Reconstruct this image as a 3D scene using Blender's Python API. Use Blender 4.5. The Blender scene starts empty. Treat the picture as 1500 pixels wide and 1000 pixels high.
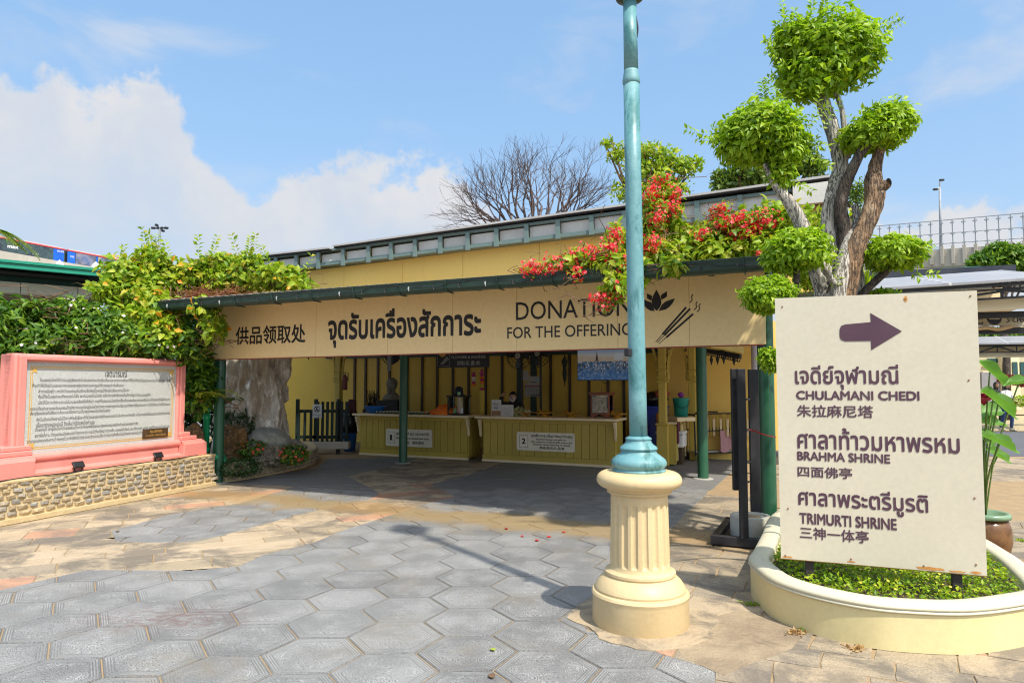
import bpy, math, random
import numpy as np
from mathutils import Vector, Matrix, noise
from mathutils.geometry import delaunay_2d_cdt

SC = bpy.context.scene
COL = SC.collection
PITCH, EYE = 0.061, 1.6

# ------------------------------------------------------------------ camera
cam = bpy.data.cameras.new('camera'); cam.lens = 24; cam.sensor_width = 36; cam.clip_end = 3000; cam.clip_start = .05
camo = bpy.data.objects.new('camera', cam); COL.objects.link(camo)
camo.location = (0, 0, EYE); camo.rotation_euler = (math.pi / 2 + PITCH, 0, 0); SC.camera = camo

# ------------------------------------------------------------------ sun, sky, exposure
SUN_EL = math.radians(56)
SUN_DIR = Vector((.56, -.83, 0)).normalized() * math.cos(SUN_EL) + Vector((0, 0, math.sin(SUN_EL)))
sun = bpy.data.lights.new('sun', 'SUN'); sun.energy = 4.1; sun.angle = math.radians(1.3); sun.color = (1, .94, .83)
suno = bpy.data.objects.new('sun', sun); COL.objects.link(suno)
suno.rotation_euler = SUN_DIR.to_track_quat('Z', 'Y').to_euler(); suno.location = (5, -8, 20)
SC.view_settings.view_transform = 'Standard'; SC.view_settings.look = 'None'
SC.view_settings.gamma = 1; SC.view_settings.use_curve_mapping = False
SC.view_settings.exposure = .5
SC.cycles.diffuse_bounces = 6; SC.cycles.filter_width = 1.15
SKY_STRENGTH = .132

class NT:
    """small node-graph writer"""
    def __init__(s, tree): s.t = tree; s.n = tree.nodes; s.l = tree.links
    def new(s, kind, **kw):
        nd = s.n.new(kind)
        for k, v in kw.items():
            if k in ('op', 'operation'): nd.operation = v
            elif hasattr(nd, k) and not k.startswith('i_'): setattr(nd, k, v)
        return nd
    def put(s, sock, v):
        if v is None: return
        if isinstance(v, (int, float)): sock.default_value = v
        elif isinstance(v, (tuple, list)):
            v = tuple(v)
            if len(v) == 3 and sock.type == 'RGBA': v = v + (1,)
            sock.default_value = v
        else: s.l.new(v, sock)
    def math(s, op, a, b=None, c=None, clamp=False):
        nd = s.n.new('ShaderNodeMath'); nd.operation = op; nd.use_clamp = clamp
        for i, v in enumerate((a, b, c)): s.put(nd.inputs[i], v)
        return nd.outputs[0]
    def vmath(s, op, a, b=None):
        nd = s.n.new('ShaderNodeVectorMath'); nd.operation = op
        s.put(nd.inputs[0], a); s.put(nd.inputs[1], b)
        return nd.outputs['Value'] if op in ('DOT_PRODUCT', 'LENGTH', 'DISTANCE') else nd.outputs[0]
    def mix(s, f, a, b, blend='MIX'):
        nd = s.n.new('ShaderNodeMix'); nd.data_type = 'RGBA'; nd.blend_type = blend
        s.put(nd.inputs[0], f); s.put(nd.inputs[6], a); s.put(nd.inputs[7], b); return nd.outputs[2]
    def noise(s, vec, scale, detail=3, rough=.55, dist=0):
        nd = s.n.new('ShaderNodeTexNoise'); s.put(nd.inputs['Vector'], vec)
        nd.inputs['Scale'].default_value = scale; nd.inputs['Detail'].default_value = detail
        nd.inputs['Roughness'].default_value = rough; nd.inputs['Distortion'].default_value = dist
        return nd.outputs['Fac']
    def ramp(s, fac, stops):
        nd = s.n.new('ShaderNodeValToRGB'); s.put(nd.inputs[0], fac)
        e = nd.color_ramp.elements
        while len(e) > 1: e.remove(e[-1])
        for i, (p, c) in enumerate(stops):
            if isinstance(c, (int, float)): c = (c, c, c)
            if i == 0: e[0].position = p; e[0].color = tuple(c) + (1,)
            else: q = e.new(p); q.color = tuple(c) + (1,)
        return nd.outputs[0]
    def smooth(s, v, a, b):
        nd = s.n.new('ShaderNodeMapRange'); nd.interpolation_type = 'SMOOTHSTEP'
        s.put(nd.inputs[0], v); nd.inputs[1].default_value = a; nd.inputs[2].default_value = b
        nd.inputs[3].default_value = 0; nd.inputs[4].default_value = 1; return nd.outputs[0]

def ray(px, py):
    a = (px - 750) / 1000; b = (500 - py) / 1000
    return Vector((a, math.cos(PITCH) - b * math.sin(PITCH), math.sin(PITCH) + b * math.cos(PITCH)))

world = bpy.data.worlds.new('World'); SC.world = world; world.use_nodes = True
def build_sky():
    T = NT(world.node_tree); T.n.clear()
    out = T.n.new('ShaderNodeOutputWorld'); bg = T.n.new('ShaderNodeBackground'); T.l.new(bg.outputs[0], out.inputs[0])
    sky = T.n.new('ShaderNodeTexSky'); sky.sky_type = 'NISHITA'; sky.sun_disc = False
    sky.sun_elevation = SUN_EL; sky.sun_rotation = math.atan2(.56, -.83)
    sky.altitude = 0; sky.air_density = 1.0; sky.dust_density = 1.2; sky.ozone_density = 1.6
    tc = T.n.new('ShaderNodeTexCoord'); d = T.vmath('NORMALIZE', tc.outputs['Generated'])
    sep = T.n.new('ShaderNodeSeparateXYZ'); T.l.new(d, sep.inputs[0]); z = sep.outputs[2]
    zc = T.math('MAXIMUM', z, .0)
    # azimuth in units of pi, so cloud banks can be laid round the horizon
    az = T.math('ARCTAN2', sep.outputs[0], sep.outputs[1])
    # cumulus bank: height of its top varies with azimuth
    el = T.math('ARCSINE', z)
    # outline of the cloud bank by bearing; beyond the frame the same kind of bank goes on round the horizon
    pts = [(-2600, 300), (-1500, 120), (-900, 250), (-500, 60), (-250, 110), (-120, 60), (0, 100), (25, 86), (85, 96), (105, 135), (135, 158), (175, 122), (235, 112), (262, 140), (285, 190), (320, 225), (350, 262), (375, 292), (400, 268), (440, 262), (480, 216), (520, 226), (560, 234), (625, 226), (690, 246), (704, 300), (760, 345), (900, 380), (1250, 350), (1360, 320), (1400, 288), (1440, 288), (1470, 318), (1600, 330), (1800, 200), (2400, 140), (4000, 300)]
    st = []
    for px, py in pts:
        r = ray(px, py).normalized(); st.append(((math.atan2(r.x, r.y) + math.pi) / (2 * math.pi), math.asin(max(r.z, .02)) / .8))
    st = [(0, st[0][1])] + st[len(st) - 31:] if False else st
    st = [st[k] for k in range(len(st)) if k not in (0, 2, 5, 7, 27, 33)]
    st = st[:30] + [(1.0, st[0][1])]
    st = [(0.0, st[0][1])] + st
    top = T.math('MULTIPLY', T.ramp(T.math('DIVIDE', T.math('ADD', az, math.pi), 2 * math.pi), st[:32]), .8)
    n1 = T.noise(d, 6.5, 9, .6, .25); n2 = T.noise(d, 17, 7, .65)
    bil = T.math('ABSOLUTE', T.math('SUBTRACT', T.noise(d, 13, 5, .55), .5))
    edge = T.math('ADD', T.math('MULTIPLY', T.math('SUBTRACT', n1, .5), .11), T.math('SUBTRACT', T.math('MULTIPLY', T.math('SUBTRACT', n2, .5), .07), T.math('MULTIPLY', bil, .16)))
    edge = T.math('ADD', edge, .012)
    dd = T.math('ADD', T.math('SUBTRACT', top, el), edge)
    mask = T.smooth(dd, -.006, .022)
    # the bank thins out downward into haze
    body = T.math('MULTIPLY', mask, T.math('SUBTRACT', 1.0, T.math('MULTIPLY', T.smooth(dd, .04, .26), .45)))
    wisp = T.math('MULTIPLY', T.smooth(T.noise(T.vmath('MULTIPLY', d, (1.2, 1.2, 3.0)), 3.1, 6, .55, .4), .5, .78), .6)
    cl = T.math('MAXIMUM', body, T.math('MULTIPLY', wisp, T.smooth(z, .02, .2)))
    shade = T.smooth(T.noise(d, 8, 7, .62, .4), .35, .7)
    bright = T.mix(T.smooth(dd, .0, .22), (4.15, 4.2, 4.35), (3.35, 3.75, 4.3))
    ccol = T.mix(T.math('MULTIPLY', shade, .75), bright, (3.3, 3.7, 4.35))
    haze = T.mix(T.math('POWER', T.math('SUBTRACT', 1.0, zc), 5.0), T.mix(.55, sky.outputs[0], (1.9, 3.6, 5.9)), (3.1, 3.9, 4.6))
    mu = T.math('MAXIMUM', T.vmath('DOT_PRODUCT', d, tuple(SUN_DIR)), 0.0)      # humid-air glow round the sun, out of view, added to lift the shaded front
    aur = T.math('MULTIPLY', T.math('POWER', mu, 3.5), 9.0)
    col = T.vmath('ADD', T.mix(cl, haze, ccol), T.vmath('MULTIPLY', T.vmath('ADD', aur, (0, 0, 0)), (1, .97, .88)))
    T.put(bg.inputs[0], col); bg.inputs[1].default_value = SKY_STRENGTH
build_sky()

# ------------------------------------------------------------------ places: pixel bearings turned into points of the real layout
CAMP = Vector((0, 0, EYE))
def gp(px, py, z=0.0):
    d = ray(px, py); return CAMP + d * ((z - EYE) / d.z)
def at(px, py, Y):
    d = ray(px, py); return CAMP + d * (Y / d.y)
class Frame:
    """upright plane with origin O, horizontal axis U, normal N (towards the viewer)"""
    def __init__(s, O, U):
        s.O = Vector(O); s.U = Vector((U[0], U[1], 0)).normalized(); s.B = Vector((-s.U.y, s.U.x, 0))   # B points away
    def w(s, t, n=0.0, z=0.0): return Vector((s.O.x, s.O.y, 0)) + s.U * t + s.B * n + Vector((0, 0, z))
    def tz(s, px, py, n=0.0):
        d = ray(px, py); o = s.w(0, n) ; k = (o - CAMP).dot(s.B) / d.dot(s.B); p = CAMP + d * k
        return (p - s.O).dot(s.U), p.z
    def rot(s): return math.atan2(s.U.y, s.U.x)
BF = Frame(gp(308, 708), (.912, -.410))      # the donation building: t along the banner, n into the building

# ------------------------------------------------------------------ objects
def wloc(o):
    v = Vector((0, 0, 0))
    while o: v = v + o.location; o = o.parent
    return v
def tag(o, label=None, cat=None, group=None, kind=None):
    if label: o['label'] = label
    if cat: o['category'] = cat
    if group: o['group'] = group
    if kind: o['kind'] = kind
    return o
def thing(name, loc, label=None, cat=None, group=None, kind=None):
    o = bpy.data.objects.new(name, None); COL.objects.link(o); o.location = loc; o.empty_display_size = .1
    return tag(o, label, cat, group, kind)
def copy_tree(o, parent=None):
    c = o.copy(); COL.objects.link(c)
    if parent: c.parent = parent
    for ch in [x for x in o.children]: copy_tree(ch, c)
    return c
def mesh_obj(name, V, F, mat, parent=None, smooth=False, origin=None, label=None):
    V = [Vector(v) for v in V] if not isinstance(V, np.ndarray) else V
    me = bpy.data.meshes.new(name)
    A = np.array([tuple(v) for v in V], dtype=np.float64) if not isinstance(V, np.ndarray) else V
    if parent is not None:
        base = wloc(parent); o0 = np.array(tuple(origin)) if origin is not None else np.array(tuple(base))
    else:
        if origin is None:
            origin = ((A[:, 0].min() + A[:, 0].max()) / 2, (A[:, 1].min() + A[:, 1].max()) / 2, A[:, 2].min())
        base = Vector((0, 0, 0)); o0 = np.array(tuple(origin))
    A = A - o0
    if isinstance(F, np.ndarray):
        n, k = F.shape
        me.vertices.add(len(A)); me.vertices.foreach_set('co', A.ravel())
        me.loops.add(n * k); me.loops.foreach_set('vertex_index', F.ravel().astype(np.int32))
        me.polygons.add(n); me.polygons.foreach_set('loop_start', np.arange(0, n * k, k, dtype=np.int32))
        me.update(calc_edges=True)
    else:
        me.from_pydata([tuple(a) for a in A], [], F); me.update()
    if smooth:
        me.polygons.foreach_set('use_smooth', [True] * len(me.polygons))
    if mat: me.materials.append(mat)
    o = bpy.data.objects.new(name, me); COL.objects.link(o)
    if parent is not None: o.parent = parent
    o.location = Vector(tuple(o0)) - base
    if label: o['label'] = label
    return o

class MB:
    def __init__(s): s.V = []; s.F = []
    def add(s, V, F):
        k = len(s.V); s.V += [Vector(v) for v in V]; s.F += [tuple(i + k for i in f) for f in F]; return s
    def box(s, c, size, rz=0.0, M=None, bev=0.0):
        x, y, z = size[0] / 2, size[1] / 2, size[2] / 2
        b = min(bev, x * .45, y * .45, z * .45)
        R = Matrix.Rotation(rz, 3, 'Z') if M is None else M
        c = Vector(c)
        if b <= 0:
            P = [(-x, -y, -z), (x, -y, -z), (x, y, -z), (-x, y, -z), (-x, -y, z), (x, -y, z), (x, y, z), (-x, y, z)]
            F = [(3, 2, 1, 0), (4, 5, 6, 7), (0, 1, 5, 4), (1, 2, 6, 5), (2, 3, 7, 6), (3, 0, 4, 7)]
            return s.add([c + R @ Vector(p) for p in P], F)
        P = []; idx = {}
        for sx in (-1, 1):
            for sy in (-1, 1):
                for sz in (-1, 1):
                    for a in range(3):
                        q = [sx * x, sy * y, sz * z]; e = [b, b, b]; e[a] = 0
                        q = [q[0] - sx * e[0], q[1] - sy * e[1], q[2] - sz * e[2]]
                        idx[(sx, sy, sz, a)] = len(P); P.append(q)
        F = []
        I = lambda sx, sy, sz, a: idx[(sx, sy, sz, a)]
        for sx in (-1, 1): F.append(tuple(I(sx, *k, 0) for k in ((-1, -1), (1, -1), (1, 1), (-1, 1))))
        for sy in (-1, 1): F.append(tuple(I(k[0], sy, k[1], 1) for k in ((-1, -1), (1, -1), (1, 1), (-1, 1))))
        for sz in (-1, 1): F.append(tuple(I(k[0], k[1], sz, 2) for k in ((-1, -1), (1, -1), (1, 1), (-1, 1))))
        for sx in (-1, 1):
            for sy in (-1, 1):
                F.append((I(sx, sy, -1, 0), I(sx, sy, -1, 1), I(sx, sy, 1, 1), I(sx, sy, 1, 0)))
            for sz in (-1, 1): F.append((I(sx, -1, sz, 0), I(sx, -1, sz, 2), I(sx, 1, sz, 2), I(sx, 1, sz, 0)))
        for sy in (-1, 1):
            for sz in (-1, 1): F.append((I(-1, sy, sz, 1), I(-1, sy, sz, 2), I(1, sy, sz, 2), I(1, sy, sz, 1)))
        for sx in (-1, 1):
            for sy in (-1, 1):
                for sz in (-1, 1): F.append((I(sx, sy, sz, 0), I(sx, sy, sz, 1), I(sx, sy, sz, 2)))
        # make every face point outward
        G = []
        for f in F:
            p = [Vector(P[i]) for i in f]; nrm = (p[1] - p[0]).cross(p[2] - p[0]); m = sum(p, Vector()) / len(p)
            G.append(f if nrm.dot(m) >= 0 else f[::-1])
        return s.add([c + R @ Vector(p) for p in P], G)
    def bar(s, p0, p1, w, h, up=(0, 0, 1), bev=0.0):
        p0, p1 = Vector(p0), Vector(p1); d = p1 - p0; L = d.length; x = d.normalized()
        upv = Vector(up)
        if abs(x.dot(upv)) > .98: upv = Vector((0, 1, 0))
        y = upv.cross(x).normalized(); z = x.cross(y)
        M = Matrix((x, y, z)).transposed()
        return s.box((p0 + p1) / 2, (L, w, h), M=M, bev=bev)
    def tube(s, path, rad, n=10, cap=True, wob=0.0, seed=0, closed=False):
        path = [Vector(p) for p in path]; m = len(path)
        if isinstance(rad, (int, float)): rad = [rad] * m
        T = []
        for i in range(m):
            a = path[max(i - 1, 0)]; b = path[min(i + 1, m - 1)]
            if closed: a = path[(i - 1) % m]; b = path[(i + 1) % m]
            T.append((b - a).normalized())
        ref = Vector((0, 0, 1)) if abs(T[0].z) < .9 else Vector((1, 0, 0))
        x = (ref - T[0] * ref.dot(T[0])).normalized(); V = []
        for i in range(m):
            x = (x - T[i] * x.dot(T[i])).normalized(); y = T[i].cross(x)
            for k in range(n):
                a = 2 * math.pi * k / n; dr = x * math.cos(a) + y * math.sin(a); r = rad[i]
                p = path[i] + dr * r
                if wob: r *= 1 + wob * noise.fractal(p * 9 + Vector((seed, 0, 0)), 1, 2, 4); p = path[i] + dr * r
                V.append(p)
        F = []
        for i in range(m if closed else m - 1):
            j = (i + 1) % m
            for k in range(n): F.append((i * n + k, i * n + (k + 1) % n, j * n + (k + 1) % n, j * n + k))
        if cap and not closed: F.append(tuple(range(n))[::-1]); F.append(tuple((m - 1) * n + k for k in range(n)))
        return s.add(V, F)
    def cyl(s, p0, p1, r0, r1=None, n=12): return s.tube([p0, p1], [r0, r0 if r1 is None else r1], n)
    def lathe(s, c, prof, n=32, M=None):
        c = Vector(c); V = []; R = M or Matrix.Identity(3)
        for r, z in prof:
            for k in range(n):
                a = 2 * math.pi * k / n; V.append(c + R @ Vector((r * math.cos(a), r * math.sin(a), z)))
        F = []
        for i in range(len(prof) - 1):
            for k in range(n): F.append((i * n + k, i * n + (k + 1) % n, (i + 1) * n + (k + 1) % n, (i + 1) * n + k))
        F.append(tuple(range(n))[::-1]); F.append(tuple((len(prof) - 1) * n + k for k in range(n)))
        return s.add(V, F)
    def prism(s, P, h, inset=0.0):
        """P: loop of 3D points (counter-clockwise seen from above/front), extruded by vector h"""
        P = [Vector(p) for p in P]; n = len(P); h = Vector(h)
        V = P + [p + h for p in P]
        F = [tuple(range(n))[::-1], tuple(range(n, 2 * n))]
        for i in range(n): F.append((i, (i + 1) % n, n + (i + 1) % n, n + i))
        return s.add(V, F)
    def build(s, name, mat, parent=None, smooth=False, label=None, origin=None):
        return mesh_obj(name, s.V, s.F, mat, parent, smooth, origin, label)
def auto_smooth(o, deg=35):
    me = o.data
    me.polygons.foreach_set('use_smooth', [True] * len(me.polygons))
    me.set_sharp_from_angle(angle=math.radians(deg)); return o

# a box standing in a frame: t range, n range, z range
def fbox(F, t0, t1, n0, n1, z0, z1, mb=None, bev=0.0):
    mb = mb or MB()
    return mb.box(F.w((t0 + t1) / 2, (n0 + n1) / 2, (z0 + z1) / 2), (abs(t1 - t0), abs(n1 - n0), abs(z1 - z0)), rz=F.rot(), bev=bev)

# ------------------------------------------------------------------ lettering
_tc = {}
def text_geo(body, bold=0.0, res=3):
    key = (body, bold, res)
    if key in _tc: return _tc[key]
    cu = bpy.data.curves.new('t', 'FONT'); cu.body = body; cu.resolution_u = res; cu.fill_mode = 'NONE'
    ob = bpy.data.objects.new('t', cu); COL.objects.link(ob)
    dg = bpy.context.evaluated_depsgraph_get(); dg.update()
    me = bpy.data.meshes.new_from_object(ob.evaluated_get(dg))
    V = np.array([v.co[:2] for v in me.vertices]); E = [tuple(e.vertices) for e in me.edges]
    bpy.data.objects.remove(ob); bpy.data.curves.remove(cu); bpy.data.meshes.remove(me)
    nb = {}
    for a, b in E: nb.setdefault(a, []).append(b); nb.setdefault(b, []).append(a)
    seen = set(); loops = []
    for i in range(len(V)):
        if i in seen or i not in nb: continue
        L = [i]; seen.add(i); cur = i
        nxt = min(nb[i])     # vertices come in spline order
        while nxt not in seen:
            L.append(nxt); seen.add(nxt); c = [x for x in nb[nxt] if x not in seen]
            if not c: break
            nxt = min(c)
        if len(L) > 2: loops.append(V[L])
    def area(P): x, y = P[:, 0], P[:, 1]; return .5 * np.sum(x * np.roll(y, -1) - y * np.roll(x, -1))
    ar = [area(P) for P in loops]; sg = 1 if sum(ar) > 0 else -1
    if bold:
        new = []
        for P in loops:
            d1 = np.roll(P, -1, 0) - P; d1 /= np.maximum(np.linalg.norm(d1, axis=1), 1e-9)[:, None]
            d0 = np.roll(d1, 1, 0); n1 = np.c_[d1[:, 1], -d1[:, 0]]; n0 = np.c_[d0[:, 1], -d0[:, 0]]
            m = n0 + n1; m /= np.maximum(np.linalg.norm(m, axis=1), .6)[:, None]
            new.append(P + m * bold * sg)
        loops = new
    co = []; ed = []
    for P in loops:
        k = len(co); n = len(P); co += [Vector((float(p[0]), float(p[1]))) for p in P]; ed += [(k + i, k + (i + 1) % n) for i in range(n)]
    r = delaunay_2d_cdt(co, ed, [], 0, 1e-6)
    W = np.array([tuple(v) for v in r[0]]); T = np.array([f for f in r[2] if len(f) == 3])
    cen = W[T].mean(1); wn = np.zeros(len(T))
    for P in loops:
        lo = P.min(0); hi = P.max(0)
        sel = np.where((cen[:, 0] > lo[0]) & (cen[:, 0] < hi[0]) & (cen[:, 1] > lo[1]) & (cen[:, 1] < hi[1]))[0]
        if not len(sel): continue
        A = P; B = np.roll(P, -1, 0); c = cen[sel]
        up = (A[None, :, 1] <= c[:, None, 1]) & (B[None, :, 1] > c[:, None, 1])
        dn = (A[None, :, 1] > c[:, None, 1]) & (B[None, :, 1] <= c[:, None, 1])
        cr = (B[None, :, 0] - A[None, :, 0]) * (c[:, None, 1] - A[None, :, 1]) - (c[:, None, 0] - A[None, :, 0]) * (B[None, :, 1] - A[None, :, 1])
        wn[sel] += (up & (cr > 0)).sum(1) - (dn & (cr < 0)).sum(1)
    T = T[wn != 0]
    _tc[key] = (W, T); return _tc[key]
def text_on(F, n, body, t0, t1, z0, z1, mat, parent, bold=0.0, name='lettering', res=3, label=None, shear=0.0):
    """flat lettering whose ink fills the rectangle t0..t1, z0..z1 at depth n of frame F"""
    W, T = text_geo(body, bold, res)
    used = np.unique(T); lo = W[used].min(0); hi = W[used].max(0)
    s = (W - lo) / (hi - lo)
    t = t0 + s[:, 0] * (t1 - t0); z = z0 + s[:, 1] * (z1 - z0)
    O = F.w(0, n, 0); P = np.array(tuple(O))[None] + t[:, None] * np.array(tuple(F.U))[None]
    P[:, 2] = z + shear * (t - t0)
    # face towards the viewer
    return mesh_obj(name, P, T.astype(np.int64), mat, parent, label=label)
# ------------------------------------------------------------------ materials
def new_mat(name):
    m = bpy.data.materials.new(name); m.use_nodes = True; T = NT(m.node_tree)
    b = m.node_tree.nodes['Principled BSDF']; return m, T, b
def L8(h):   # '#rrggbb' to linear
    h = h.lstrip('#'); v = [int(h[i:i + 2], 16) / 255 for i in (0, 2, 4)]
    return tuple(c / 12.92 if c <= .04045 else ((c + .055) / 1.055) ** 2.4 for c in v)
def S(c, k): return tuple(x * k for x in c)
_m = {}
def M(name, c1, c2=None, scale=4.0, rough=.6, bump=.15, bscale=60, metallic=0.0, rnd=0.0, grime=None, gscale=1.2, gthr=(.55, .75), spec=.4, stretch=(1, 1, 1), bdist=.004, detail=5):
    """weathered surface: two tones mixed by noise, fine relief, optional grime patches"""
    if name in _m: return _m[name]
    m, T, b = new_mat(name); tc = T.n.new('ShaderNodeTexCoord').outputs['Object']
    geo = T.n.new('ShaderNodeNewGeometry').outputs['Position']
    c2 = c2 or S(c1, .8)
    v = T.vmath('MULTIPLY', geo, stretch)
    f = T.smooth(T.noise(v, scale, detail, .6, .2), .32, .68)
    col = T.mix(f, c1, c2)
    fine = T.noise(geo, bscale, 3, .6)
    col = T.mix(.35, col, T.mix(fine, S(c1, .7), S(c1, 1.25)))
    if grime:
        g = T.smooth(T.noise(T.vmath('MULTIPLY', geo, stretch), gscale, 7, .68, .5), gthr[0], gthr[1])
        col = T.mix(T.math('MULTIPLY', g, .85), col, grime)
    if rnd:
        oi = T.n.new('ShaderNodeObjectInfo').outputs['Random']
        k = T.math('ADD', T.math('MULTIPLY', oi, 2 * rnd), 1 - rnd)
        mm = T.n.new('ShaderNodeVectorMath'); mm.operation = 'SCALE'; T.l.new(col, mm.inputs[0]); T.l.new(k, mm.inputs['Scale']); col = mm.outputs[0]
    T.put(b.inputs['Base Color'], col); b.inputs['Metallic'].default_value = metallic
    rr = T.math('ADD', T.math('MULTIPLY', T.math('SUBTRACT', f, .5), .2), rough); T.put(b.inputs['Roughness'], rr)
    b.inputs['Specular IOR Level'].default_value = spec
    if bump:
        bn = T.n.new('ShaderNodeBump'); bn.inputs['Strength'].default_value = bump; bn.inputs['Distance'].default_value = bdist * 5
        T.l.new(T.math('ADD', T.math('MULTIPLY', fine, .5), T.noise(geo, bscale * .2, 4, .6)), bn.inputs['Height']); T.l.new(bn.outputs[0], b.inputs['Normal'])
    _m[name] = m; return m

def leaf_mat(name, cols, trans=.35, rough=.45):
    """leaf colours vary from leaf to leaf (young, grown, yellowing)"""
    if name in _m: return _m[name]
    m, T, b = new_mat(name)
    ri = T.n.new('ShaderNodeNewGeometry').outputs['Random Per Island']
    n = len(cols); col = T.ramp(ri, [(i / n, c) for i, c in enumerate(cols)])
    T.n[-1].color_ramp.interpolation = 'LINEAR'
    geo = T.n.new('ShaderNodeNewGeometry').outputs['Position']
    patch = T.noise(geo, 3.0, 3)
    col = T.mix(T.smooth(patch, .35, .7), col, T.mix(.5, col, cols[-1]))
    T.put(b.inputs['Base Color'], col); b.inputs['Roughness'].default_value = rough; b.inputs['Specular IOR Level'].default_value = .35
    tr = T.n.new('ShaderNodeBsdfTranslucent'); T.put(tr.inputs['Color'], T.mix(1.0, col, (1.25, 1.35, .7), 'MULTIPLY'))
    mx = T.n.new('ShaderNodeMixShader'); mx.inputs[0].default_value = trans
    T.l.new(b.outputs[0], mx.inputs[1]); T.l.new(tr.outputs[0], mx.inputs[2])
    out = T.n['Material Output']; T.l.new(mx.outputs[0], out.inputs[0]); _m[name] = m; return m

def hex_mat():
    m, T, b = new_mat('carved_grey_stone'); tc = T.n.new('ShaderNodeTexCoord').outputs['Object']
    oi = T.n.new('ShaderNodeObjectInfo').outputs['Random']
    geo = T.n.new('ShaderNodeNewGeometry').outputs['Position']
    sep = T.n.new('ShaderNodeSeparateXYZ'); T.l.new(tc, sep.inputs[0]); x, y = sep.outputs[0], sep.outputs[1]
    ax = T.math('ABSOLUTE', x); ay = T.math('ABSOLUTE', y)
    hd = T.math('MAXIMUM', ay, T.math('ADD', T.math('MULTIPLY', ax, .8660), T.math('MULTIPLY', ay, .5)))   # distance to rim, .265 at the edge
    # engraved rim lines
    rim = T.math('MULTIPLY', T.smooth(hd, .205, .212), T.math('SUBTRACT', 1.0, T.smooth(hd, .248, .254)))
    lines = T.math('ABSOLUTE', T.math('SINE', T.math('MULTIPLY', hd, 215)))
    lines = T.math('MULTIPLY', T.math('MULTIPLY', T.smooth(lines, .5, .85), rim), .85)
    # scroll carving inside: contour lines of a mirrored, warped field
    c = T.n.new('ShaderNodeCombineXYZ'); T.put(c.inputs[0], ax); T.put(c.inputs[1], ay)
    warp = T.n.new('ShaderNodeTexNoise'); T.l.new(c.outputs[0], warp.inputs['Vector']); warp.inputs['Scale'].default_value = 13; warp.inputs['Detail'].default_value = 1
    f = T.math('ADD', T.math('MULTIPLY', warp.outputs['Fac'], 62), T.math('MULTIPLY', hd, 35))
    scroll = T.smooth(T.math('ABSOLUTE', T.math('SINE', f)), .5, .85)
    scroll = T.math('MULTIPLY', scroll, T.math('SUBTRACT', 1.0, T.smooth(hd, .196, .204)))
    wear = T.smooth(T.noise(geo, 2.6, 4, .6), .36, .62)
    carve = T.math('MULTIPLY', T.math('MAXIMUM', lines, scroll), T.math('ADD', .25, T.math('MULTIPLY', wear, .75)))
    speck = T.noise(geo, 95, 4, .85); tone = T.noise(geo, 1.1, 5, .6)
    base = T.mix(T.smooth(tone, .3, .7), (.055, .054, .053), (.125, .12, .114))
    base = T.mix(T.math('MULTIPLY', oi, .75), base, (.215, .21, .2))
    base = T.mix(T.smooth(speck, .38, .64), T.mix(.6, base, (.04, .042, .045)), T.mix(.28, base, (.45, .44, .42)))
    base = T.mix(T.math('MULTIPLY', carve, .55), base, (.46, .45, .43))
    dirt = T.smooth(T.noise(geo, .9, 8, .75, .4), .50, .68)
    base = T.mix(T.math('MULTIPLY', dirt, .5), base, (.20, .165, .115))
    # reddish spill that has soaked in
    sp = T.vmath('SUBTRACT', geo, tuple(gp(255, 905))); sp = T.vmath('MULTIPLY', sp, (.75, 1.7, 1)); spd = T.math('ADD', T.vmath('LENGTH', sp), T.math('MULTIPLY', T.noise(geo, 6, 5, .7), .9))
    base = T.mix(T.math('MULTIPLY', T.math('MULTIPLY', T.math('SUBTRACT', 1.0, T.smooth(spd, .5, 1.1)), T.smooth(T.noise(T.vmath('MULTIPLY', geo, (1, 2.4, 1)), 9, 6, .75, .8), .42, .60)), .6), base, (.12, .045, .04))
    # damp, mossy stretch under the eaves' drip line (a stain on the stone)
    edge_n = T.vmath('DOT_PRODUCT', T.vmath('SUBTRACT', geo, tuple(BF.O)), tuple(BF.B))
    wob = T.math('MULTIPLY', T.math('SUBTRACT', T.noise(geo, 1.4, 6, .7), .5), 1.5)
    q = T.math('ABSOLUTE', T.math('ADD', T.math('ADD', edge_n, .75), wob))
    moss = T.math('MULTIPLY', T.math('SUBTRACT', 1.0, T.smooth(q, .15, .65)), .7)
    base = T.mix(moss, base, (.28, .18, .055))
    T.put(b.inputs['Base Color'], base); T.put(b.inputs['Roughness'], T.math('ADD', .62, T.math('MULTIPLY', speck, .2)))
    bn = T.n.new('ShaderNodeBump'); bn.inputs['Strength'].default_value = .5; bn.inputs['Distance'].default_value = .004
    T.l.new(T.math('ADD', T.math('MULTIPLY', carve, -.7), T.math('MULTIPLY', speck, .35)), bn.inputs['Height']); T.l.new(bn.outputs[0], b.inputs['Normal'])
    return m
HEXM = hex_mat()

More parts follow.
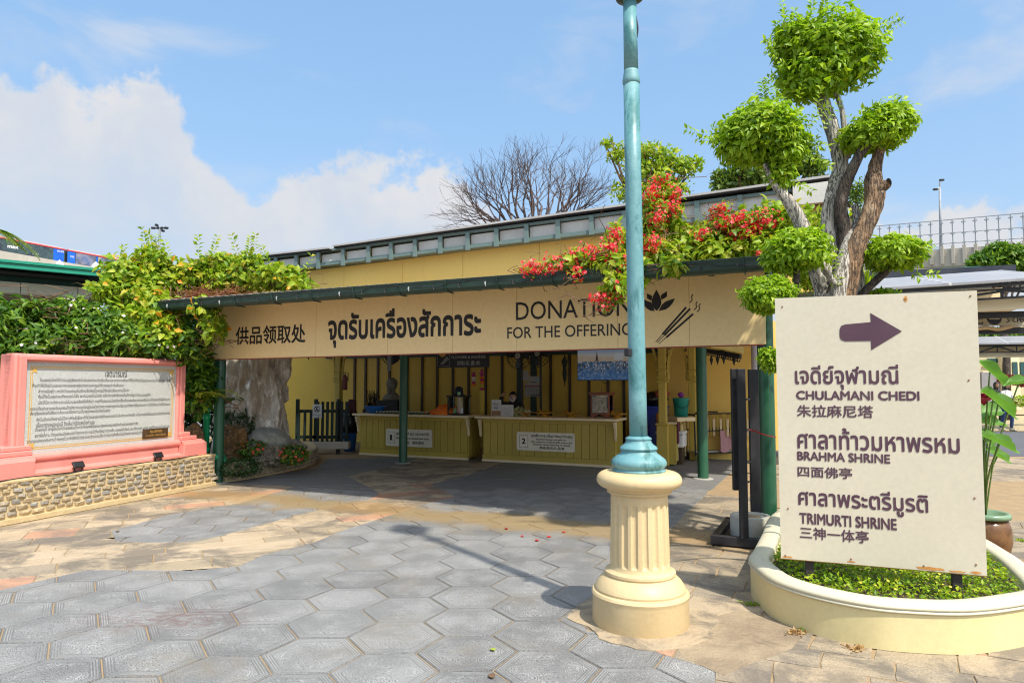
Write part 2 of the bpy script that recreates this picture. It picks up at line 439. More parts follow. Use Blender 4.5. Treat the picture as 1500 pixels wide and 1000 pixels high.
def flag_mat(name, a, bb, dark):
    m, T, b = new_mat(name); oi = T.n.new('ShaderNodeObjectInfo').outputs['Random']
    geo = T.n.new('ShaderNodeNewGeometry').outputs['Position']
    n1 = T.noise(geo, 2.2, 6, .65, .3); n2 = T.noise(geo, 90, 3, .7); n3 = T.noise(geo, 1.3, 8, .72, .6)
    col = T.mix(T.smooth(n1, .3, .7), a, bb)
    col = T.mix(T.math('MULTIPLY', oi, .5), col, S(bb, 1.12))
    col = T.mix(T.smooth(n2, .3, .75), S(a, .72), col)
    col = T.mix(T.math('MULTIPLY', T.smooth(n3, .44, .58), .85), col, dark)
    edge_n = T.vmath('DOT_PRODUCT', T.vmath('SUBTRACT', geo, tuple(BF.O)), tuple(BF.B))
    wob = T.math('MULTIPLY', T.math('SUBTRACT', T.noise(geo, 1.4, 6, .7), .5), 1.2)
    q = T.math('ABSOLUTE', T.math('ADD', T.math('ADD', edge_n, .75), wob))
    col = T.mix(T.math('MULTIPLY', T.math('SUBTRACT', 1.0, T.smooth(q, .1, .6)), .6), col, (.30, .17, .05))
    T.put(b.inputs['Base Color'], col); b.inputs['Roughness'].default_value = .75
    bn = T.n.new('ShaderNodeBump'); bn.inputs['Strength'].default_value = .5; bn.inputs['Distance'].default_value = .008
    T.l.new(T.math('ADD', T.math('MULTIPLY', n2, .5), T.noise(geo, 14, 6, .7)), bn.inputs['Height']); T.l.new(bn.outputs[0], b.inputs['Normal']); return m
FLAGS = [flag_mat('cream_flagstone', (.43, .325, .205), (.56, .44, .31), (.15, .125, .095)), flag_mat('buff_flagstone', (.35, .275, .18), (.48, .38, .26), (.13, .11, .085)),
         flag_mat('orange_flagstone', (.46, .245, .15), (.54, .33, .21), (.22, .15, .11)), flag_mat('worn_flagstone', (.30, .24, .17), (.42, .34, .23), (.13, .11, .09))]

CREAM = M('cream_cast_stone', (.56, .42, .22), (.64, .50, .29), 3, .55, .12, 40, grime=(.50, .34, .17), gscale=2.2, gthr=(.62, .85), stretch=(1, 1, .35))
PLANTERM = M('cream_painted_render', (.64, .54, .275), (.69, .59, .32), 2, .5, .08, 30, grime=(.42, .33, .17), gscale=1.8, gthr=(.62, .9))
RIMM = M('pale_rim_paint', (.60, .55, .39), (.54, .51, .38), 3, .5, .08, 30, grime=(.25, .33, .26), gscale=.8, gthr=(.62, .72))
TEAL = M('teal_patina_paint', (.10, .26, .28), (.19, .35, .37), 5, .5, .2, 25, grime=(.025, .13, .13), gscale=6, gthr=(.5, .64), stretch=(1, 1, .45), spec=.5)
BOARD = M('sign_board_paint', (.56, .51, .395), (.60, .545, .425), 1.2, .45, .03, 30, grime=(.55, .46, .33), gscale=1.5, gthr=(.7, .95))
BANNER = M('banner_panel', (.83, .62, .30), (.86, .65, .33), 1.0, .5, .02, 20, grime=(.6, .44, .25), gscale=1.2, gthr=(.66, .95), stretch=(1, 1, .4))
INK = M('banner_black', (.018, .014, .012), rough=.5, bump=0)
PLUM = M('plum_print', (.075, .035, .055), (.09, .045, .06), rough=.5, bump=0)
GREEN = M('green_painted_steel', (.012, .075, .035), (.02, .10, .045), 4, .38, .04, 30, spec=.5, grime=(.03, .07, .04), gscale=3)
BGREEN = M('bright_green_pipe', (.008, .26, .10), (.01, .30, .12), 4, .35, .03)
DGREEN = M('dark_green_gutter', (.02, .045, .035), (.03, .065, .05), 5, .45, .06, 30)
GREYGR = M('grey_green_steel', (.13, .19, .175), (.16, .22, .20), 3, .45, .05, 30)
PALEPANEL = M('pale_cladding', (.62, .60, .54), (.46, .45, .41), 1.5, .4, .02, 20, rnd=.06)
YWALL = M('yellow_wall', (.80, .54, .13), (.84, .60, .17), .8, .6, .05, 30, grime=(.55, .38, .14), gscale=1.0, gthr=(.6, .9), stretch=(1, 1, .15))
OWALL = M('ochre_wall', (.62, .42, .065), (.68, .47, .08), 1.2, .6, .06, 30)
OCHRE = M('ochre_paint', (.43, .32, .055), (.48, .36, .07), 3, .5, .05, 30, rnd=.07)
CTOP = M('counter_cream', (.74, .60, .36), (.78, .65, .42), 3, .45, .03)
BROWN = M('dark_brown_wood', (.05, .03, .015), (.07, .045, .02), 8, .5, .1, 40, stretch=(1, 1, .1))
PINK = M('salmon_paint', (.70, .235, .195), (.75, .28, .235), 2, .5, .06, 40, grime=(.60, .22, .16), gscale=2.2, gthr=(.6, .9), stretch=(1, 1, .5))
BLACKM = M('black_paint', (.013, .013, .015), (.022, .022, .024), 6, .45, .05)
WHITE = M('white_paint', (.72, .71, .68), (.66, .65, .62), 3, .5, .03)
STEEL = M('galvanised_steel', (.42, .43, .43), (.34, .35, .36), 3, .4, .03, metallic=.6)
ROOFM = M('dark_roof_sheet', (.07, .06, .05), (.10, .085, .07), 3, .6, .1)
CONC = M('weathered_concrete', (.40, .36, .29), (.48, .44, .37), 1.0, .8, .2, 20, grime=(.2, .15, .1), gscale=.7, gthr=(.5, .8), stretch=(1, 1, .25))
SOIL = M('dark_soil', (.06, .04, .025), (.09, .06, .035), 12, .9, .5, 50)
MORTAR = M('sandy_joint', (.34, .235, .125), (.24, .18, .11), 5, .9, .5, 80)
ASPH = M('grey_paving', (.16, .165, .17), (.21, .21, .205), 1.2, .8, .3, 80, grime=(.11, .1, .09), gscale=.8)
CONCW = M('pale_concrete_weight', (.45, .43, .36), (.36, .35, .29), 5, .8, .3, 30)
REDM = M('red_plastic', (.6, .02, .02), rough=.4, bump=0)
def granite():
    m, T, b = new_mat('grey_granite'); geo = T.n.new('ShaderNodeNewGeometry').outputs['Position']
    n = T.noise(geo, 75, 2, .8); n2 = T.noise(geo, 190, 2, .8); n3 = T.noise(geo, 2, 4)
    c = T.mix(T.smooth(n, .38, .62), (.40, .41, .39), (.55, .55, .51)); c = T.mix(T.math('MULTIPLY', T.smooth(n2, .58, .66), .5), c, (.16, .17, .17))
    c = T.mix(T.math('MULTIPLY', T.smooth(n3, .45, .8), .35), c, (.6, .62, .6))
    T.put(b.inputs['Base Color'], c); b.inputs['Roughness'].default_value = .28; return m
GRANITE = granite()
def stone_pieces():
    m, T, b = new_mat('split_sandstone'); oi = T.n.new('ShaderNodeObjectInfo').outputs['Random']; geo = T.n.new('ShaderNodeNewGeometry').outputs['Position']
    c = T.ramp(oi, [(0, (.50, .37, .20)), (.25, (.38, .32, .23)), (.5, (.60, .46, .27)), (.7, (.30, .29, .27)), (.85, (.52, .40, .22)), (.95, (.36, .37, .38))])
    n = T.noise(geo, 30, 5, .7); c = T.mix(T.smooth(n, .3, .75), T.mix(.55, c, (.16, .11, .05)), c)
    T.put(b.inputs['Base Color'], c); b.inputs['Roughness'].default_value = .85
    bn = T.n.new('ShaderNodeBump'); bn.inputs['Strength'].default_value = .8; bn.inputs['Distance'].default_value = .015
    T.l.new(T.noise(geo, 45, 5, .7), bn.inputs['Height']); T.l.new(bn.outputs[0], b.inputs['Normal']); return m
STONEP = stone_pieces()
WALLMORT = M('wall_mortar', (.52, .39, .20), (.60, .47, .28), 5, .9, .5, 40, grime=(.34, .22, .09), gscale=2.2, gthr=(.5, .75))
def rock_mat(name, a, bb, c, sc=2.0, str_=(1, 1, .45), bump=1.0):
    m, T, b = new_mat(name); geo = T.n.new('ShaderNodeNewGeometry').outputs['Position']; v = T.vmath('MULTIPLY', geo, str_)
    n = T.noise(v, sc, 9, .68, 1.2); n2 = T.noise(v, sc * 5, 6, .7, .6); w = T.noise(T.vmath('MULTIPLY', geo, (1, 1, .12)), sc * 9, 5, .7, .4)
    col = T.mix(T.smooth(n, .35, .62), a, bb); col = T.mix(T.smooth(n2, .5, .68), col, c); col = T.mix(T.math('MULTIPLY', T.smooth(w, .5, .7), .6), col, S(a, .4))
    T.put(b.inputs['Base Color'], col); b.inputs['Roughness'].default_value = .8
    bn = T.n.new('ShaderNodeBump'); bn.inputs['Strength'].default_value = bump; bn.inputs['Distance'].default_value = .05
    T.l.new(T.math('ADD', T.math('MULTIPLY', w, .6), n2), bn.inputs['Height']); T.l.new(bn.outputs[0], b.inputs['Normal']); return m
PETRI = rock_mat('petrified_wood', (.78, .72, .63), (.42, .33, .24), (.92, .88, .80), 1.7)
RUST = rock_mat('rust_brown_rock', (.30, .15, .045), (.12, .07, .03), (.46, .28, .12), 4, (1, 1, 1))
GROCK = rock_mat('grey_boulder', (.30, .29, .24), (.24, .23, .19), (.38, .36, .30), 2, (1, 1, 1), .4)
CROCK = rock_mat('cream_rugged_rock', (.45, .38, .27), (.12, .10, .07), (.62, .55, .42), 6, (1, 1, 1))
DROCK = rock_mat('dark_grey_rock', (.11, .13, .14), (.05, .06, .07), (.22, .24, .25), 2.5, (1, 1, .5))
def bark(name, a, bb, c):
    m, T, b = new_mat(name); geo = T.n.new('ShaderNodeNewGeometry').outputs['Position']; v = T.vmath('MULTIPLY', geo, (1, 1, .3))
    n = T.noise(v, 9, 9, .7, .8); n2 = T.noise(v, 38, 6, .7, .4); n3 = T.noise(geo, 4.5, 5, .6)
    n4 = T.noise(T.vmath('MULTIPLY', geo, (1, 1, .12)), 26, 6, .65, 1.0); crack = T.math('SUBTRACT', 1.0, T.smooth(T.math('ABSOLUTE', T.math('SUBTRACT', n4, .5)), .0, .035))
    col = T.mix(T.smooth(n, .35, .65), a, bb); col = T.mix(T.math('MULTIPLY', T.smooth(n3, .5, .68), .7), col, c)
    col = T.mix(T.smooth(n2, .3, .55), S(bb, .8), col); col = T.mix(T.math('MULTIPLY', crack, .8), col, (.04, .03, .025))
    T.put(b.inputs['Base Color'], col); b.inputs['Roughness'].default_value = .85
    bn = T.n.new('ShaderNodeBump'); bn.inputs['Strength'].default_value = 1.0; bn.inputs['Distance'].default_value = .02
    T.l.new(T.math('SUBTRACT', T.math('ADD', n, T.math('MULTIPLY', n2, .6)), crack), bn.inputs['Height']); T.l.new(bn.outputs[0], b.inputs['Normal']); return m
BARK = bark('pale_grey_bark', (.62, .56, .48), (.46, .41, .35), (.70, .66, .60))
BARKR = bark('peeling_orange_bark', (.42, .24, .12), (.20, .13, .08), (.55, .42, .28))
BARKD = bark('dark_bark', (.12, .09, .065), (.07, .05, .04), (.2, .17, .13))
TWIG = M('brown_twigs', (.16, .09, .045), (.10, .055, .03), 8, .8, .2)
G_TOP = leaf_mat('topiary_leaves', [(.08, .18, .012), (.20, .34, .014), (.34, .47, .02), (.46, .56, .03), (.15, .28, .014), (.28, .42, .016)], .42)
G_VINE = leaf_mat('vine_leaves', [(.09, .20, .015), (.20, .34, .02), (.33, .44, .03), (.46, .50, .04), (.15, .27, .02), (.52, .42, .04), (.26, .38, .02)], .42)
G_SHRUB = leaf_mat('shrub_leaves', [(.04, .11, .014), (.08, .19, .018), (.16, .28, .02), (.28, .40, .03), (.06, .14, .015)], .4)
G_FAR = leaf_mat('far_leaves', [(.06, .12, .025), (.10, .18, .03), (.18, .26, .04), (.26, .30, .06), (.08, .14, .02)], .45)
G_GRD = leaf_mat('bedding_leaves', [(.08, .18, .015), (.22, .36, .018), (.42, .52, .02), (.55, .58, .02), (.14, .26, .015)], .4)
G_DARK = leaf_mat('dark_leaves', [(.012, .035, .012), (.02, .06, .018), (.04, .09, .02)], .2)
G_LOTUS = leaf_mat('lotus_leaf', [(.15, .28, .03), (.22, .36, .04), (.12, .28, .06)], .4)
P_RED = leaf_mat('red_petals', [(.75, .012, .02), (.82, .02, .03), (.85, .06, .07), (.88, .35, .32), (.70, .01, .02), (.86, .03, .05)], .3)
P_PALE = leaf_mat('pale_pink_petals', [(.78, .62, .72), (.75, .50, .62), (.8, .72, .78)], .25)
P_ORANGE = leaf_mat('orange_petals', [(.75, .25, .02), (.8, .35, .03)], .3)
P_EUPH = leaf_mat('crimson_petals', [(.65, .02, .04), (.7, .05, .06), (.75, .12, .05)], .25)

# ------------------------------------------------------------------ leaves as geometry
RNG = np.random.default_rng(7)
def unit(n):
    v = RNG.normal(size=(n, 3)); return v / np.linalg.norm(v, axis=1)[:, None]
def norm(v): return v / np.maximum(np.linalg.norm(v, axis=1), 1e-9)[:, None]
def leaf_mesh(name, P, A, Nn, L, Wd, mat, parent, fold=.25, curl=.15, kind=None, label=None, detail=False):
    """one folded leaf (or petal) per row: base P, axis A, face normal Nn, length L, width Wd"""
    A = norm(A); Sd = norm(np.cross(A, Nn)); Nn = np.cross(Sd, A); L = np.asarray(L)[:, None]; Wd = np.asarray(Wd)[:, None]
    b = P; t = P + A * L - Nn * L * curl
    if detail:
        m1 = P + A * L * .30 + Nn * L * .05; m2 = P + A * L * .68
        l1 = m1 + Sd * Wd * .44 + Nn * Wd * fold; r1 = m1 - Sd * Wd * .44 + Nn * Wd * fold
        l2 = m2 + Sd * Wd * .36 + Nn * Wd * fold * .7; r2 = m2 - Sd * Wd * .36 + Nn * Wd * fold * .7
        V = np.stack([b, t, m1, m2, l1, r1, l2, r2], 1); k = 8
        tr = np.array([[0, 2, 4], [0, 5, 2], [2, 6, 4], [2, 3, 6], [2, 5, 7], [2, 7, 3], [3, 1, 6], [3, 7, 1]])
    else:
        m = P + A * L * .48; l = m + Sd * Wd * .5 + Nn * Wd * fold; r = m - Sd * Wd * .5 + Nn * Wd * fold
        V = np.stack([b, t, m, l, r], 1); k = 5
        tr = np.array([[0, 2, 3], [2, 1, 3], [0, 4, 2], [2, 4, 1]])
    n = len(P); F = (tr[None] + (np.arange(n) * k)[:, None, None]).reshape(-1, 3)
    o = mesh_obj(name, V.reshape(-1, 3), F, mat, parent)
    if kind: o['kind'] = kind
    if label: o['label'] = label
    return o
def blob_points(blobs, n, shell=.75):
    """points and outward directions spread through ellipsoids (x,y,z,rx,ry,rz)"""
    B = np.array(blobs, float); vol = (B[:, 3] * B[:, 4] * B[:, 5]) ** (2 / 3); idx = RNG.choice(len(B), n, p=vol / vol.sum())
    d = unit(n); ph = RNG.uniform(0, 6.28, 3)
    lump = 1 + .13 * np.sin(d[:, 0] * 5 + ph[0] + idx) * np.sin(d[:, 1] * 6 + ph[1]) + .08 * np.sin(d[:, 2] * 9 + ph[2])
    r = (shell + (1 - shell) * RNG.random(n)) * lump
    C = B[idx]; return C[:, :3] + d * C[:, 3:6] * r[:, None], norm(d / C[:, 3:6]), idx
def leaf_cloud(name, blobs, n, size, mat, parent=None, shell=.7, up=.5, droop=.0, ratio=.5, kind='stuff', label=None, detail=False, jit=.7, fold=.25):
    P, D, _ = blob_points(blobs, n, shell)
    Nn = norm(D + np.array([0, 0, up]) + RNG.normal(size=(n, 3)) * jit * .6)
    A = norm(np.cross(Nn, unit(n)) + D * .5 + np.array([0, 0, -droop]))
    L = size * RNG.uniform(.65, 1.3, n)
    return leaf_mesh(name, P, A, Nn, L, L * ratio * RNG.uniform(.8, 1.15, n), mat, parent, kind=kind, label=label, detail=detail, fold=fold)
def shoots(name, starts, dirs, length, nl, size, mat, parent, kind='stuff'):
    """slender sprigs sticking out of a crown, leaves in pairs"""
    P = []; A = []
    for s, d in zip(starts, dirs):
        s = np.array(s); d = np.array(d) / np.linalg.norm(d); ln = length * RNG.uniform(.6, 1.2)
        for k in range(nl):
            q = s + d * ln * (k + 1) / nl + np.array([0, 0, .1]) * ln * (k / nl) ** 2
            for sg in (-1, 1):
                side = np.cross(d, [RNG.normal() * .5, 1, RNG.normal() * .5]); side /= np.linalg.norm(side); P.append(q); A.append(side * sg + d * .7)
    P = np.array(P); A = np.array(A); n = len(P); L = size * RNG.uniform(.7, 1.2, n)
    return leaf_mesh(name, P, A, norm(np.array([[0, -.5, .7]]) + RNG.normal(size=(n, 3)) * .4), L, L * .5, mat, parent, kind=kind)
def flower_mesh(name, C, D, size, mat, parent, petals=5, kind='stuff', label=None):
    C = np.array(C); D = norm(np.array(D)); n = len(C)
    ref = unit(n); X = norm(np.cross(D, ref)); Y = np.cross(D, X)
    a = np.tile(np.arange(petals) * 2 * math.pi / petals, n); X = np.repeat(X, petals, 0); Y = np.repeat(Y, petals, 0); DD = np.repeat(D, petals, 0)
    A = X * np.cos(a)[:, None] + Y * np.sin(a)[:, None] + DD * .25; L = size * np.repeat(RNG.uniform(.7, 1.2, n), petals)
    return leaf_mesh(name, np.repeat(C, petals, 0), A, DD, L, L * .75, mat, parent, fold=.05, curl=.1, kind=kind, label=label)
def branch_tree(mb, p, d, r, length, depth, spread=.5, n=5, taper=.68, up=.12, tips=None, kids=(2, 3), rng=random):
    p = Vector(p); d = Vector(d).normalized(); path = [p]; rad = [r]; q = p.copy(); dd = d.copy()
    seg = 3 if depth > 0 else 2
    for i in range(seg):
        dd = (dd + Vector((rng.gauss(0, .13), rng.gauss(0, .13), rng.gauss(0, .10) + up * .4))).normalized(); q = q + dd * length / seg
        path.append(q.copy()); rad.append(r * (1 - (1 - taper) * (i + 1) / seg))
    mb.tube(path, rad, n if depth > 1 else 4, cap=False)
    if depth == 0:
        if tips is not None: tips.append((q.copy(), dd.copy()))
        return
    for k in range(rng.randint(*kids)):
        ax = Vector((rng.gauss(0, 1), rng.gauss(0, 1), rng.gauss(0, .6))).normalized()
        nd = (dd + ax * spread * rng.uniform(.7, 1.3) + Vector((0, 0, up))).normalized()
        st = path[-1] if k < 2 else path[-2]
        branch_tree(mb, st, nd, rad[-1] * rng.uniform(.62, .85), length * rng.uniform(.66, .88), depth - 1, spread, n, taper, up, tips, kids, rng)
# ------------------------------------------------------------------ ground
def plane_sheet(name, pts, z, mat, kind='structure', parent=None):
    V = [Vector((p[0], p[1], z)) for p in pts]
    a = sum(V[i].x * V[(i + 1) % len(V)].y - V[(i + 1) % len(V)].x * V[i].y for i in range(len(V)))
    if a < 0: V = V[::-1]
    o = mesh_obj(name, V, [tuple(range(len(V)))], mat, parent)
    if kind and parent is None: o['kind'] = kind
    return o
g0 = plane_sheet('ground', [(-400, -60), (400, -60), (400, 600), (-400, 600)], -.03, ASPH)
court = plane_sheet('paved_court', [(-9, -3), (14, -3), (14, 24), (-9, 24)], -.0065, MORTAR)

def area2(P): return .5 * sum(P[i][0] * P[(i + 1) % len(P)][1] - P[(i + 1) % len(P)][0] * P[i][1] for i in range(len(P)))
def clip_to(subject, convex):
    out = list(subject)
    n = len(convex)
    for i in range(n):
        ax, ay = convex[i]; bx, by = convex[(i + 1) % n]; ex, ey = bx - ax, by - ay
        inp = out; out = []
        if not inp: return []
        def side(p): return ex * (p[1] - ay) - ey * (p[0] - ax)
        for j in range(len(inp)):
            P, Q = inp[j - 1], inp[j]; sp, sq = side(P), side(Q)
            if (sp >= 0) != (sq >= 0):
                k = sp / (sp - sq); out.append((P[0] + (Q[0] - P[0]) * k, P[1] + (Q[1] - P[1]) * k))
            if sq >= 0: out.append(Q)
    # drop doubled points
    R = []
    for p in out:
        if not R or (abs(p[0] - R[-1][0]) + abs(p[1] - R[-1][1])) > .004: R.append(p)
    if len(R) > 1 and abs(R[0][0] - R[-1][0]) + abs(R[0][1] - R[-1][1]) < .004: R.pop()
    return R
def slab_geo(P, th=.012, ch=.005):
    n = len(P); cx = sum(p[0] for p in P) / n; cy = sum(p[1] for p in P) / n
    ins = []
    for i in range(n):
        a, p, b = P[i - 1], P[i], P[(i + 1) % n]
        d0 = Vector((p[0] - a[0], p[1] - a[1])); d1 = Vector((b[0] - p[0], b[1] - p[1]))
        if d0.length: d0.normalize()
        if d1.length: d1.normalize()
        m = Vector((-d0.y - d1.y, d0.x + d1.x)); L = max(m.length, .6); m /= L
        ins.append((p[0] + m.x * ch, p[1] + m.y * ch))
    V = [(x, y, -th) for x, y in P] + [(x, y, -ch * .8) for x, y in P] + [(x, y, 0) for x, y in ins]
    F = [tuple(range(2 * n, 3 * n))]
    for k in (0, 1):
        for i in range(n): F.append((k * n + i, k * n + (i + 1) % n, (k + 1) * n + (i + 1) % n, (k + 1) * n + i))
    return V, F
def G2(px, py): p = gp(px, py); return (p.x, p.y)
def ccw(P): return P if area2(P) > 0 else P[::-1]
LEFT_EDGE = [(-260, 905), (0, 864), (127, 834), (283, 835), (350, 829), (383, 813), (460, 794), (500, 777), (553, 760), (590, 748), (633, 735), (667, 727), (631, 709), (687, 695), (729, 680), (760, 668)]
R1 = ccw([G2(*p) for p in LEFT_EDGE] + [G2(*p) for p in [(1110, 668), (1068, 694), (1024, 733), (1007, 748), (981, 777), (950, 812), (905, 850), (868, 872), (836, 893), (861, 923), (908, 929), (966, 956), (1048, 981), (1045, 1080), (1030, 1250)]] + [(-4, 1.8), (-6.5, 2.4)])
R2P = [(223, 794), (287, 793), (327, 783), (450, 750), (543, 730), (555, 722), (430, 713), (350, 737), (250, 753), (163, 777), (170, 793)]
R2 = ccw([G2(*p) for p in R2P])
R3 = ccw([G2(*p) for p in [(430, 712.5), (325, 707), (380, 699), (465, 684), (480, 672), (620, 668), (585, 680), (510, 697), (556, 721.5)]])
F1A = ccw([G2(*p) for p in LEFT_EDGE] + [G2(*p) for p in [(620, 668), (585, 680), (510, 697), (556, 721.5), (543, 730), (450, 750), (327, 783), (287, 793), (223, 794), (170, 793), (163, 785), (-60, 830), (-260, 880)]])
F1B = ccw([G2(*p) for p in [(-260, 880), (-60, 830), (163, 785), (163, 777), (250, 753), (350, 737), (430, 713), (325, 707), (318, 712), (0, 772), (-160, 810), (-400, 880)]])
F2 = ccw([G2(*p) for p in [(1110, 668), (1068, 694), (1024, 733), (1007, 748), (981, 777), (950, 812), (905, 850), (868, 872), (836, 893), (861, 923), (908, 929), (966, 956), (1048, 981), (1045, 1080), (1030, 1250)]] + [(3.5, 1.6), (6.5, 2.0), (7.5, 7.0), G2(1600, 762), G2(1117, 762), G2(1130, 668)])
F3 = ccw([G2(*p) for p in [(1125, 704), (1125, 671), (1640, 671), (1640, 704)]])

HY, HX, HV, HD = .0419, .1782, -7.9438, 1.6 / 3.0344
def hex_center(i, j):
    u, v = i * 3 ** .5 / 2 - HX, j - HV
    return (math.cos(HY) * u - math.sin(HY) * v) * HD, (math.sin(HY) * u + math.cos(HY) * v) * HD
def hex_poly(cx, cy, ap, ang):
    R = ap * 2 / 3 ** .5; return [(cx + R * math.cos(ang + k * math.pi / 3), cy + R * math.sin(ang + k * math.pi / 3)) for k in range(6)]
AP = HD / 2 - .0045
def lay_hexes(region, ang, center, irange, jrange, tag_far=10.4):
    full = None; far = MB(); rr = random.Random(3); shared = None
    for i in irange:
        for j in jrange:
            jj = j + (.5 if i % 2 else 0); cx, cy = center(i, jj)
            H = hex_poly(cx, cy, AP, ang)
            P = clip_to(region, H)
            if len(P) < 3: continue
            a = abs(area2(P)); fa = abs(area2(H))
            if a < .05 * fa: continue
            if cy < .9: continue
            dz = rr.uniform(-.0012, .0012)
            if cy > tag_far:
                V, F = slab_geo(P); far.add([(x, y, z + dz) for x, y, z in V], F); continue
            c, s_ = math.cos(-ang), math.sin(-ang)
            if a > .985 * fa:
                if shared is None:
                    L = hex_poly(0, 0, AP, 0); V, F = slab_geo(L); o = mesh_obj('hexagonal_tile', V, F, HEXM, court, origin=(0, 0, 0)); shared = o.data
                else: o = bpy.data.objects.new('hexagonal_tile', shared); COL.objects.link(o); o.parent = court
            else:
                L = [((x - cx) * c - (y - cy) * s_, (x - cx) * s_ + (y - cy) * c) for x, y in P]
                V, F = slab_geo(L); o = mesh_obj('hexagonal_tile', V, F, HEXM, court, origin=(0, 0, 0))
            o.location = Vector((cx, cy, dz)) - wloc(court); o.rotation_euler = (rr.uniform(-.0025, .0025), rr.uniform(-.0025, .0025), ang)
    if far.V:
        o = far.build('distant_tiles', HEXM, court); o['kind'] = 'stuff'
lay_hexes(R1, HY, hex_center, range(-16, 14), range(-8, 32))
a2 = BF.rot() + .12
def hc2(i, j):
    u, v = (i * 3 ** .5 / 2) * HD, j * HD; return (math.cos(a2) * u - math.sin(a2) * v - 3.6, math.sin(a2) * u + math.cos(a2) * v + 9)
lay_hexes(R2, a2, hc2, range(-14, 14), range(-14, 14), 30)
lay_hexes(R3, a2, hc2, range(-14, 20), range(-14, 30), 9)

def lay_flags(region, ang, org, W, Hh, seed, weights, rowh=(.26, .46), length=(.34, .85), maxn=200):
    rr = random.Random(seed); c, s_ = math.cos(ang), math.sin(ang); n = 0; v = 0
    far = MB()
    rows = []
    while v < Hh:
        h = rr.uniform(*rowh); rows.append((v, v + h)); v += h
    for (v0, v1) in rows:
        u = -rr.uniform(0, .6)
        while u < W:
            l = rr.uniform(*length); j = .035
            Q = [(u + .006, v0 + .006), (u + l - .006, v0 + .006), (u + l - .006, v1 - .006), (u + .006, v1 - .006)]
            Q = [(a + rr.uniform(-.004, .004), b + rr.uniform(-.004, .004)) for a, b in Q]; u += l
            H = [(org[0] + a * c - b * s_, org[1] + a * s_ + b * c) for a, b in Q]
            # a skew that shifts along the rows keeps neighbours fitting
            H = [(x + .05 * math.sin(y * 2.3 + x), y + .05 * math.sin(x * 1.9 + y * .7)) for x, y in H]
            if abs(area2(H)) < .01: continue
            P = clip_to(region, ccw(H))
            if len(P) < 3 or abs(area2(P)) < .006: continue
            if len(P) <= 5:          # broken, uneven edges
                PP = []
                for i in range(len(P)):
                    a, b = P[i], P[(i + 1) % len(P)]; PP.append(a); L = math.hypot(a[0] - b[0], a[1] - b[1])
                    if L > .2:
                        for f in (.33, .66):
                            PP.append((a[0] + (b[0] - a[0]) * f + rr.uniform(-.008, .008), a[1] + (b[1] - a[1]) * f + rr.uniform(-.008, .008)))
                P = PP
            cy = sum(p[1] for p in P) / len(P); cx = sum(p[0] for p in P) / len(P)
            V, F = slab_geo(P, .013, .004); dz = rr.uniform(-.003, .003)
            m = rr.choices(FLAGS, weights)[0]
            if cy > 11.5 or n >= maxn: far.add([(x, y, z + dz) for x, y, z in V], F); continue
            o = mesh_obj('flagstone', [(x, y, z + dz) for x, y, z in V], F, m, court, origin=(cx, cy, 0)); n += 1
    if far.V:
        o = far.build('distant_flagstones', FLAGS[1], court); o['kind'] = 'stuff'
lay_flags(F1A, BF.rot() + math.radians(52), (-6.5, -2.0), 20, 18, 5, (6, 4, 1.3, 1.6), maxn=90)
lay_flags(F1B, BF.rot() + math.radians(52), (-6.5, -2.0), 20, 18, 6, (6, 4, 1.3, 1.6), maxn=60)
lay_flags(F2, math.radians(-28), (-3.5, 4.2), 14, 8, 9, (4, 4, 2.2, 2.2), rowh=(.24, .42), length=(.3, .6), maxn=130)
lay_flags(F3, math.radians(8), (3.0, 7), 12, 12, 10, (3, 2, 4, 1), maxn=0)
# cement patch the lamp column stands in
COLC = Vector((.865, 4.70, 0))
rr = random.Random(2)
pp = [(COLC.x + .04 + (.46 + .06 * math.sin(3 * a) + .04 * math.sin(7 * a) + rr.uniform(-.03, .03)) * math.cos(a), COLC.y - .02 + (.47 + rr.uniform(-.03, .03)) * math.sin(a)) for a in [k * 2 * math.pi / 36 for k in range(36)]]
mb = MB(); mb.prism([(x, y, -.012) for x, y in pp], (0, 0, .018)); mb.build('mortar_patch', M('patched_mortar', (.42, .32, .20), (.30, .24, .17), 4, .9, .8, 35, grime=(.17, .14, .10), gscale=3.5, gthr=(.45, .62)), court)
mb = MB(); pts = [G2(*p) for p in [(985, 935), (1040, 905), (1085, 893), (1180, 925), (1160, 950), (1085, 978), (1060, 990), (1000, 962)]]
pts = ccw(pts); mb.prism([(x, y, -.012) for x, y in pts], (0, 0, .0155)); mb.build('rough_mortar_patch', M('worn_mortar', (.22, .165, .11), (.36, .28, .18), 3, .9, .9, 30, grime=(.12, .09, .06), gscale=2.5), court)

# ------------------------------------------------------------------ the donation building
bw = BF.w
bld = thing('donation_pavilion', bw(4, 3.4, 0), 'low pale yellow open-fronted pavilion with green posts and a long canopy roof', 'building')
# canopy: roof sheet, rafters, gutter with string lights
mb = MB()
for k in range(60):     # corrugated sheets
    t0 = -.2 + k * .146
    P = [bw(t0, -.93, 2.838), bw(t0 + .073, -.93, 2.856), bw(t0 + .146, -.93, 2.838), bw(t0 + .146, 3.42, 3.16), bw(t0 + .073, 3.42, 3.18), bw(t0, 3.42, 3.16)]
    Q = [p - Vector((0, 0, .012)) for p in P]
    mb.add(P + Q, [(0, 1, 4, 5), (1, 2, 3, 4), (11, 10, 7, 6), (10, 9, 8, 7), (0, 6, 7, 1), (1, 7, 8, 2)])
mb.build('canopy_roof', M('brown_roof_sheet', (.20, .13, .10), (.30, .22, .18), 3, .7, .1, 30, grime=(.1, .07, .05)), bld)
mb = MB()
for k in range(15): mb.bar(bw(.02 + k * .6, -.78, 2.80), bw(.02 + k * .6, 3.38, 3.10), .05, .055)
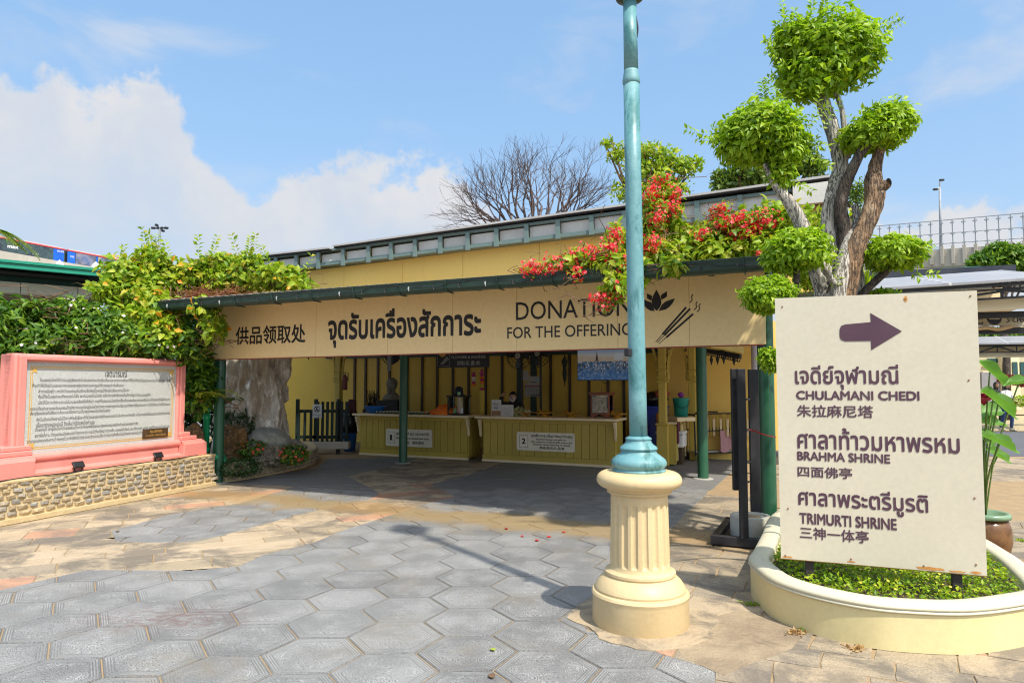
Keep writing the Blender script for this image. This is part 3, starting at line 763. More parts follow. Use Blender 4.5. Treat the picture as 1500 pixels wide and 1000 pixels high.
for n in (-.6, .5, 1.6, 2.7): z = 2.825 + (n + .93) * .065; mb.bar(bw(-.15, n, z - .03), bw(8.5, n, z - .03), .05, .05)
mb.build('rafters', DGREEN, bld)
mb = MB(); prof = [(-.80, 2.825), (-.80, 2.715), (-.83, 2.69), (-.93, 2.69), (-.975, 2.72), (-.985, 2.78), (-1.0, 2.82), (-.985, 2.825), (-.965, 2.78), (-.955, 2.73), (-.92, 2.705), (-.84, 2.705), (-.815, 2.73), (-.815, 2.825)]
A = [bw(-.22, n, z) for n, z in prof]; Bq = [bw(8.5, n, z + .03) for n, z in prof]; k = len(prof)
mb.add(A + Bq, [(i, (i + 1) % k, k + (i + 1) % k, k + i) for i in range(k)] + [tuple(range(k))[::-1], tuple(range(k, 2 * k))]); mb.build('gutter', DGREEN, bld)
for k in range(13):
    t = .1 + k * .68; mb = MB(); mb.tube([bw(t, -.79, 2.683 + .003 * t), bw(t, -.95, 2.683 + .003 * t), bw(t, -.99, 2.72 + .003 * t), bw(t, -1.008, 2.825 + .003 * t)], .008, 5); mb.build('gutter_strap', DGREEN, bld)
cable = MB(); pth = []
for k in range(140): t = -.1 + k * .0615; pth.append(bw(t, -1.01, 2.765 + .003 * t + .028 * math.sin(t * 5.1) + .012 * math.sin(t * 17)))
cable.tube(pth, .006, 5)
sl = thing('string_lights', bw(4, -1.0, 2.75), 'black string-light cable clipped along the green gutter', 'string lights', None)
cable.build('cable', BLACKM, sl)
b0 = None
for k in range(24):
    t = .15 + k * .35
    mb = MB(); z = 2.745 + .003 * t; mb.cyl(bw(t, -1.012, z + .02), bw(t, -1.016, z - .012), .009, .011, 6)
    mb.cyl(bw(t, -1.016, z - .012), bw(t + .012, -1.02, z - .036), .007, .003, 6); mb.build('bulb', M('clear_bulb', (.35, .36, .34), rough=.15, bump=0) if k % 3 == 0 else BLACKM, sl)
# posts
def post(t, n, r, h=2.9):
    mb = MB(); c = bw(t, n, 0); mb.lathe(c, [(r * 1.02, 0), (r * 1.02, .02), (r, .03), (r, h)], 20); o = mb.build('post', GREEN, bld, True); auto_smooth(o)
    p = MB(); p.lathe(c + Vector((0, 0, .001)), [(r * 1.9, 0), (r * 1.8, .012), (r * 1.1, .016)], 20); p.build('post_footing', M('cement_collar', (.4, .38, .33), (.3, .28, .25), 6, .9, .4), bld)
post(.06, .09, .082); post(8.37, .12, .088); post(1.25, 3.64, .085, 3.1); post(7.1, 3.79, .088, 3.1)
# downpipe beside the left post with its shoe
mb = MB(); c = bw(-.14, .02, 0); mb.tube([c + Vector((0, 0, .12)), c + Vector((0, 0, 2.55)), bw(-.15, -.1, 2.62), bw(-.2, -.75, 2.70)], .05, 12); o = mb.build('downpipe', BGREEN, bld, True)
for z in (.5, 1.02): q = MB(); q.lathe(c + Vector((0, 0, z)), [(.058, 0), (.062, .01), (.062, .05), (.058, .06)], 14); q.build('pipe_coupling', BGREEN, o)
mb = MB(); c2 = gp(325, 705) + Vector((.0, .05, 0)); mb.tube([bw(.09, .0, .42), c2 + Vector((-.03, 0, .40)), c2 + Vector((0, 0, .34)), c2 + Vector((0, 0, .03))], .052, 12)
o = mb.build('drain_shoe', BGREEN, bld, True)
q = MB(); q.lathe(c2 + Vector((0, 0, .2)), [(.06, 0), (.064, .01), (.064, .04), (.06, .05)], 14); q.build('pipe_coupling', BGREEN, o)
# teal downpipe corner at the far left end of the eaves
mb = MB(); e = at(236, 462, 11.4); mb.tube([e + Vector((0, 0, .12)), e + Vector((0, 0, -.1)), e + Vector((.06, 0, -.2)), e + Vector((.9, .1, -.24))], .07, 12); mb.build('eaves_pipe', TEAL, bld, True)

# upper wall over the canopy, built of wide panels
def ztop(t): return 4.02 + .031 * max(t, -1.0)
seams = [BF.tz(x, 400, 3.42)[0] for x in (504, 590, 678, 790, 900, 1010, 1100)]
edges = [-4.0, -1.2] + seams + [9.15]
for a, b in zip(edges[:-1], edges[1:]):
    mb = MB(); a2_, b2_ = a + .004, b - .004
    P = [bw(a2_, 3.42, 2.95), bw(b2_, 3.42, 2.95), bw(b2_, 3.42, ztop(b2_) + .02), bw(a2_, 3.42, ztop(a2_) + .02)]
    mb.prism(P, BF.B * .05); mb.build('upper_wall_panel', YWALL, bld)
mb = MB(); P = [bw(-4, 3.475, 2.9), bw(9.15, 3.475, 2.9), bw(9.15, 3.475, ztop(9.15) + .34), bw(-4, 3.475, ztop(-4) + .34)]; mb.prism(P, BF.B * .06); mb.build('upper_wall', YWALL, bld)
# clerestory band
fr = MB(); n0 = 3.18
def rail(t0, t1, dz, h, d, mbx, n=n0): 
    P = [bw(t0, n, ztop(t0) + dz), bw(t1, n, ztop(t1) + dz), bw(t1, n, ztop(t1) + dz + h), bw(t0, n, ztop(t0) + dz + h)]; mbx.prism(P, BF.B * d)
TE = BF.tz(1160, 300, n0)[0]; TR = BF.tz(1213, 280, n0)[0]
TLF = -3.6
rail(TLF, TE, -.02, .07, .26, fr); rail(TLF, TE, .27, .05, .2, fr)
fr.build('clerestory_frame', GREYGR, bld)
mxs = [BF.tz(x, 340, n0)[0] for x in (406, 436, 468, 504, 541, 574, 609, 646, 686, 728, 772, 818, 867, 915, 966, 1022, 1085, 1152)]
mxs = [mxs[0] - .62 * k for k in (2, 1)] + mxs
for i, t in enumerate(mxs):
    mb = MB(); mb.bar(bw(t, n0 - .02, ztop(t) - .02), bw(t, n0 - .02, ztop(t) + .318), .045, .08, up=tuple(BF.U)); mb.build('mullion', GREYGR, bld)
    if i + 1 < len(mxs):
        p = MB(); rail(t + .03, mxs[i + 1] - .03, .045, .235, .02, p, n0 + .06); p.build('clerestory_panel', PALEPANEL, bld)
mb = MB(); P = [bw(TE + .02, n0 - .1, ztop(TE) + .03), bw(TR, n0 - .1, ztop(TR) + .02), bw(TR, n0 - .1, ztop(TR) + .328), bw(TE + .02, n0 - .1, ztop(TE) + .328)]; mb.prism(P, BF.B * .3); mb.build('end_fascia', PALEPANEL, bld)
mb = MB(); rail(TE + .3, TR + .1, -.10, .11, .5, mb, n0); mb.build('end_soffit', M('rusty_soffit', (.32, .13, .05), (.22, .1, .05), 4, .8), bld)
for (t0, t1, dz) in ((-4, BF.tz(478, 358, 3.0)[0], .0), (BF.tz(484, 356, 3.0)[0], TR + .1, .03)):
    mb = MB(); P = [bw(t0, 3.11, ztop(t0) + .332 + dz), bw(t1, 3.11, ztop(t1) + .332 + dz), bw(t1, 8.2, ztop(t1) + .40 + dz), bw(t0, 8.2, ztop(t0) + .40 + dz)]
    mb.prism(P, Vector((0, 0, .022))); mb.build('roof_sheet', BLACKM, bld)
    mb = MB(); P = [bw(t0, 3.07, ztop(t0) + .356 + dz), bw(t1, 3.07, ztop(t1) + .356 + dz), bw(t1, 8.22, ztop(t1) + .43 + dz), bw(t0, 8.22, ztop(t0) + .43 + dz)]
    mb.prism(P, Vector((0, 0, .035))); mb.build('roof_flashing', M('pale_roof_metal', (.45, .44, .42), (.34, .33, .32), 2, .45, .05), bld)
# ceiling, back wall, side walls
NB = 7.3
mb = MB(); fbox(BF, -4, 9.2, 3.5, 8.1, 3.28, 3.34, mb); mb.build('ceiling', CTOP, bld)
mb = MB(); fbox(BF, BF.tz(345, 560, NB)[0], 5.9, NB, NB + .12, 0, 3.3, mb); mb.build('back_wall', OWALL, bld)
TRW = BF.tz(1106, 600, NB - .35)[0]; mb = MB()
fbox(BF, 5.9, TRW, NB - .35, NB - .23, 0, 3.3, mb); mb.build('right_back_wall', YWALL, bld)
mb = MB(); fbox(BF, -2.5, 6.5, 8.1, 8.2, 3.3, 4.32, mb); mb.build('rear_gable', YWALL, bld)
bxs = [520, 536, 554, 571, 597, 619, 641, 664, 687, 712, 736, 762, 782, 807, 835, 863, 891, 914, 940]
for x in bxs:
    t = BF.tz(x, 560, NB)[0]; w = .03 if x not in (762, 782) else .075
    mb = MB(); fbox(BF, t - w, t + w, NB - .04, NB - .001, 0, 3.3, mb); mb.build('batten', BROWN if x not in (762, 782) else DGREEN, bld)
tA = BF.tz(480, 540, NB)[0]
mb = MB(); fbox(BF, tA, 5.9, NB - .1, NB - .042, 2.28, 2.42, mb); mb.build('green_beam', DGREEN, bld)
mb = MB(); fbox(BF, -4, 9.2, 3.42, 3.62, 2.9, 3.02, mb); fbox(BF, -4, 9.2, 5.36, 5.5, 2.95, 3.1, mb); mb.build('cross_beams', DGREEN, bld)
# ochre columns with scroll brackets
def ochre_col(t, n, w, bracket=(-1, 1), plinth=True):
    mb = MB(); fbox(BF, t - w, t + w, n - w, n + w, .0, 3.0, mb, .012)
    if plinth: fbox(BF, t - w * 1.5, t + w * 1.5, n - w * 1.5, n + w * 1.5, 0, .78, mb, .012); fbox(BF, t - w * 1.7, t + w * 1.7, n - w * 1.7, n + w * 1.7, .78, .82, mb, .01)
    for z in (1.62, 1.70, 1.84): fbox(BF, t - w * 1.35, t + w * 1.35, n - w * 1.35, n + w * 1.35, z, z + .035, mb, .008)
    o = mb.build('column', OCHRE, bld)
    for s in bracket:
        br = MB(); pth = [bw(t + s * (w + .02), n, 1.72)] + [bw(t + s * (w + .03 + .72 * (1 - math.cos(a))), n, 1.85 + .95 * math.sin(a)) for a in [k * math.pi / 2 / 10 for k in range(11)]]
        for a, b in zip(pth[:-1], pth[1:]): br.bar(a, b, .05, .045)
        for q in (.035,): fbox(BF, t + s * (w + .0), t + s * (w + .06), n - .04, n + .04, 1.66, 1.80, br, .01)
        bo = br.build('scroll_bracket', OCHRE, o)
        ft = MB(); rq = random.Random(int(t * 10) + s)
        for k in range(9):      # pierced iron scrollwork filling the bracket's corner
            a = (k + .5) / 9 * math.pi / 2; p = bw(t + s * (w + .03 + .72 * (1 - math.cos(a))), n, 1.85 + .95 * math.sin(a)); q = bw(t + s * (w + .03), n, 1.85 + .95 * math.sin(a) + .1)
            m_ = (p + q) / 2; R_ = max((p - q).length * .22, .03)
            ft.tube([m_ + BF.U * R_ * math.cos(b) + Vector((0, 0, R_ * math.sin(b))) for b in [i * math.pi / 4 for i in range(8)]], .009, 4, closed=True)
            ft.bar(p, q, .012, .012)
        ft.build('iron_scrollwork', BLACKM, o)
ochre_col(6.10, 5.43, .075); ochre_col(BF.tz(1014, 560, 6.6)[0], 6.6, .07, (-1,), False)
tL = BF.tz(496, 590, 5.43)[0]; ochre_col(tL, 5.43, .075, (-1, 1), False)
# pendant drops that hang from the eaves board
def pendant(p, parent):
    mb = MB(); mb.cyl(p, p - Vector((0, 0, .07)), .005, .005, 5); mb.lathe(p - Vector((0, 0, .25)), [(.002, 0), (.012, .03), (.03, .09), (.034, .12), (.012, .15), (.02, .16), (.012, .18), (.004, .19)], 8)
    return mb.build('drop', BLACKM, parent, True)
fb = thing('hanging_ornaments', at(1050, 520, 12.5), 'row of dark turned drops hanging below the fretted board at the right of the pavilion', 'ornament')
mb = MB(); p0 = at(1034, 512, 12.6); p1 = at(1085, 522, 11.6); mb.bar(p0, p1, .04, .08)
for k in range(16):
    p = p0.lerp(p1, k / 16); mb.tube([p + Vector((0, 0, -.05)) + (p1 - p0).normalized() * .05 * math.cos(b) + Vector((0, 0, .05 * math.sin(b))) for b in [i * math.pi / 3 for i in range(6)]], .01, 4, closed=True)
mb.build('fretted_board', BLACKM, fb)
for x, y, Y in ((1042, 520, 12.5), (1051, 519, 12.2), (1060, 518, 12), (1075, 520, 11.8)): pendant(at(x, y, Y) + Vector((0, 0, .06)), fb)
f2 = thing('hanging_drops', at(440, 530, 16), 'two dark drops hanging against the yellow wall left of the counters', 'ornament')
for x, y in ((413, 521), (452, 521)): pendant(at(x, y, 16) + Vector((0, 0, .15)), f2)
mb = MB(); mb.bar(at(405, 514, 16) + Vector((0, 0, .1)), at(460, 514, 16) + Vector((0, 0, .1)), .05, .05); mb.build('rail', BLACKM, f2)
mb = MB(); a = at(1035, 508, 11.5); b = at(1083, 518, 12.8)
mb.bar(a + Vector((0, 0, .05)), b + Vector((0, 0, .07)), .16, .12); mb.build('projecting_beam', OCHRE, bld)

# ------------------------------------------------------------------ long banner over the front
ban = thing('banner_sign', bw(4.1, 0, 2.0), 'long tan fascia banner with black lettering and lotus emblem across the pavilion front', 'banner')
bs = [-.16] + [BF.tz(x, 480, 0)[0] for x in (341, 463, 568, 663, 757, 905, 1010)] + [8.39]
ZB0, ZB1 = 1.985, 2.93
for a, b in zip(bs[:-1], bs[1:]):
    mb = MB(); P = [bw(a + .002, 0, ZB0 + a * .006), bw(b - .002, 0, ZB0 + b * .006), bw(b - .002, 0, ZB1), bw(a + .002, 0, ZB1)]; mb.prism(P, BF.B * .03); mb.build('banner_panel', BANNER, ban)
mb = MB(); fbox(BF, -.15, 8.38, .032, .07, 2.04, 2.08, mb); fbox(BF, -.15, 8.38, .032, .07, 2.8, 2.84, mb); mb.build('banner_rail', DGREEN, ban)
mb = MB(); mb.prism([bw(-.14, .002, 1.970), bw(8.37, .002, 2.021), bw(8.37, .002, 2.034), bw(-.14, .002, 1.983)], BF.B * .026); mb.build('red_bottom_edge', M('dull_red_trim', (.3, .05, .03), bump=0), ban)
def ink(F, n, body, x0, x1, ytop, xt, ybot, xb, mat, parent, **kw):
    t0 = F.tz(x0, (ytop + ybot) / 2, n)[0]; t1 = F.tz(x1, (ytop + ybot) / 2, n)[0]
    z1 = F.tz(xt, ytop, n)[1]; z0 = F.tz(xb, ybot, n)[1]
    return text_on(F, n, body, t0, t1, z0, z1, mat, parent, **kw)
NI = -.003
ink(BF, NI, '供品领取处', 345, 447.5, 478, 360, 505, 350, INK, ban, bold=.022)
ink(BF, NI, 'จุดรับเครื่องสักการะ', 480.6, 704.5, 451.6, 576, 509.5, 488, INK, ban, bold=.03)
ink(BF, NI, 'DONATION', 755.7, 925, 442.5, 760, 469, 760, INK, ban, bold=.006)
ink(BF, NI, 'FOR THE OFFERING', 743, 925, 479.3, 745, 496, 745, INK, ban, bold=.008)
def emblem_poly(F, n, pts, mat, parent, name='emblem'):
    V = []
    for x, y in pts: t, z = F.tz(x, y, n); V.append(F.w(t, n, z))
    nn_ = (V[1] - V[0]).cross(V[2] - V[0])
    o = mesh_obj(name, V, [tuple(range(len(V)))], mat, parent)
    return o
def C2(x, y): return 700 + x / 3.409, 340 + y / 3.409
def petal(c0, c1, w, bulge=.5, k=7):
    """leaf-shaped outline from c0 to c1 in crop pixels"""
    a = Vector(c0); b = Vector(c1); d = b - a; s = Vector((-d.y, d.x)).normalized()
    P = [a + d * (i / k) + s * w * math.sin(math.pi * (i / k) ** bulge) for i in range(k + 1)]; Q = [a + d * (i / k) - s * w * math.sin(math.pi * (i / k) ** bulge) for i in range(k - 1, 0, -1)]
    return [C2(p.x, p.y) for p in P + Q]
lot = [petal((893, 393), (891, 287), 24, .8)]
lot += [[C2(*p) for p in ((884, 394), (866, 350), (850, 346), (822, 332), (818, 338), (826, 360), (842, 380), (862, 392))], [C2(*p) for p in ((902, 394), (920, 360), (938, 346), (984, 330), (974, 352), (958, 372), (938, 386))],
        [C2(*p) for p in ((867, 344), (845, 330), (844, 306), (870, 318))], [C2(*p) for p in ((917, 338), (913, 316), (944, 294), (944, 322), (930, 330))]]
for p in lot: emblem_poly(BF, NI, p, INK, ban)
def stroke(F, n, pts, w, mat, parent, name='emblem'):
    V = []; 
    for i, p in enumerate(pts):
        a = Vector(pts[max(i - 1, 0)]); b = Vector(pts[min(i + 1, len(pts) - 1)]); d = (b - a).normalized(); s = Vector((-d.y, d.x)) * w / 2
        V.append((p[0] + s.x, p[1] + s.y)); V.append((p[0] - s.x, p[1] - s.y))
    W = [F.w(F.tz(x, y, n)[0], n, F.tz(x, y, n)[1]) for x, y in V]
    return mesh_obj(name, W, [(2 * i, 2 * i + 1, 2 * i + 3, 2 * i + 2) for i in range(len(pts) - 1)], mat, parent)
for a, b in (((888, 548), (1040, 375)), ((895, 552), (1060, 382)), ((903, 558), (1075, 408))):
    stroke(BF, NI, [C2(*a), C2(a[0] + (b[0] - a[0]) * .25, a[1] + (b[1] - a[1]) * .25)], 1.0, INK, ban)
    stroke(BF, NI, [C2(a[0] + (b[0] - a[0]) * .22, a[1] + (b[1] - a[1]) * .22), C2(*b)], 2.9, INK, ban)
for ox, oy in ((1055, 352), (1077, 388), (1092, 398)):
    stroke(BF, NI - .001 * (ox > 1080), [C2(ox + 2 + 13 * math.sin(k / 9 * 2 * math.pi * .9) * .45 + k * 2.3, oy - k * 4.6) for k in range(10)], 1.4, INK, ban)
# ------------------------------------------------------------------ retaining wall of split stones and the pink monument
WA = gp(0, 770); WB = gp(318, 710)
WF = Frame(WA, (WB - WA)[:2])           # t along the wall, B points away (left-back)
wlen = (WB - WA).length
WH = .47
rw = thing('stone_retaining_wall', WF.w(wlen / 2, .2, 0), 'low retaining wall of small split sandstones under the pink monument', 'wall')
mb = MB(); fbox(WF, -2.6, wlen - .03, .03, 3.2, 0, WH - .02, mb); fbox(WF, -2.6, wlen - .05, -.03, .03, 0, .055, mb); mb.build('mortar_core', WALLMORT, rw)
mb = MB(); fbox(WF, -2.6, wlen - .02, .012, .3, WH - .018, WH + .02, mb, .01); mb.build('wall_coping', WALLMORT, rw)
rr = random.Random(4)
def stone_mesh(seed):
    r2 = random.Random(seed); N_ = 8; V = []
    P = []
    for k in range(N_):
        a = 2 * math.pi * (k + .5) / N_; x = .5 * math.copysign(abs(math.cos(a)) ** .32, math.cos(a)); z = .5 * math.copysign(abs(math.sin(a)) ** .38, math.sin(a)); P.append((x * r2.uniform(.85, 1), z * r2.uniform(.82, 1)))
    V = [(x, 0, z) for x, z in P] + [(x * .96, -.65 * r2.uniform(.6, 1.2), z * .94) for x, z in P] + [(x * .5 + r2.uniform(-.06, .06), -1 * r2.uniform(.8, 1.25), z * .45 + r2.uniform(-.06, .06)) for x, z in P]
    F = []
    for q in (0, 1):
        for k in range(N_): F.append((q * N_ + k, q * N_ + (k + 1) % N_, (q + 1) * N_ + (k + 1) % N_, (q + 1) * N_ + k))
    F.append(tuple(range(2 * N_, 3 * N_)))
    return V, F
sm = []
for q in range(10):
    V, F = stone_mesh(q); o = mesh_obj('stone', V, F, STONEP, rw, origin=(0, 0, 0)); sm.append(o.data); bpy.data.objects.remove(o)
ns = 0; far = MB()
for row in range(6):
    t = -2.3 + rr.uniform(0, .1); z = .105 + row * .066
    while t < wlen - .08:
        w = rr.uniform(.085, .15); h = rr.uniform(.042, .056)
        if t > -.25:
            o = bpy.data.objects.new('stone', rr.choice(sm)); COL.objects.link(o); o.parent = rw
            o.location = WF.w(t + w / 2, .034, z + rr.uniform(-.006, .006)) - wloc(rw); o.rotation_euler = (0, rr.uniform(-.12, .12), WF.rot()); o.scale = (w * 1.06, rr.uniform(.018, .032), h * 1.12)
            ns += 1
        t += w + rr.uniform(.01, .025)
for row in range(6):      # end face
    for k in range(3):
        o = bpy.data.objects.new('stone', rr.choice(sm)); COL.objects.link(o); o.parent = rw
        o.location = WF.w(wlen - .034, .12 + k * .13, .105 + row * .066) - wloc(rw); o.rotation_euler = (0, 0, WF.rot() + math.pi / 2); o.scale = (.11, .04, .05)

# pink monument
PF = WF; pm = thing('pink_monument', WF.w(1.2, .3, WH), 'salmon pink framed stone tablet with black Thai writing and stepped plinth ends', 'monument')
nP = .20        # plane of the front of the frame
tl, zt = PF.tz(23, 517, nP); trr, zt2 = PF.tz(273, 527, nP)
zb = WH + .02; zt = (zt + zt2) / 2
ilx = PF.tz(42, 530, nP)[0]; irx = PF.tz(261, 540, nP)[0]
z_it = PF.tz(262, 536, nP)[1]; z_ib = PF.tz(261, 644, nP)[1]
def moulding(t0, t1, z0, z1, mbx, n=nP, d=.22):
    fbox(PF, t0, t1, n, n + d, z0, z1, mbx, .02)
mb = MB()
fbox(PF, tl, trr, nP + .06, nP + .26, zb, zt - .01, mb, .01); mb.build('backing_slab', PINK, pm)
def roundbar(a, b, w, name='frame_moulding'):
    """frame member with a stepped, rounded profile"""
    q = MB(); q.bar(a, b, w, w * .9, bev=.02); q.bar(a + PF.B * -.0, b, w * .55, w * 1.15, bev=.025); return q
for (ta, tb, za, zbb) in ((tl, ilx, zb, zt), (irx, trr, zb, zt)):
    q = MB(); fbox(PF, ta, tb, nP - .0, nP + .2, za, zbb, q, .02); fbox(PF, ta + (tb - ta) * .22, ta + (tb - ta) * .78, nP - .035, nP, za, zbb - .03, q, .014)
    q.build('frame_moulding', PINK, pm)
q = MB(); fbox(PF, ilx - .01, irx + .01, nP - .002, nP + .2, z_it, zt - .002, q, .02); fbox(PF, ilx - .06, irx + .06, nP - .037, nP - .002, z_it + .02, zt - .03, q, .014); q.build('frame_moulding', PINK, pm)
q = MB(); q.tube([PF.w(ilx - .05, nP - .01, z_ib - .045), PF.w(irx + .03, nP - .01, z_ib - .045)], .05, 16); fbox(PF, ilx - .02, irx + .02, nP - .03, nP + .1, z_ib - .2, z_ib - .09, q, .01); q.build('sill_moulding', PINK, pm)
q = MB(); fbox(PF, ilx - .1, irx + .1, nP - .06, nP + .2, zb, z_ib - .19, q, .015); fbox(PF, tl - .55, trr + .3, nP - .12, nP + .3, zb - .005, zb + .05, q, .012); q.build('plinth', PINK, pm)
def stepped(t0, t1, s):
    """stepped plinth end: widest at the foot, s = +1 steps down to the right"""
    q = MB(); hs = [(.0, .19, 1.0, .13), (.19, .25, .86, .10), (.25, .31, .66, .075), (.31, .37, .42, .055)]
    for a, b, f, pn in hs:
        ta, tb = (t0, t0 + (t1 - t0) * f)
        fbox(PF, min(ta, tb), max(ta, tb), nP - pn, nP + .28, zb + a, zb + b, q, .01)
    a, b, f, pn = hs[0]
    # sloping shoulder
    P = [PF.w(t0, nP - .13, zb + .185), PF.w(t1, nP - .13, zb + .185), PF.w(t0 + (t1 - t0) * .88, nP - .10, zb + .235), PF.w(t0, nP - .10, zb + .235)]
    q.prism(P if s > 0 else P[::-1], PF.B * .3)
    q.build('stepped_plinth', PINK, pm)
tR1 = PF.tz(301, 660, nP - .1)[0]; stepped(irx + .03, tR1, 1)
tLl = PF.tz(52, 690, nP - .13)[0]; stepped(tLl, tl - .62, -1)
# tablet with gilt border, inscription and brass plate
tb_ = MB(); fbox(PF, ilx - .005, irx + .005, nP + .035, nP + .06, z_ib, z_it + .005, tb_); tablet = tb_.build('granite_tablet', GRANITE, pm)
GOLD = M('gilt_line', (.60, .36, .07), (.68, .42, .10), 3, .4, 0)
nT = nP + .0325
def inset_rect(m, w):
    a, b, c, d = ilx + m, irx - m, z_ib + m, z_it - m
    for (x0, x1, y0, y1) in ((a, b, c, c + w), (a, b, d - w, d), (a, a + w, c + w, d - w), (b - w, b, c + w, d - w)):
        mesh_obj('gilt_border', [PF.w(x0, nT, y0), PF.w(x1, nT, y0), PF.w(x1, nT, y1), PF.w(x0, nT, y1)], [(0, 1, 2, 3)], GOLD, tablet)
inset_rect(.05, .012); inset_rect(.075, .008)
for (cx, cz) in ((ilx + .1, z_ib + .1), (irx - .1, z_ib + .1), (ilx + .1, z_it - .1), (irx - .1, z_it - .1)):
    P = [PF.w(cx + .05 * (1 if k % 2 else .45) * math.cos(k * math.pi / 4), nT - .002, cz + .05 * (1 if k % 2 else .45) * math.sin(k * math.pi / 4)) for k in range(8)]
    mesh_obj('corner_flower', P, [tuple(range(8))], GOLD, tablet)
W_ = irx - ilx; Hh = z_it - z_ib
def tline(body, u0, u1, v, h, mat=INK):
    t0 = ilx + u0 * W_; t1 = ilx + u1 * W_; z0 = z_ib + (1 - v) * Hh
    text_on(PF, nT - .001, body, t0, t1, z0 - h / 2, z0 + h / 2, mat, tablet, res=1, bold=.0 if h < .07 else .008)
tline('เจตนารมณ์', .47, .62, .115, .095)
LN = [('วัฒนธรรมไทยได้ดำเนินอยู่คู่สังคมกับไทยในราชอาณาจักรสืบเนื่อง และเราสามารถรักษาไว้สืบไปทั้งภูมิปัญญาและความเข้าใจในแก่นแท้แล้ว', .075, .955, .20),
('ก็จะทำให้ปัจจุบันและอนาคตของเราอยู่อย่างทวยหาญมาที่ดวงคุณค่าอันสืบสาน', .035, .60, .262),
('คำถามมีอยู่ว่า เหตุใดวัฒนธรรมอันดีงามจึงใหญ่โตหาญนี้จึงกลับเสื่อมทรามได้เล่า?', .07, .64, .325),
('ทั้งนี้ทั้งนั้นเพราะคนทั้งหลายไม่ใส่ใจ พากันมองข้ามไปเสีย หรือว่าอาจยังอีกเหตุอื่นที่สำคัญกว่าอันแน่นอยู่อีก?', .07, .80, .385),
('เมื่อได้มีความคิดทบทวนไปนานจนครั้งหนึ่งก็เห็นว่า การที่วัฒนธรรมไทยต้องเสื่อมโทรมลงอันยาวเหตุครั้งนั้น ใช่ด้วยเหตุที่มีผู้ใดผ่านมา', .07, .955, .45),
('เจตตแท้งแก่นสารของวัฒนธรรมไทยจึงขาดแคลนในอยู่จนอย่างกว้างขวางเพราะถูกตัดเปรียบขุมกำลังการใช้รูปแบบง่าย ๆ เข้าใจได้ยาก โดยได้ประสาน', .03, .955, .515),
('ส่งเสริมคล้องกับสิ่งแวดล้อมและชีวิตความเป็นอยู่ของคนในปัจจุบันสมัย', .03, .51, .565),
('ดังนั้นเมื่อคนทั้งหลายไม่มีโอกาสที่จะรับรู้และเข้าใจวัฒนธรรมเหล่านี้ของตนเองเป็นอันเกินงามเกิดแล้ว จะให้เขาเหล่านี้เชื่อในเจตจำนงให้เกิดอย่างไร', .065, .955, .635),
('เมื่อเราตระหนักเช่นนี้ จึงเห็นว่าต้องลงมือทำเลย', .065, .41, .69),
('ด้วยเหตุนี้ เราผู้มีหนี้แก่วัฒนธรรมเป็นภารกิจของพี่น้องและทรงส่งเสริมจรรโลงด้านนี้อย่างสุดกำลัง', .06, .71, .745),
('อย่างไรก็ตาม วัฒนธรรมมีของเขตกว้างขวางนัก รวมไปทั้งปรัชญา ความคิด วรรณคดี ศิลปะ ประวัติศาสตร์ บุคคล และชีวิตความเป็นอยู่ ฯลฯ', .06, .955, .81),
('นานาอุดมหลายประการ ด้วยเหตุนี้ เราจำต้องมีปณิธานประจำแน่วแน่ที่จะดำเนินภารกิจสืบต่อไปข้างหน้าอย่างเต็มกำลัง', .02, .76, .865)]
for body, a, b, v in LN: tline(body, a, b, v, .060)
q = MB(); fbox(PF, ilx + .745 * W_, ilx + .94 * W_, nT - .012, nT - .001, z_ib + .055 * Hh, z_ib + .175 * Hh, q); pl = q.build('brass_plate', M('dark_brass', (.09, .05, .025), (.13, .075, .035), 8, .35, .05, metallic=.3), pm)
text_on(PF, nT - .014, 'ธนาคาร', ilx + .80 * W_, ilx + .89 * W_, z_ib + .125 * Hh, z_ib + .155 * Hh, GOLD, pl, res=1)
text_on(PF, nT - .014, 'นายเล็ก วิริยะพันธุ์', ilx + .765 * W_, ilx + .92 * W_, z_ib + .075 * Hh, z_ib + .105 * Hh, GOLD, pl, res=1)
# two small floodlights on the wall, with their cable
def flood(px, py, label):
    t, _z = WF.tz(px, py, .02); c = WF.w(t, .05, WH + .02)
    th = thing('floodlight', c, label, 'floodlight', 'small floodlights on the retaining wall')
    q = MB(); R = Matrix.Rotation(WF.rot(), 3, 'Z') @ Matrix.Rotation(math.radians(-35), 3, 'X')
    q.box(c + Vector((0, 0, .085)), (.15, .03, .085), M=R, bev=.006); q.build('lamp_housing', BLACKM, th)
    q = MB(); q.box(c + Vector((0, 0, .085)) + R @ Vector((0, .017, 0)), (.125, .004, .065), M=R); q.build('glass', M('lamp_glass', (.25, .3, .3), rough=.1, bump=0), th)
    q = MB()
    for s in (-1, 1): q.bar(c + WF.U * s * .045, c + WF.U * s * .06 + Vector((0, 0, .08)), .008, .02)
    q.bar(c + WF.U * -.05 + Vector((0, 0, .004)), c + WF.U * .05 + Vector((0, 0, .004)), .02, .006); q.build('bracket', BLACKM, th)
flood(117, 692, 'small black floodlight on the stone wall, nearer the left end of the pink monument'); flood(234, 675, 'small black floodlight on the stone wall, nearer the right end of the pink monument')
q = MB(); q.tube([WF.w(t, .015 + .012 * math.sin(t * 7), WH + .027 + .006 * math.sin(t * 5)) for t in [k * .1 - .6 for k in range(int((wlen + .4) * 10))]], .007, 5)
tag(q.build('power_cable', BLACKM), 'thin black cable lying along the top of the stone retaining wall', 'cable')

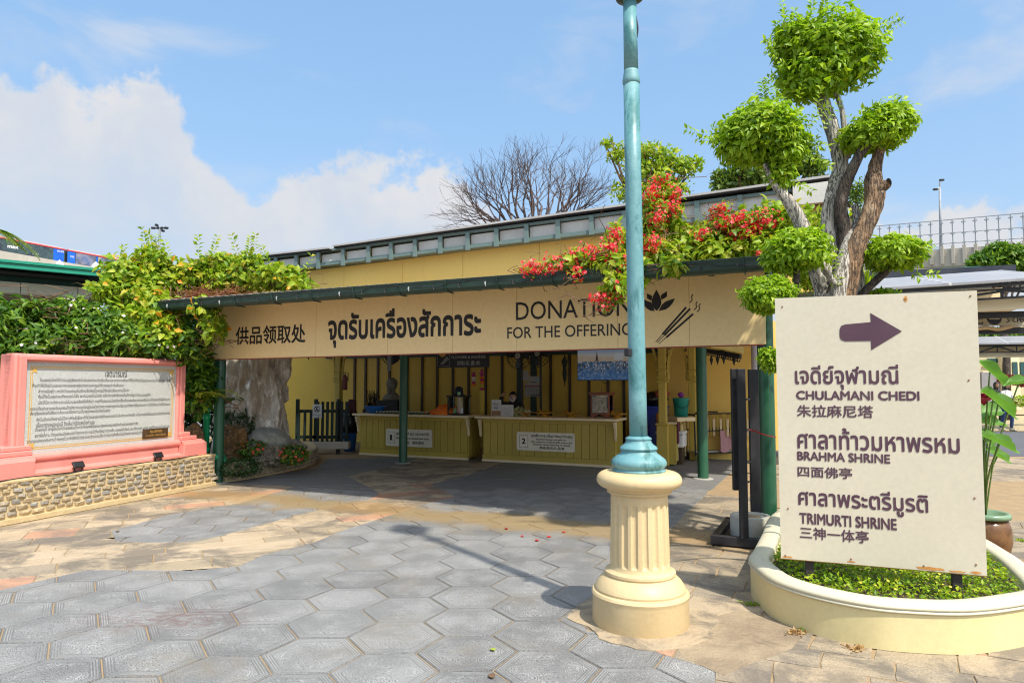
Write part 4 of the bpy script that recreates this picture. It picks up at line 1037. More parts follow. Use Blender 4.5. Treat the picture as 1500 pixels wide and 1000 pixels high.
# ------------------------------------------------------------------ curved flower bed with rocks at the pavilion's left end
bedw = thing('curved_bed_wall', gp(420, 690), 'low curved stone edging round the flower bed beside the left green post', 'wall')
BP = [gp(x, y) for x, y in ((322, 707), (360, 702), (400, 694.5), (430, 688.5), (448, 684), (460, 679), (463, 674), (459, 668), (448, 663))]
def smooth_path(P, k=5):
    P = [Vector(p) for p in P]; out = []
    for i in range(len(P) - 1):
        p0 = P[max(i - 1, 0)]; p1 = P[i]; p2 = P[i + 1]; p3 = P[min(i + 2, len(P) - 1)]
        for j in range(k):
            t = j / k; out.append(.5 * ((2 * p1) + (p2 - p0) * t + (2 * p0 - 5 * p1 + 4 * p2 - p3) * t * t + (3 * p1 - p0 - 3 * p2 + p3) * t ** 3))
    return out + [P[-1]]
def wall_strip(P, th, h, mb, z0=0.0, taper=0):
    n = len(P); V = []
    for i, p in enumerate(P):
        d = (P[min(i + 1, n - 1)] - P[max(i - 1, 0)]); d.z = 0; d.normalize(); s = Vector((-d.y, d.x, 0))
        V += [p + Vector((0, 0, z0)), p + s * taper + Vector((0, 0, h)), p + s * th + Vector((0, 0, h)), p + s * th + Vector((0, 0, z0))]
    F = []
    for i in range(n - 1):
        a = 4 * i; b = a + 4
        F += [(a, b, b + 1, a + 1), (a + 1, b + 1, b + 2, a + 2), (a + 2, b + 2, b + 3, a + 3)]
    F += [(0, 1, 2, 3), (4 * n - 1, 4 * n - 2, 4 * n - 3, 4 * n - 4)]
    return mb.add(V, F)
BPs = smooth_path(BP, 5); mb = MB(); wall_strip(BPs, .16, .29, mb); mb.build('mortar_core', WALLMORT, bedw)
q = MB(); pos = 0; rr = random.Random(8)
for row in range(5):
    acc = rr.uniform(0, .08); i = 0; L = 0
    for a, b in zip(BPs[:-1], BPs[1:]):
        seg = (b - a).length
        while acc < L + seg:
            k = (acc - L) / seg; p = a.lerp(b, k); d = (b - a).normalized(); w = rr.uniform(.08, .14)
            q.box(p + Vector((-.0, -.0, .05 + row * .055)) + Vector((d.y, -d.x, 0)) * .008, (w * .85, .045, .042), rz=math.atan2(d.y, d.x), bev=.012); acc += w + .012
        L += seg
o = q.build('small_stones', rock_mat('bed_stones', (.42, .33, .2), (.26, .22, .16), (.5, .42, .3), 7, (1, 1, 1), .6), bedw); o['kind'] = 'stuff'
soilp = [p + Vector((0, 0, 0)) for p in BPs] + [gp(400, 640), gp(330, 640), gp(322, 700)]
o = plane_sheet('bed_soil', [(p.x, p.y) for p in [gp(323, 705), gp(360, 700), gp(400, 692), gp(447, 681), gp(458, 672), gp(446, 662), gp(330, 655)]], .24, SOIL)
def rock(name, c, size, mat, seed, label, cat='rock', group=None, sub=4, amp=.35, fr=1.3, squash=0, ridge=0, rz=0.0):
    import bmesh
    bm = bmesh.new(); bmesh.ops.create_icosphere(bm, subdivisions=sub, radius=1)
    for v in bm.verts:
        p = v.co.copy(); n1 = noise.fractal(p * fr + Vector((seed * 7.1, 0, 0)), .9, 2.1, 5); n2 = noise.noise(p * fr * 3.5 + Vector((0, seed, 3)))
        k = 1 + amp * n1 + amp * .25 * abs(n2)
        if ridge: k += ridge * abs(noise.noise(Vector((p.x * 5, p.y * 5, p.z * .7)) + Vector((seed, 0, 0)))) 
        v.co = p * k
        if squash and v.co.z < -squash: v.co.z = -squash
    M_ = Matrix.Rotation(rz, 3, 'Z')
    V = [Vector(c) + M_ @ Vector((v.co.x * size[0], v.co.y * size[1], v.co.z * size[2])) for v in bm.verts]; F = [tuple(v.index for v in f.verts) for f in bm.faces]; bm.free()
    o = mesh_obj(name, V, F, mat, None, True)
    return tag(o, label, cat, group)
# the big petrified trunk
c = at(371, 560, 12.9)
rock('petrified_trunk', (c.x, c.y, 1.45), (.60, .5, 1.45), PETRI, 3, 'tall weathered grey petrified wood trunk standing in the bed behind the left green post', 'fossil trunk', sub=6, amp=.36, fr=2.0, ridge=.45)
def prock(name, x0, y0, x1, y1, Y, mat, seed, label, **k):
    a = at(x0, y1, Y); b = at(x1, y0, Y); w = (b.x - a.x) / 2; h = (b.z - a.z) / 2
    return rock(name, ((a.x + b.x) / 2, Y, (a.z + b.z) / 2), (w / 1.05, w * .8, h / 1.05), mat, seed, label, **k)
prock('rust_rock', 318, 622, 360, 690, 11.9, RUST, 5, 'rough rust brown rock just right of the left green post', amp=.45, fr=2)
prock('flat_boulder', 353, 626, 426, 676, 12.3, GROCK, 6, 'smooth flat topped grey boulder behind the red flowers', amp=.2)
prock('flat_boulder', 408, 643, 448, 672, 12.9, GROCK, 9, 'smaller smooth grey boulder at the right end of the flower bed', amp=.2)
prock('rugged_rock', 370, 652, 416, 683, 12.0, CROCK, 7, 'knobbly cream rock between the two clumps of red flowers', amp=.6, fr=2.6)
prock('rust_rock', 365, 620, 410, 640, 12.9, RUST, 8, 'brown rock wedged at the foot of the petrified trunk', amp=.4)
prock('rust_rock', 268, 618, 300, 668, 10.9, RUST, 11, 'brown rock showing between the pink monument and the left green post', amp=.16, fr=1.6)
prock('dark_rock', -60, 566, 28, 660, 9.4, DROCK, 12, 'dark grey rock at the left edge beside the pink monument', amp=.25)
prock('flat_boulder', -30, 555, 30, 572, 9.6, CROCK, 14, 'tan topped stone resting on the dark grey rock', amp=.2)
# bedding plants
def pbox(x0, y0, x1, y1, Y, dy):
    a = at(x0, y1, Y); b = at(x1, y0, Y); return ((a.x + b.x) / 2, Y, (a.z + b.z) / 2, (b.x - a.x) / 2, dy, (b.z - a.z) / 2)
def bush(name, blobs, n, size, mat, label, cat='plant', group=None, flowers=None, nf=0, fs=.02, stems=True, **k):
    c = blobs[0]; zb = min(b[2] - b[5] for b in blobs)
    t = thing(name, (c[0], c[1], max(zb, 0)), label, cat, group)
    leaf_cloud('foliage', blobs, n, size, mat, t, **k)
    if stems:
        q = MB(); rr2 = random.Random(n)
        for i in range(min(24, 6 * len(blobs))):
            b = blobs[i % len(blobs)]; z0 = max(b[2] - b[5], .0)
            q.tube([(b[0] + rr2.uniform(-.2, .2) * b[3], b[1] + rr2.uniform(-.3, .3) * b[4], z0), (b[0] + rr2.uniform(-.4, .4) * b[3], b[1], b[2]), (b[0] + rr2.uniform(-.8, .8) * b[3], b[1] + rr2.uniform(-.5, .5) * b[4], b[2] + b[5] * rr2.uniform(.3, .8))], [.008, .006, .003], 4, cap=False)
        o = q.build('stems', TWIG, t); o['kind'] = 'stuff'
    if flowers is not None:
        P, D, _ = blob_points(blobs, nf, .95); keep = (D[:, 1] < .35); P, D = P[keep], D[keep]
        flower_mesh('flowers', P, D + np.array([[0, -.4, .5]]), fs, flowers, t)
    return t
bush('euphorbia', [pbox(350, 644, 392, 668, 11.9, .25)], 520, .07, G_SHRUB, 'clump of red flowered euphorbia in front of the grey boulder', 'flowers', 'red flowers in the curved bed', P_EUPH, 40, .028, droop=.2)
bush('euphorbia', [pbox(408, 652, 450, 678, 12.0, .25)], 560, .07, G_SHRUB, 'clump of red flowered euphorbia at the right end of the curved bed', 'flowers', 'red flowers in the curved bed', P_EUPH, 60, .03, droop=.2)
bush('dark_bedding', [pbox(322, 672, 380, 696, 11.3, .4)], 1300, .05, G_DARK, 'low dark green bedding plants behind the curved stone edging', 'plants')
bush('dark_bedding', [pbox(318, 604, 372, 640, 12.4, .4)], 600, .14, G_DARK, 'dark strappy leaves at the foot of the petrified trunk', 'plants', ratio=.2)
def fern(name, p, n, length, mat, label, group=None, spread=1.0, pinn=.09, up=.9, rad=None):
    """arching fronds, each with rows of leaflets"""
    t = thing(name, p, label, 'fern', group); P = []; A = []; q = MB(); rr2 = random.Random(int(p[0] * 100))
    for i in range(n):
        a = rr2.uniform(0, 6.28) if rad is None else rr2.uniform(*rad); dr = Vector((math.cos(a), math.sin(a), 0)); L = length * rr2.uniform(.7, 1.1); path = []
        for k in range(11):
            s = k / 10; path.append(Vector(p) + dr * L * s * .75 * spread + Vector((0, 0, L * (up * s - .75 * s * s))))
        q.tube(path, [.006 * (1 - .8 * k / 10) for k in range(11)], 4, cap=False)
        for k in range(2, 40):
            s = k / 40; i0 = int(s * 10); pt = path[i0].lerp(path[min(i0 + 1, 10)], s * 10 - i0); d = (path[min(i0 + 1, 10)] - path[i0]).normalized(); sd = d.cross(Vector((0, 0, 1))).normalized()
            for sg in (-1, 1): P.append(tuple(pt)); A.append(tuple((sd * sg + d * .45) * (1 - .55 * s)))
    P = np.array(P); A = np.array(A); m = np.linalg.norm(A, axis=1)
    q.build('stalks', TWIG, t); leaf_mesh('fronds', P, A, np.tile([0, 0, 1.0], (len(P), 1)) + RNG.normal(size=(len(P), 3)) * .2, pinn * m, pinn * .3 * m, mat, t, kind='stuff', fold=.05)
    return t
p = at(294, 590, 10.7); fern('fern', (p.x, p.y, p.z), 16, .75, G_VINE, 'bright green fern left of the left green post, above the brown rock')
p = at(330, 592, 11.6); fern('fern', (p.x, p.y, p.z), 9, .45, G_SHRUB, 'fern fronds peeping out between the green post and the petrified trunk')
# trunk of a young palm behind the monument's end
# ------------------------------------------------------------------ dark green picket gate with a no-entry notice
gt = thing('picket_gate', at(466, 660, 15.2), 'dark green picket gate with a white notice left of the first counter', 'gate')
GY = 15.6; GATEM = M('black_green_paint', (.008, .018, .015), (.014, .028, .022), 5, .5, .05)
bush('dark_backing_shrub', [pbox(225, 450, 345, 690, 13.6, .5), pbox(250, 440, 345, 560, 13.2, .5), pbox(160, 480, 260, 690, 13.0, .5)], 5200, .15, G_DARK, 'dark leaved shrubs added as a dark backing behind the left green post and the pink monument', 'shrub', shell=.2)  # shrubs added to keep the gap beside the back wall dark
def gz(py): return at(480, py, GY).z
xs = [438, 447, 456] + list(range(466, 514, 7)) 
for i, x in enumerate(xs):
    a = at(x, 588 if x > 460 else 596, GY); zt_ = a.z if x > 460 else a.z - .06
    q = MB(); q.box((a.x, GY, (zt_ + .28) / 2), (.062, .03, zt_ - .28), bev=.006); q.build('picket', GATEM, gt)
for z in (gz(602), gz(640)):
    q = MB(); a = at(434, 600, GY); b = at(512, 600, GY); q.bar((a.x, GY + .03, z), (b.x, GY + .03, z), .03, .07); q.build('cross_rail', GATEM, gt)
q = MB(); a = at(432, 600, GY)
for x in (435, 462, 495): p = at(x, 600, GY); q = MB(); q.box((p.x, GY + .05, .62), (.07, .07, 1.24)); q.build('gate_post', GATEM, gt)
q = MB(); a = at(462, 600, GY); b = at(512, 600, GY); q.bar((a.x - .6, GY + .05, .2), (b.x, GY + .05, .2), .25, .16); q.build('kerb', CONC, gt)
def plate(name, F, n, x0, y0, x1, y1, mat, parent=None, th=.01, corner=.0, label=None, cat=None):
    t0, z1 = F.tz(x0, y0, n); t1, z0 = F.tz(x1, y1, n)
    P = []
    if corner:
        for cx, cz, a0 in ((t1 - corner, z1 - corner, 0), (t0 + corner, z1 - corner, 90), (t0 + corner, z0 + corner, 180), (t1 - corner, z0 + corner, 270)):
            for k in range(5): a = math.radians(a0 + k * 22.5); P.append(F.w(cx + corner * math.cos(a), n, cz + corner * math.sin(a)))
    else: P = [F.w(t0, n, z0), F.w(t1, n, z0), F.w(t1, n, z1), F.w(t0, n, z1)]
    mb = MB(); mb.prism(P, F.B * th); o = mb.build(name, mat, parent)
    if label: tag(o, label, cat)
    return o, (t0, t1, z0, z1)
FX = Frame((0, GY - .035, 0), (1, 0))
nt = thing('no_entry_notice', at(465, 612, GY - .04), 'small white notice with a no-walking symbol and Thai words on the dark gate', 'sign')
plate('notice_panel', FX, 0, 458, 592, 471, 612, M('notice_white', (.55, .55, .52), bump=0), nt, .006)
def ring(F, n, cx, cz, r, w, mat, parent, k=20, name='symbol'):
    V = []; 
    for i in range(k): a = 2 * math.pi * i / k; V += [F.w(cx + (r) * math.cos(a), n, cz + r * math.sin(a)), F.w(cx + (r - w) * math.cos(a), n, cz + (r - w) * math.sin(a))]
    return mesh_obj(name, V, [(2 * i, 2 * ((i + 1) % k), 2 * ((i + 1) % k) + 1, 2 * i + 1) for i in range(k)], mat, parent)
ct, cz = FX.tz(464.5, 599, -.003); ring(FX, -.003, ct, cz, .07, .012, INK, nt)
stroke(FX, -.005, [(461.5, 595.5), (467.5, 602.5)], 1, INK, nt, 'symbol'); stroke(FX, -.004, [(465, 595.5), (463.6, 599), (466, 602)], 1.2, INK, nt, 'symbol'); stroke(FX, -.0045, [(463.8, 599), (462.3, 602)], 1, INK, nt, 'symbol')
a0, b0_ = FX.tz(459.5, 606, 0), FX.tz(469.5, 608.5, 0); text_on(FX, -.003, 'ห้ามเข้า', a0[0], b0_[0], b0_[1], a0[1], INK, nt, res=1)
a0, b0_ = FX.tz(459.5, 609.6, 0), FX.tz(469.5, 611, 0); text_on(FX, -.003, 'NO ENTRY', a0[0], b0_[0], b0_[1], a0[1], INK, nt, res=1)

# ------------------------------------------------------------------ the two counters
CF = 4.60
def counter(t0, t1, label, side=False):
    th = thing('counter', bw((t0 + t1) / 2, CF + .3, 0), label, 'counter', 'ochre boarded offering counters')
    mb = MB(); fbox(BF, t0 + .08, t1 - .1, CF + .06, CF + .62, .03, .87, mb); mb.build('carcass', OCHRE, th)
    mb = MB(); fbox(BF, t0 - .06, t1 + .0, CF - .10, CF + .66, .875, .925, mb, .01); mb.build('counter_top', CTOP, th)
    mb = MB(); fbox(BF, t0 + .06, t1 - .08, CF + .02, CF + .08, 0, .045, mb); mb.build('skirting', CTOP, th)
    mb = MB(); fbox(BF, t0 + .07, t1 - .09, CF + .026, CF + .06, .045, .14, mb); fbox(BF, t0 + .07, t1 - .09, CF + .026, CF + .06, .80, .872, mb); mb.build('panel_rail', OCHRE, th)
    n = round((t1 - t0 - .16) / .165); w = (t1 - t0 - .17) / n
    for k in range(n):
        mb = MB(); a = t0 + .08 + k * w; fbox(BF, a + .004, a + w - .004, CF + .034, CF + .058, .142, .798, mb, .004); mb.build('plank', OCHRE, th)
    m2 = 4
    for k in range(m2):
        mb = MB(); a = CF + .07 + k * .14; fbox(BF, t1 - .098, t1 - .078, a + .003, a + .137, .05, .86, mb, .003); mb.build('plank', OCHRE, th)
    for s, t in ((0, t0 + .03), (1, t1 - .05)):
        P = []
        pr = [(0, .86), (-.115, .86), (-.115, .82), (-.10, .80), (-.085, .74), (-.05, .68), (-.03, .60), (-.028, .54), (-.01, .50), (0, .50)]
        mb = MB(); P = [bw(t - .02, CF + .03 + a * 1.0, z) for a, z in pr]
        mb.prism(P, BF.U * .04); mb.build('bracket', CTOP, th)
    return th
counter(-.62, 2.27, 'left ochre boarded counter with the number 1 sign and a blue basin on it'); counter(2.47, 5.42, 'right ochre boarded counter with the number 2 sign and gold trays on it')
NS = CF + .022
SIGNP = M('counter_sign_cream', (.78, .72, .56), bump=0, rough=.4)
def csign(x0, y0, x1, y1, num, lines, label):
    th = thing('counter_sign', bw(*[BF.tz((x0 + x1) / 2, y1, NS)[0], NS], .4), label, 'sign')
    o, (t0, t1, z0, z1) = plate('sign_panel', BF, NS - .012, x0, y0, x1, y1, SIGNP, th, .012, .035)
    w, h = t1 - t0, z1 - z0; n = NS - .0145
    fr = (t0 + .045 * w, t0 + .20 * w, z0 + .18 * h, z0 + .84 * h)
    for (a, b, c, d) in ((fr[0], fr[1], fr[2], fr[2] + .006), (fr[0], fr[1], fr[3] - .006, fr[3]), (fr[0], fr[0] + .006, fr[2], fr[3]), (fr[1] - .006, fr[1], fr[2], fr[3])):
        mesh_obj('number_frame', [bw(a, n, c), bw(b, n, c), bw(b, n, d), bw(a, n, d)], [(0, 1, 2, 3)], INK, th)
    text_on(BF, n, num, t0 + .09 * w, t0 + (.135 if num == '1' else .155) * w, z0 + .36 * h, z0 + .66 * h, INK, th, bold=.05)
    if num == '1': mesh_obj('lettering', [bw(t0 + .085 * w, n, z0 + .34 * h), bw(t0 + .155 * w, n, z0 + .34 * h), bw(t0 + .155 * w, n, z0 + .375 * h), bw(t0 + .085 * w, n, z0 + .375 * h)], [(0, 1, 2, 3)], INK, th)
    for body, u0, u1, v0, v1, b in lines: text_on(BF, n, body, t0 + u0 * w, t0 + u1 * w, z0 + v0 * h, z0 + v1 * h, INK, th, bold=b, res=2)
csign(565.5, 627.5, 633, 655.5, '1', [('ชุดดอกไม้ ธูป และดอกบัว', .23, .94, .62, .86, .02), ('Set of flowers, incense and lotus', .23, .93, .41, .55, .03), ('鲜花 . 香和莲花', .40, .83, .15, .33, .02)], 'cream sign numbered 1 on the left counter, partly behind the green post')
csign(757, 632, 842, 662.5, '2', [('ชุดสักการะเส้นทางแสวงบุญ', .25, .96, .70, .93, .02), ('Sacrificial flowers and gifts set', .34, .86, .56, .68, .03), ('(Pay respect to both Buddha statue and', .26, .955, .42, .54, .03), ('Brahman Hindu following 10 places)', .29, .92, .28, .40, .03), ('祭祀花和礼品套', .40, .83, .10, .25, .02)], 'cream sign numbered 2 with Thai, English and Chinese lines on the right counter')
# ------------------------------------------------------------------ things on and behind the counters
CT = .925
def cpos(px, n=CF + .2, z=CT):   # point on the counter top under a bearing
    t = BF.tz(px, 600, n)[0]; return bw(t, n, z)
BLUEP = M('blue_plastic', (.02, .12, .42), (.02, .14, .48), rough=.35, bump=0)
mb = MB(); c = cpos(550, CF + .3); mb.lathe(c, [(.15, 0), (.19, .02), (.235, .13), (.25, .14), (.255, .155), (.235, .155), (.2, .03), (.0, .02)], 24)
tag(mb.build('basin', BLUEP, None, True), 'round blue plastic basin at the left end of the left counter', 'basin')
th = thing('toiletries_box', cpos(515, CF + .3), 'dark red and black box standing beyond the left end of the left counter', 'box')
mb = MB(); mb.box(cpos(516, CF + .3) + Vector((0, 0, .14)), (.17, .12, .28), bev=.012); mb.build('body', M('maroon', (.06, .01, .012), bump=0), th)
mb = MB(); mb.box(cpos(516, CF + .3) + Vector((0, 0, .292)), (.15, .10, .02), bev=.008); mb.build('lid', BLACKM, th)
# banana-leaf cups
LEAFCUP = M('leaf_cup_green', (.035, .07, .02), (.06, .10, .03), rough=.5, bump=0); OFFW = M('white_flowers', (.6, .6, .5), bump=0)
proto = None; rr = random.Random(6)
for row in range(3):
    for k in range(15):
        px = 552 + k * 5.2 + row * 1.7
        if 583 < px < 600 and row == 0: px += 0
        c = cpos(px, CF + .08 + row * .14)
        if proto is None:
            proto = thing('leaf_cup', c, 'small dark green banana-leaf cup of flowers in the rows beside the blue basin', 'offering', 'banana-leaf cups on the left counter')
            mb = MB(); mb.lathe(c, [(.026, 0), (.036, .035), (.03, .03), (.0, .025)], 8); mb.build('cup', LEAFCUP, proto)
            mb = MB(); mb.lathe(c + Vector((0, 0, .028)), [(.026, 0), (.022, .016), (.008, .026), (.0, .028)], 7); mb.build('flower', OFFW, proto)
        else:
            o = copy_tree(proto); o.location = c; o.rotation_euler.z = rr.uniform(0, 6)
# garland heap
th = thing('marigold_heap', cpos(657, CF + .25), 'heap of bright orange marigold garlands near the right end of the left counter', 'flowers')
P, D, _ = blob_points([tuple(cpos(655, CF + .3)) + (.30, .18, .20), tuple(cpos(649, CF + .3)) + (.36, .18, .10)], 400, .9); k = P[:, 2] > CT + .01; P, D = P[k], D[k]
mb = MB()
for p in P[:190]: mb.lathe(Vector(p) - Vector((0, 0, .02)), [(.012, 0), (.03, .012), (.033, .025), (.02, .04), (.002, .046)], 6)
o = mb.build('blossoms', M('marigold', (.80, .16, .015), (.85, .24, .02), 30, .8, .2, 120), th); o['kind'] = 'stuff'
mb = MB(); mb.lathe(cpos(653, CF + .3), [(.29, 0), (.27, .05), (.20, .13), (.08, .185), (.0, .19)], 16); mb.build('garland_pile', M('marigold', (1, 1, 1)), th, True)
# dark glass lantern case
def glass_case(c, w, d, h, mat, label, legs=0.0, name='glass_case', roof=False, content=None):
    th = thing(name, c, label, 'case'); c = Vector(c); f = .022; R = BF.rot()
    def B(x, y, z, sx, sy, sz, nm, m, bev=.004):
        q = MB(); p = c + BF.U * x + BF.B * y + Vector((0, 0, z)); q.box(p, (sx, sy, sz), rz=R, bev=bev); return q.build(nm, m, th)
    for sx in (-1, 1):
        for sy in (-1, 1): B(sx * (w / 2 - f / 2), sy * (d / 2 - f / 2), h / 2, f, f, h, 'corner_post', mat)
    B(0, 0, legs + .015, w, d, .03, 'base', mat); B(0, 0, h, w + .04, d + .04, .03, 'top', mat)
    for sy in (-1, 1): B(0, sy * (d / 2 - .008), (h + legs) / 2, w - 2 * f - .002, .004, h - legs - .04, 'pane', M('case_glass', (.5, .5, .45), rough=.05, bump=0) if False else GLASS)
    for sx in (-1, 1): B(sx * (w / 2 - .008), 0, (h + legs) / 2, .004, d - 2 * f - .002, h - legs - .04, 'pane', GLASS)
    return th
def glass():
    m, T, b = new_mat('clear_glass'); mx = T.n.new('ShaderNodeMixShader'); tr = T.n.new('ShaderNodeBsdfTransparent'); gl = T.n.new('ShaderNodeBsdfGlossy'); gl.inputs['Roughness'].default_value = .03
    fr = T.n.new('ShaderNodeFresnel'); T.l.new(fr.outputs[0], mx.inputs[0]); T.l.new(tr.outputs[0], mx.inputs[1]); T.l.new(gl.outputs[0], mx.inputs[2]); T.l.new(mx.outputs[0], T.n['Material Output'].inputs[0]); return m
GLASS = glass()
c = cpos(672, CF + .22); glass_case(c, .40, .28, .40, BLACKM, 'black framed glass case holding candles at the right end of the left counter')
mb = MB(); 
cg = thing('candle_bundle', c + Vector((0, 0, .03)), 'pink and green candle bundles inside the black framed glass case', 'candles')
for i, (dx, m) in enumerate(((-.09, M('mint', (.3, .6, .3), bump=0)), (.0, M('candle_pink', (.7, .3, .3), bump=0)), (.09, WHITE))):
    q = MB(); q.lathe(c + BF.U * dx + Vector((0, 0, .031)), [(.03, 0), (.045, .03), (.04, .08), (.015, .11), (.0, .115)], 10); q.build('bundle', m, cg, True)
hat = thing('peaked_hat', c + Vector((0, 0, .418)), 'dark blue cap with a pale cup beside it on top of the black glass case', 'cap')
q = MB(); q.lathe(c + Vector((0, 0, .416)), [(.14, 0), (.14, .01), (.10, .02), (.09, .08), (.085, .16), (.04, .185), (.0, .187)], 16); q.build('crown', M('navy_cloth', (.012, .015, .03), bump=.3), hat, True)
q = MB(); q.lathe(c + BF.U * .07 + BF.B * -.12 + Vector((0, 0, .418)), [(.03, 0), (.04, .07), (.0, .072)], 10); q.build('cup', M('mint', (.3, .6, .3)), hat, True)
# garlands hanging beside the hanging sign
def garland(px, py0, py1, n, cols, label, w=.05):
    t, z1 = BF.tz(px, py0, n); z0 = BF.tz(px, py1, n)[1]; c = bw(t, n, z1); th = thing('garland', c, label, 'garland')
    k = int((z1 - z0) / .05)
    for i in range(k):
        q = MB(); q.lathe(c - Vector((0, 0, (i + 1) * .05)), [(.01, 0), (w * (.7 + .3 * (i % 2)), .015), (w * .8, .035), (.01, .05)], 8); q.build('blossom', cols[(i * 3 // k) % len(cols)] if i % 4 else cols[0], th)
    q = MB(); q.cyl(c + Vector((0, 0, .25)), c, .004, .004, 4); q.build('string', BROWN, th)
MAG = M('magenta_flowers', (.35, .02, .12), (.5, .05, .25), 30, .8, 0); MARI = M('marigold', (1, 1, 1)); YEL = M('yellow_ribbon', (.55, .40, .06), bump=0)
garland(694, 545, 568, CF + .5, [MAG, M('white_flowers', (1, 1, 1)), MARI], 'shorter magenta and orange garland, left of the two under the black sign', .06)
garland(706, 541, 572, CF + .5, [MAG, MARI, YEL], 'longer magenta garland with a yellow tail, right of the two under the black sign', .06)
t, z = BF.tz(707, 572, CF + .52); q = MB(); fbox(BF, t - .05, t + .05, CF + .50, CF + .51, CT + .02, z, q); tag(q.build('yellow_ribbon', YEL), 'long yellow ribbon hanging down to the right counter below the magenta garland', 'ribbon')
# black hanging sign FLOWERS & INCENSE
hs = thing('hanging_sign', bw(BF.tz(685, 530, 4.3)[0], 4.3, 1.95), 'black hanging board lettered FLOWERS & INCENSE with a gold flower emblem', 'sign')
NH = 4.3; o, (t0, t1, z0, z1) = plate('sign_board', BF, NH, 640, 516, 716, 537.5, BLACKM, hs, .03)
SILV = M('silver_lettering', (.40, .40, .38), bump=0); GOLDE = M('gold_paint', (.5, .30, .05), bump=0)
z1 = z0 + .42; q = MB(); fbox(BF, t0, t1, NH - .0, NH + .03, z0 + .2, z1, q); 
def inkp(n, body, x0, x1, ya, yb, mat, par, **k): a, b = BF.tz(x0, yb, n), BF.tz(x1, ya, n); return text_on(BF, n, body, a[0], b[0], a[1], b[1], mat, par, **k)
inkp(NH - .004, 'FLOWERS & INCENSE', 661.5, 711, 520.3, 525.2, SILV, hs, bold=.01)
inkp(NH - .004, '领取花.香.处', 669, 703.5, 528, 535, SILV, hs, bold=.01)
inkp(NH - .004, 'จุดรับดอกไม้และธูป', 665, 707, 513.4, 519, SILV, hs)
for (a, b, c_, d) in ((641, 659, 535.5, 536.1), (641, 659, 513.5, 514.1), (641, 641.6, 514, 536), (658.4, 659, 514, 536)):
    p0, p1 = BF.tz(a, d, NH - .004), BF.tz(b, c_, NH - .004); mesh_obj('emblem_frame', [bw(p0[0], NH - .004, p0[1]), bw(p1[0], NH - .004, p0[1]), bw(p1[0], NH - .004, p1[1]), bw(p0[0], NH - .004, p1[1])], [(0, 1, 2, 3)], SILV, hs)
for k in (-1, 0, 1): emblem_poly(BF, NH - .005 - .001 * (k == 0), [(648 + k * 1, 523.5), (645.5 + k * 3.2 + .2, 519.5), (648 + k * 4.2, 516), (650 + k * 2.8, 520)], GOLDE, hs)
for k in range(3): stroke(BF, NH - .006, [(645 + k * 1.8, 533.5), (655 + k * 1.2, 522.5 + k * 1.5)], .8, SILV, hs)
for x in (650, 705): t = BF.tz(x, 520, NH + .015)[0]; q = MB(); q.cyl(bw(t, NH + .015, z0 + .2), bw(t, NH + .015, 2.95), .006, .006, 5); q.build('chain', BLACKM, hs)
# two leaflets
for (x0, y0, x1, y1, lab) in ((720, 585, 734, 609.5, 'taller white leaflet with a photo, left of the two on the right counter'), (734.5, 592.5, 752, 608.5, 'wider white leaflet with lines of print, right of the two on the counter')):
    NL = CF + .1; th = thing('leaflet', bw(BF.tz((x0 + x1) / 2, 600, NL)[0], NL, CT), lab, 'leaflet')
    t0, z1 = BF.tz(x0, y0, NL); t1, _ = BF.tz(x1, y1, NL); q = MB(); fbox(BF, t0, t1, NL, NL + .006, CT + .001, z1, q); q.build('card', M('leaflet_card', (.60, .60, .58), bump=0), th)
    q = MB(); P = [bw(t0 + .02, NL + .008, z1 - .05), bw(t0 + .02, NL + .10, CT), bw(t0 + .05, NL + .10, CT), bw(t0 + .05, NL + .008, z1 - .05)]; q.prism(P, BF.U * .003); q.build('strut', M('leaflet_card', (1, 1, 1)), th)
    hh = z1 - CT; PH = M('leaflet_photo', (.35, .2, .08), (.1, .06, .05), 60, .5, 0)
    if x0 == 720:
        a = bw; mesh_obj('picture', [bw(t0 + .01, NL - .002, CT + .01), bw(t1 - .01, NL - .002, CT + .01), bw(t1 - .01, NL - .002, CT + hh * .32), bw(t0 + .01, NL - .002, CT + hh * .32)], [(0, 1, 2, 3)], PH, th)
        text_on(BF, NL - .002, 'ชุดบูชา', t0 + .04, t1 - .04, CT + hh * .62, CT + hh * .78, INK, th, res=1)
        text_on(BF, NL - .002, '祭祀', t0 + .05, t1 - .06, CT + hh * .42, CT + hh * .56, INK, th, res=1)
    else:
        for i, b in enumerate(('ชุดสักการะ', 'Offering set', 'flowers and gifts', '祭祀花和礼品')): text_on(BF, NL - .002, b, t0 + .04, t1 - .04, CT + hh * (.66 - i * .16), CT + hh * (.74 - i * .16), INK, th, res=1)
# gold trays on feet
BRASSM = M('gilt_tray', (.48, .24, .03), (.58, .32, .05), 10, .35, 0, metallic=.5)
labs = ['gold footed tray next to the leaflets on the right counter, heaped with pale flowers', 'second gold footed tray from the leaflets on the right counter', 'third gold footed tray, left of the wooden donation box', 'gold footed tray at the far right end of the right counter']
for i, x in enumerate((768, 797, 836, 903)):
    c = cpos(x, CF + .28); th = thing('footed_tray', c, labs[i], 'tray', 'gold footed trays on the right counter')
    q = MB(); q.lathe(c, [(.10, 0), (.085, .02), (.05, .035), (.06, .05), (.20, .07), (.225, .085), (.21, .09), (.0, .078)], 20); q.build('tray', BRASSM, th, True)
    q = MB()
    for k in range(5): a = k * 1.26; q.lathe(c + Vector((.10 * math.cos(a), .10 * math.sin(a), .079)), [(.02, 0), (.035, .015), (.02, .035), (.003, .05 + .02 * (k == 2))], 7)
    o = q.build('offerings', M('white_flowers', (1, 1, 1)) if i == 0 else BRASSM, th); o['kind'] = 'stuff'
